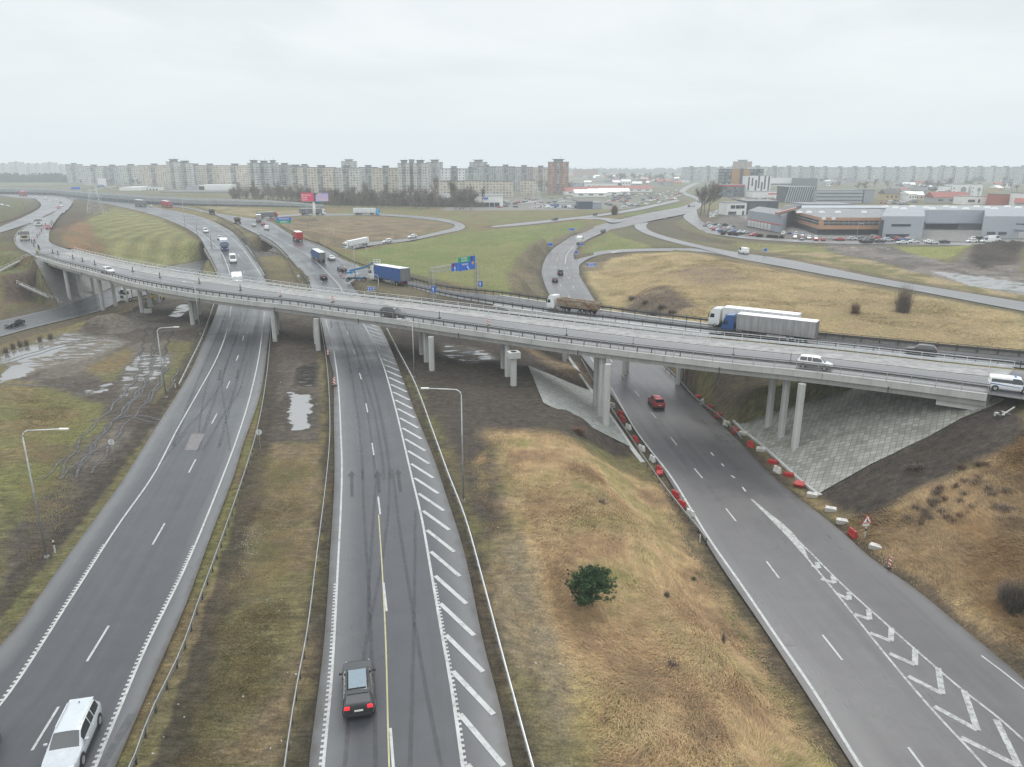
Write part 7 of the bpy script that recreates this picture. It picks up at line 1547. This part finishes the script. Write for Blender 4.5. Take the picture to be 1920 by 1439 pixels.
parked([(1360,371),(1500,374),(1480,383),(1380,376)], 18, 'below the office blocks', 'cars parked below the office blocks', 0); parked([(1660,372),(1720,374),(1715,386),(1650,384)], 24, 'in the lot among the small houses', 'cars in the lot among the small houses', .2)
print('PARKED', len([o for o in COL.objects if o.name.startswith('parked_car')]))
for (bx, by), (tx, ty), (hx, hy), lb in (((1463,437),(1463,402),(1470,400),'lamp post in front of the dark entrance block'),((1606,446),(1606,420),(1612,419),'lamp post before the orange building'),((1344,414),(1344,399),(1350,399),'left lamp post of the workshop car park'),((1370,418),(1371,402),(1377,402),'right lamp post of the workshop car park')): lamp((bx,by),(tx,ty),(hx,hy),lb)
# ================================================================ trees, bushes, grass
BARK = M('bare_bark', (.13,.105,.085), .9, var=.3, scale=2); BARK_L = M('pale_bark', (.23,.20,.165), .9, var=.3, scale=2); TWIG = M('twigs', (.155,.125,.10), .95, var=.25, scale=1.5); TWIG_R = M('reddish_twigs', (.15,.09,.06), .95, var=.3, scale=1.5); TWIG_D = M('dark_twigs', (.085,.07,.055), .95, var=.3, scale=1.5); CONIF = M('pine_needles', (.026,.062,.024), .8, var=.5, scale=2.5); CONIF_L = M('pine_needle_tips', (.055,.105,.035), .8, var=.4, scale=3)
def bare_tree(H, seed, spread=.35, stems=1, upright=.6, twigs=700, fine=.012):
    r = random.Random(seed); wood, tw = MB(), MB(); ends = []
    def grow(p, d, L, rad, lvl):
        n = 3; q = p
        for k in range(n):
            d = (d+Vector((r.gauss(0,.10),r.gauss(0,.10),r.gauss(.03,.05)))).normalized(); e = q+d*L/n; r1 = rad*(1-.22*(k+1)/n*1.5)
            wood.tube(q, e, rad*(1-.33*k/n), max(rad*(1-.33*(k+1)/n), .008), n=5 if lvl < 2 else 3, cap=False)
            if lvl < 3 and (k > 0 or lvl > 0):
                for _ in range(2 if lvl else 2):
                    a = r.uniform(0, 2*math.pi); sd = Vector((math.cos(a), math.sin(a), 0)); nd = (d*upright+sd*spread*r.uniform(.7,1.3)*2).normalized()
                    grow(e, nd, L*r.uniform(.45,.62), rad*.45, lvl+1)
            if lvl >= 2: ends.append((e.copy(), d.copy()))
            q = e
        if lvl < 3: grow(q, (d+Vector((r.gauss(0,.2),r.gauss(0,.2),.1))).normalized(), L*.55, rad*.55, lvl+1)
    for s in range(stems):
        a = r.uniform(0,6.28); lean = 0 if stems == 1 else r.uniform(.1,.5); grow(Vector((math.cos(a)*.15*(stems > 1), math.sin(a)*.15*(stems > 1), -.2)), Vector((math.cos(a)*lean, math.sin(a)*lean, 1)).normalized(), H*.42, H*(.017 if stems == 1 else .010), 0)
    if ends:
        for _ in range(twigs):
            p, d = r.choice(ends); dd = (d+Vector((r.gauss(0,.6),r.gauss(0,.6),r.gauss(.25,.4)))).normalized(); l = H*r.uniform(.035,.10); u = dd.orthogonal().normalized()*fine*H/10; tw.poly([p-u, p+u, p+dd*l])
    m = max(v[2] for v in wood.v+tw.v); k = H/m
    return wood, tw, k
def mk_tree(seed, H=10, wm=BARK, tm=TWIG, **kw):
    w, t_, k = bare_tree(H, seed, **kw); mk_ = w.mesh('trunk', wm, merge=False); mc = t_.mesh('crown', tm, merge=False)
    for me_ in (mk_, mc):
        for v in me_.vertices: v.co *= k
    return mk_, mc
TV = [mk_tree(1, spread=.28, twigs=1300, fine=.02), mk_tree(2, spread=.22, upright=.9, twigs=1300, fine=.02), mk_tree(3, spread=.35, twigs=1300, fine=.02), mk_tree(4, wm=BARK_L, spread=.25, upright=.8, twigs=1100, fine=.02), mk_tree(5, spread=.4, tm=TWIG_D, twigs=1400, fine=.022)]
NEAR = mk_tree(21, wm=BARK, tm=TWIG, spread=.32, upright=.7, twigs=4200, fine=.013)
def tree(q, H, v, label, group, name='bare_tree', rz=None, sx=1.0, cat='tree'):
    g = empty(name, q, rz if rz is not None else random.uniform(0,6.28), label, cat, group); s = H/10; g.scale = (s*sx, s*sx, s); a, b_ = v if isinstance(v, tuple) else TV[v]; link('trunk', a, g); link('crown', b_, g); return g
tree(W(1313,404,0), 22, NEAR, 'tall bare tree, left of the pair beside the far junction', 'tall bare trees beside the far junction', rz=1.0); tree(W(1327,406,0), 24, NEAR, 'tall bare tree, right of the pair beside the far junction', 'tall bare trees beside the far junction', rz=2.6); tree(W(1320,400,0), 18, NEAR, 'slimmer bare tree between the tall pair at the junction', 'tall bare trees beside the far junction', rz=.2)
for i in range(170):
    px = random.uniform(435, 890); py = random.uniform(385, 396) if px > 600 else random.uniform(376,386); q = W(px, py, 0); H = random.uniform(10,17)
    tree(q, H, random.randrange(5), 'bare tree in the belt before the apartment row', 'bare trees of the belt before the apartment row')
for px, H in ((816,26),(848,24),(852,22),(690,21),(724,20),(770,20),(450,20),(476,21),(505,19),(530,20),(660,18),(880,19),(905,17)): tree(W(px,390 if px > 600 else 380,0), H, random.choice((0,1,3)), 'tall bare poplar overtopping the tree belt', 'tall bare poplars overtopping the tree belt', 'poplar', sx=.62)
for i in range(60):
    px = random.uniform(120, 600); tree(W(px, random.uniform(346,352), 0), random.uniform(9,15), random.randrange(5), 'hazy bare tree at the foot of the apartment blocks', 'hazy bare trees at the foot of the apartment blocks')
for i in range(30): tree(W(random.uniform(1130,1300), random.uniform(334,342), 0), random.uniform(12,20), 4, 'dim tree in the distant wood left of the far road', 'dim trees of the distant wood', sx=1.4)
for i in range(34): tree(W(random.uniform(1560,1990), random.uniform(350,362), 0), random.uniform(10,17), random.randrange(5), 'hazy bare tree among the houses on the right', 'hazy bare trees among the houses on the right', sx=1.3)
for i in range(16): tree(W(random.uniform(960,1075), random.uniform(354,360), 0), random.uniform(12,17), random.choice((4,2)), 'dark bare tree below the brick tower', 'dark bare trees below the brick tower', sx=1.2)
# distant woods: one mass of small leafless crowns
def wood(name, label, x0, x1, py, h, n, mat, dep=60, tri=2.2):
    mb = MB(); a, b_ = W(x0, py, 0), W(x1, py, 0)
    for i in range(n):
        f = random.random(); x = a.x+(b_.x-a.x)*f; y = a.y+random.uniform(0,dep); hh = h*(.55+.45*math.sin(f*37+1.3*math.sin(f*91))**2)*random.uniform(.75,1.1)
        for k in range(13):
            z = random.uniform(.05,1)**.8*hh; rr_ = random.uniform(1,1)*3.5*(1-.4*z/hh); c = Vector((x+random.gauss(0,rr_), y+random.gauss(0,2), z)); t_ = tri*random.uniform(.6,1.3); mb.poly([c+Vector((-t_,0,-t_*.5)), c+Vector((t_,random.uniform(-1,1),-t_*.3)), c+Vector((random.uniform(-t_,t_)*.5,0,t_))])
    o = mb.build(name, mat, merge=False); tag(o, label, 'wood', kind='stuff')
WD = M('distant_wood', (.075,.07,.06), .95, var=.35, scale=.05, world=True)
wood('wood', 'hazy brown wood at the far left behind the motorway', -80, 130, 343, 17, 420, WD); wood('wood', 'hazy wood behind the left car lot', 130, 420, 338, 13, 420, WD); wood('wood', 'distant dark wood on the centre horizon', 1060, 1300, 326, 22, 420, WD, 200, 4); wood('wood', 'brown wood belt before the distant right-hand slabs', 1480, 1990, 341, 8, 500, WD, 60, 2.4); wood('wood', 'faint wood line on the horizon', -400, 2400, 316, 34, 900, WD, 600, 10); wood('undergrowth', 'grey-brown undergrowth filling the tree belt', 440, 900, 390, 6.5, 1100, M('undergrowth', (.13,.11,.09), .95, var=.3, scale=.3, world=True), 14, .7)
# bushes
def bush(px, py, H, Wd, label, mat=TWIG, n=900, name='bush', z=None, group=None, th=.02):
    q = z_at(px, py); g = empty(name, q, 0, label, 'bush', group); mb = MB(); r = random.Random(px)
    for i in range(n):
        a = r.uniform(0,6.28); e = abs(r.gauss(.0,.55)); e = min(e, 1.25); d = Vector((math.cos(a)*math.sin(e), math.sin(a)*math.sin(e), math.cos(e))); l = H*r.uniform(.45,1.05); b0 = Vector((r.gauss(0,Wd*.12), r.gauss(0,Wd*.12), 0)); mid = b0+Vector((d.x*Wd/H*l*.5, d.y*Wd/H*l*.5, d.z*l*.55)); tip = b0+Vector((d.x*Wd/H*l*.9, d.y*Wd/H*l*.9, d.z*l)); u = Vector((math.sin(a), -math.cos(a), 0))*th
        mb.poly([b0-u, b0+u, mid+u*.7, mid-u*.7]); mb.poly([mid-u*.7, mid+u*.7, tip])
        for _ in range(2):
            s = mid.lerp(tip, r.random()); e2 = s+Vector((r.gauss(0,1),r.gauss(0,1),r.uniform(.2,1)))*H*.12; mb.poly([s-u*.5, s+u*.5, e2])
    mb.build('branches', mat, g, merge=False)
    st = MB()
    for i in range(7): a = i*.9; st.tube((0,0,-.2), (math.cos(a)*Wd*.2, math.sin(a)*Wd*.2, H*.6), .06, .02, n=5)
    st.build('stem', BARK, g); return g
bush(1692,586,7.0,5.2,'large bare spiky bush in the dry grass field at the right',n=800,th=.02); bush(1603,588,3.1,3.6,'low brown bush left of the large spiky one',TWIG_R,n=380)
bush(1152,403,6.5,5.0,'round reddish bare tree beside the upper road',TWIG_R,n=2200,name='bush',th=.04); bush(1905,1150,3.2,2.6,'dark bare bush at the right edge in the foreground',TWIG_D,n=900,th=.011); bush(1885,1130,2.4,2.2,'smaller bare bush beside the dark one at the right edge',TWIG,n=500,th=.011)
bush(1085,812,.7,2.2,'dark reddish low shrub at the foot of the left paving',TWIG_R,n=900); bush(1128,945,.6,1.3,'small grey tuft above the pine in the straw field',TWIG,n=150); bush(1355,1210,1.2,.5,'thin dry weed standing by the right-hand road',TWIG,n=70); bush(1250,1122,.8,.6,'small dark weed right of the pine',TWIG,n=60); bush(1260,1250,.6,1.2,'grey tuft low in the straw field',TWIG,n=70); bush(1300,1090,.5,.4,'small green-grey tuft on the roadside slope',CONIF_L,n=200)
for px, py in ((25,655),(50,648),(75,641),(12,662),(95,636),(38,650)): bush(px,py,1.6,1.8,'bare twiggy bush beside the sunken road at the left',TWIG,n=90,group='bare bushes beside the sunken road')
for px, py in ((1240,578),(1210,570),(1185,562),(1225,590),(1260,588)): bush(px,py,1.2,3.4,'dark scrub in the hollow right of the bend',TWIG,n=380,group='dark scrub in the hollow right of the bend',th=.03)
for k in range(40):
    px, py = random.uniform(1700,1900), random.uniform(870,985); bush(px,py,.7,1.7,'brown weed clump on the bank below the overpass end',random.choice((TWIG,TWIG,TWIG_R)),n=120,group='brown weed clumps on the bank below the overpass end')
for k in range(14):
    px, py = random.uniform(1350,1470), 0; py = 440+(px-1350)*.06; bush(px,py,1.5,3.0,'clipped dark hedge bush along the car park',TWIG_D,n=260,group='dark hedge bushes along the car park',th=.07)
# the young pine ------------------------------------------------------
q = z_at(1110,1140); g = empty('pine_tree', q, 0, 'young dark green pine alone in the straw field', 'tree'); r = random.Random(5); nd = MB(); br = MB(); Hh = 3.9; Rr = 2.15
br.tube((0,0,-.2),(0,0,Hh*.86),.09,.02,n=6)
for i in range(120):
    z = r.uniform(.12,.93)*Hh; a = r.uniform(0,6.28); prof = math.sin(min(1,(z/Hh)*1.05+.18)*math.pi)**.55; L = Rr*prof*r.uniform(.70,1.06); up = .25+.5*z/Hh; d = Vector((math.cos(a),math.sin(a),up*.9)).normalized(); e = Vector((0,0,z*.85))+d*L; br.tube((0,0,z*.85), e, .025, .008, n=3, cap=False)
    for j in range(15):
        f = r.uniform(.35,1.05); c = Vector((0,0,z*.85))+d*L*f+Vector((r.gauss(0,.10),r.gauss(0,.10),r.gauss(.03,.08)))
        sd = (d*.4+Vector((r.gauss(0,.7),r.gauss(0,.7),r.uniform(.3,1.1)))).normalized(); mi = 1 if r.random() < .22 and f > .8 else 0
        for k in range(11):
            t_ = r.random(); p = c+sd*.22*t_; dd = (sd*.5+Vector((r.gauss(0,.7),r.gauss(0,.7),r.gauss(.2,.6)))).normalized(); u = dd.orthogonal().normalized()*.026; nd.poly([p-u, p+u, p+dd*r.uniform(.12,.22)], mi)
nd.build('crown', [CONIF, CONIF_L], g, merge=False); br.build('trunk', BARK, g, merge=False)
# dry grass: bent straws, one stuff object per field ------------------------------------
def grass(name, label, poly, n, hgt, wd, mats, lean=(0,0), z=0, clump=.55, lie=.8):
    P = [(W(a[0], a[1], a[2] if len(a) > 2 else z)) for a in poly]; P = [(p.x,p.y) for p in P]; xs_ = [p[0] for p in P]; ys_ = [p[1] for p in P]
    x = rng.uniform(min(xs_),max(xs_),n*4); y = rng.uniform(min(ys_),max(ys_),n*4)
    sdd = inpoly_sd(x,y,P); k = sdd > rng.random(len(x))**.6*2.2+1.5*fbm(x,y,1.5,2,60)-.8; x, y, sdd = x[k], y[k], sdd[k]
    dn = fbm(x,y,2.2,3,77); wgt = rng.random(len(x)) < np.clip((dn-.25)*3.2,.35,1); x, y, sdd = x[wgt][:n], y[wgt][:n], sdd[wgt][:n]; m_ = len(x)
    # bilinear height on the terrain grid
    ri = (np.log(y+30)-lg[0])/(lg[1]-lg[0]); ci = (x/(y+35)-us[0])/(us[1]-us[0]); i0 = np.clip(ri.astype(int),0,NR-2); j0 = np.clip(ci.astype(int),0,NC-2); fi, fj = ri-i0, ci-j0; HG = HGRID
    zz = (HG[i0,j0]*(1-fj)+HG[i0,j0+1]*fj)*(1-fi)+(HG[i0+1,j0]*(1-fj)+HG[i0+1,j0+1]*fj)*fi
    ang = fbm(x,y,9,2,88)*6+rng.normal(0,.6,m_)+(lean[0]); dx, dy = np.cos(ang), np.sin(ang); h = hgt*(.55+.9*rng.random(m_))*(.6+.8*fbm(x,y,3,2,99))*(.35+.65*smooth(sdd/3.5)); px_, py_ = -dy*wd, dx*wd; l = lie*(.5+rng.random(m_))
    V = np.zeros((m_,5,3)); V[:,0] = np.stack([x-px_,y-py_,zz-.03],1); V[:,1] = np.stack([x+px_,y+py_,zz-.03],1); mx, my, mz = x+dx*h*l*.35, y+dy*h*l*.35, zz+h*.42*(1.25-lie*.5)
    V[:,2] = np.stack([mx+px_*.7,my+py_*.7,mz],1); V[:,3] = np.stack([mx-px_*.7,my-py_*.7,mz],1); V[:,4] = np.stack([x+dx*h*l,y+dy*h*l,zz+h*(1.05-lie*.75)],1)
    me = bpy.data.meshes.new(name); me.vertices.add(m_*5); me.vertices.foreach_set('co', V.astype(np.float32).ravel()); b_ = np.arange(m_)[:,None]*5; q4 = b_+np.array([[0,1,2,3]]); q3 = b_+np.array([[3,2,4]])
    me.loops.add(m_*7); me.polygons.add(m_*2); me.loops.foreach_set('vertex_index', np.concatenate([q4.ravel(),q3.ravel()]).astype(np.int32)); me.polygons.foreach_set('loop_start', np.concatenate([np.arange(m_)*4, m_*4+np.arange(m_)*3]).astype(np.int32)); me.update(calc_edges=True)
    mi = np.clip((fbm(x,y,4,3,44)*1.6-.3+rng.normal(0,.18,m_))*len(mats),0,len(mats)-1).astype(np.int32)
    for q_ in mats: me.materials.append(q_)
    me.polygons.foreach_set('material_index', np.concatenate([mi,mi])); o = link(name, me); tag(o, label, 'grass', kind='stuff'); return o
def gm(n, c): return M(n, c, .85, var=.25, scale=.8, world=True)
ST1, ST2, ST3, ST4, ST5 = gm('straw_pale',(.48,.345,.185)), gm('straw_ochre',(.39,.25,.125)), gm('straw_green',(.29,.255,.10)), gm('straw_brown',(.26,.175,.10)), gm('turf_olive',(.165,.15,.065))
grass('dry_grass','long flattened straw-coloured grass covering the field between the two roads',[(925,815,0),(1040,808,0),(1110,850,-2),(1185,872,-4),(1250,905,-5),(1330,1040,-5),(1440,1200,-4.8),(1600,1439,-4.5),(1680,1560,-4.5),(1090,1560,-.5),(1090,1380,-.5),(1030,1200,-.5),(985,1000,0)],190000,.55,.016,[ST3,ST1,ST1,ST2,ST4],lie=.95)
grass('dry_grass','tall brown and straw grass on the bank right of the road',[(1560,960,-5),(1700,905,-1),(1830,835,3),(1920,800,4),(2050,900,3),(2000,1300,-4),(1745,1110,-5),(1640,1040,-5)],90000,.6,.018,[ST1,ST4,ST1,ST2],lie=.75)
grass('short_grass','short olive turf between the two carriageways',[(470,850,0),(612,850,0),(594,1050,0),(555,1300,0),(530,1560,0),(200,1560,0),(300,1330,0),(420,1030,0)],90000,.14,.012,[ST5,ST4,ST3,ST5],lie=.6)
grass('short_grass','short mossy turf beside the muddy yard at the left',[(0,720,0),(120,740,0),(200,780,0),(140,860,0),(180,930,0),(120,1030,0),(0,1190,0)],60000,.16,.018,[ST5,ST3,ST5,ST4],lie=.6)
grass('dry_grass','dry grass strip along the hatched margin guard rail',[(850,870,0),(925,830,0),(960,1000,0),(1030,1250,0),(1085,1560,0),(1010,1560,0),(960,1200,0),(900,1000,0)],40000,.22,.014,[ST4,ST5,ST2],lie=.8)
grass('dry_grass','pale dry grass of the big field behind the ramp viaduct',[(1110,500,-4),(1170,480,-3),(1330,480,-1.5),(1560,525,-1),(1920,590,-1),(1950,650,3),(1560,628,3),(1330,600,2),(1150,570,-3)],90000,.32,.035,[ST1,ST2,ST4,ST1,ST3],lie=.9)
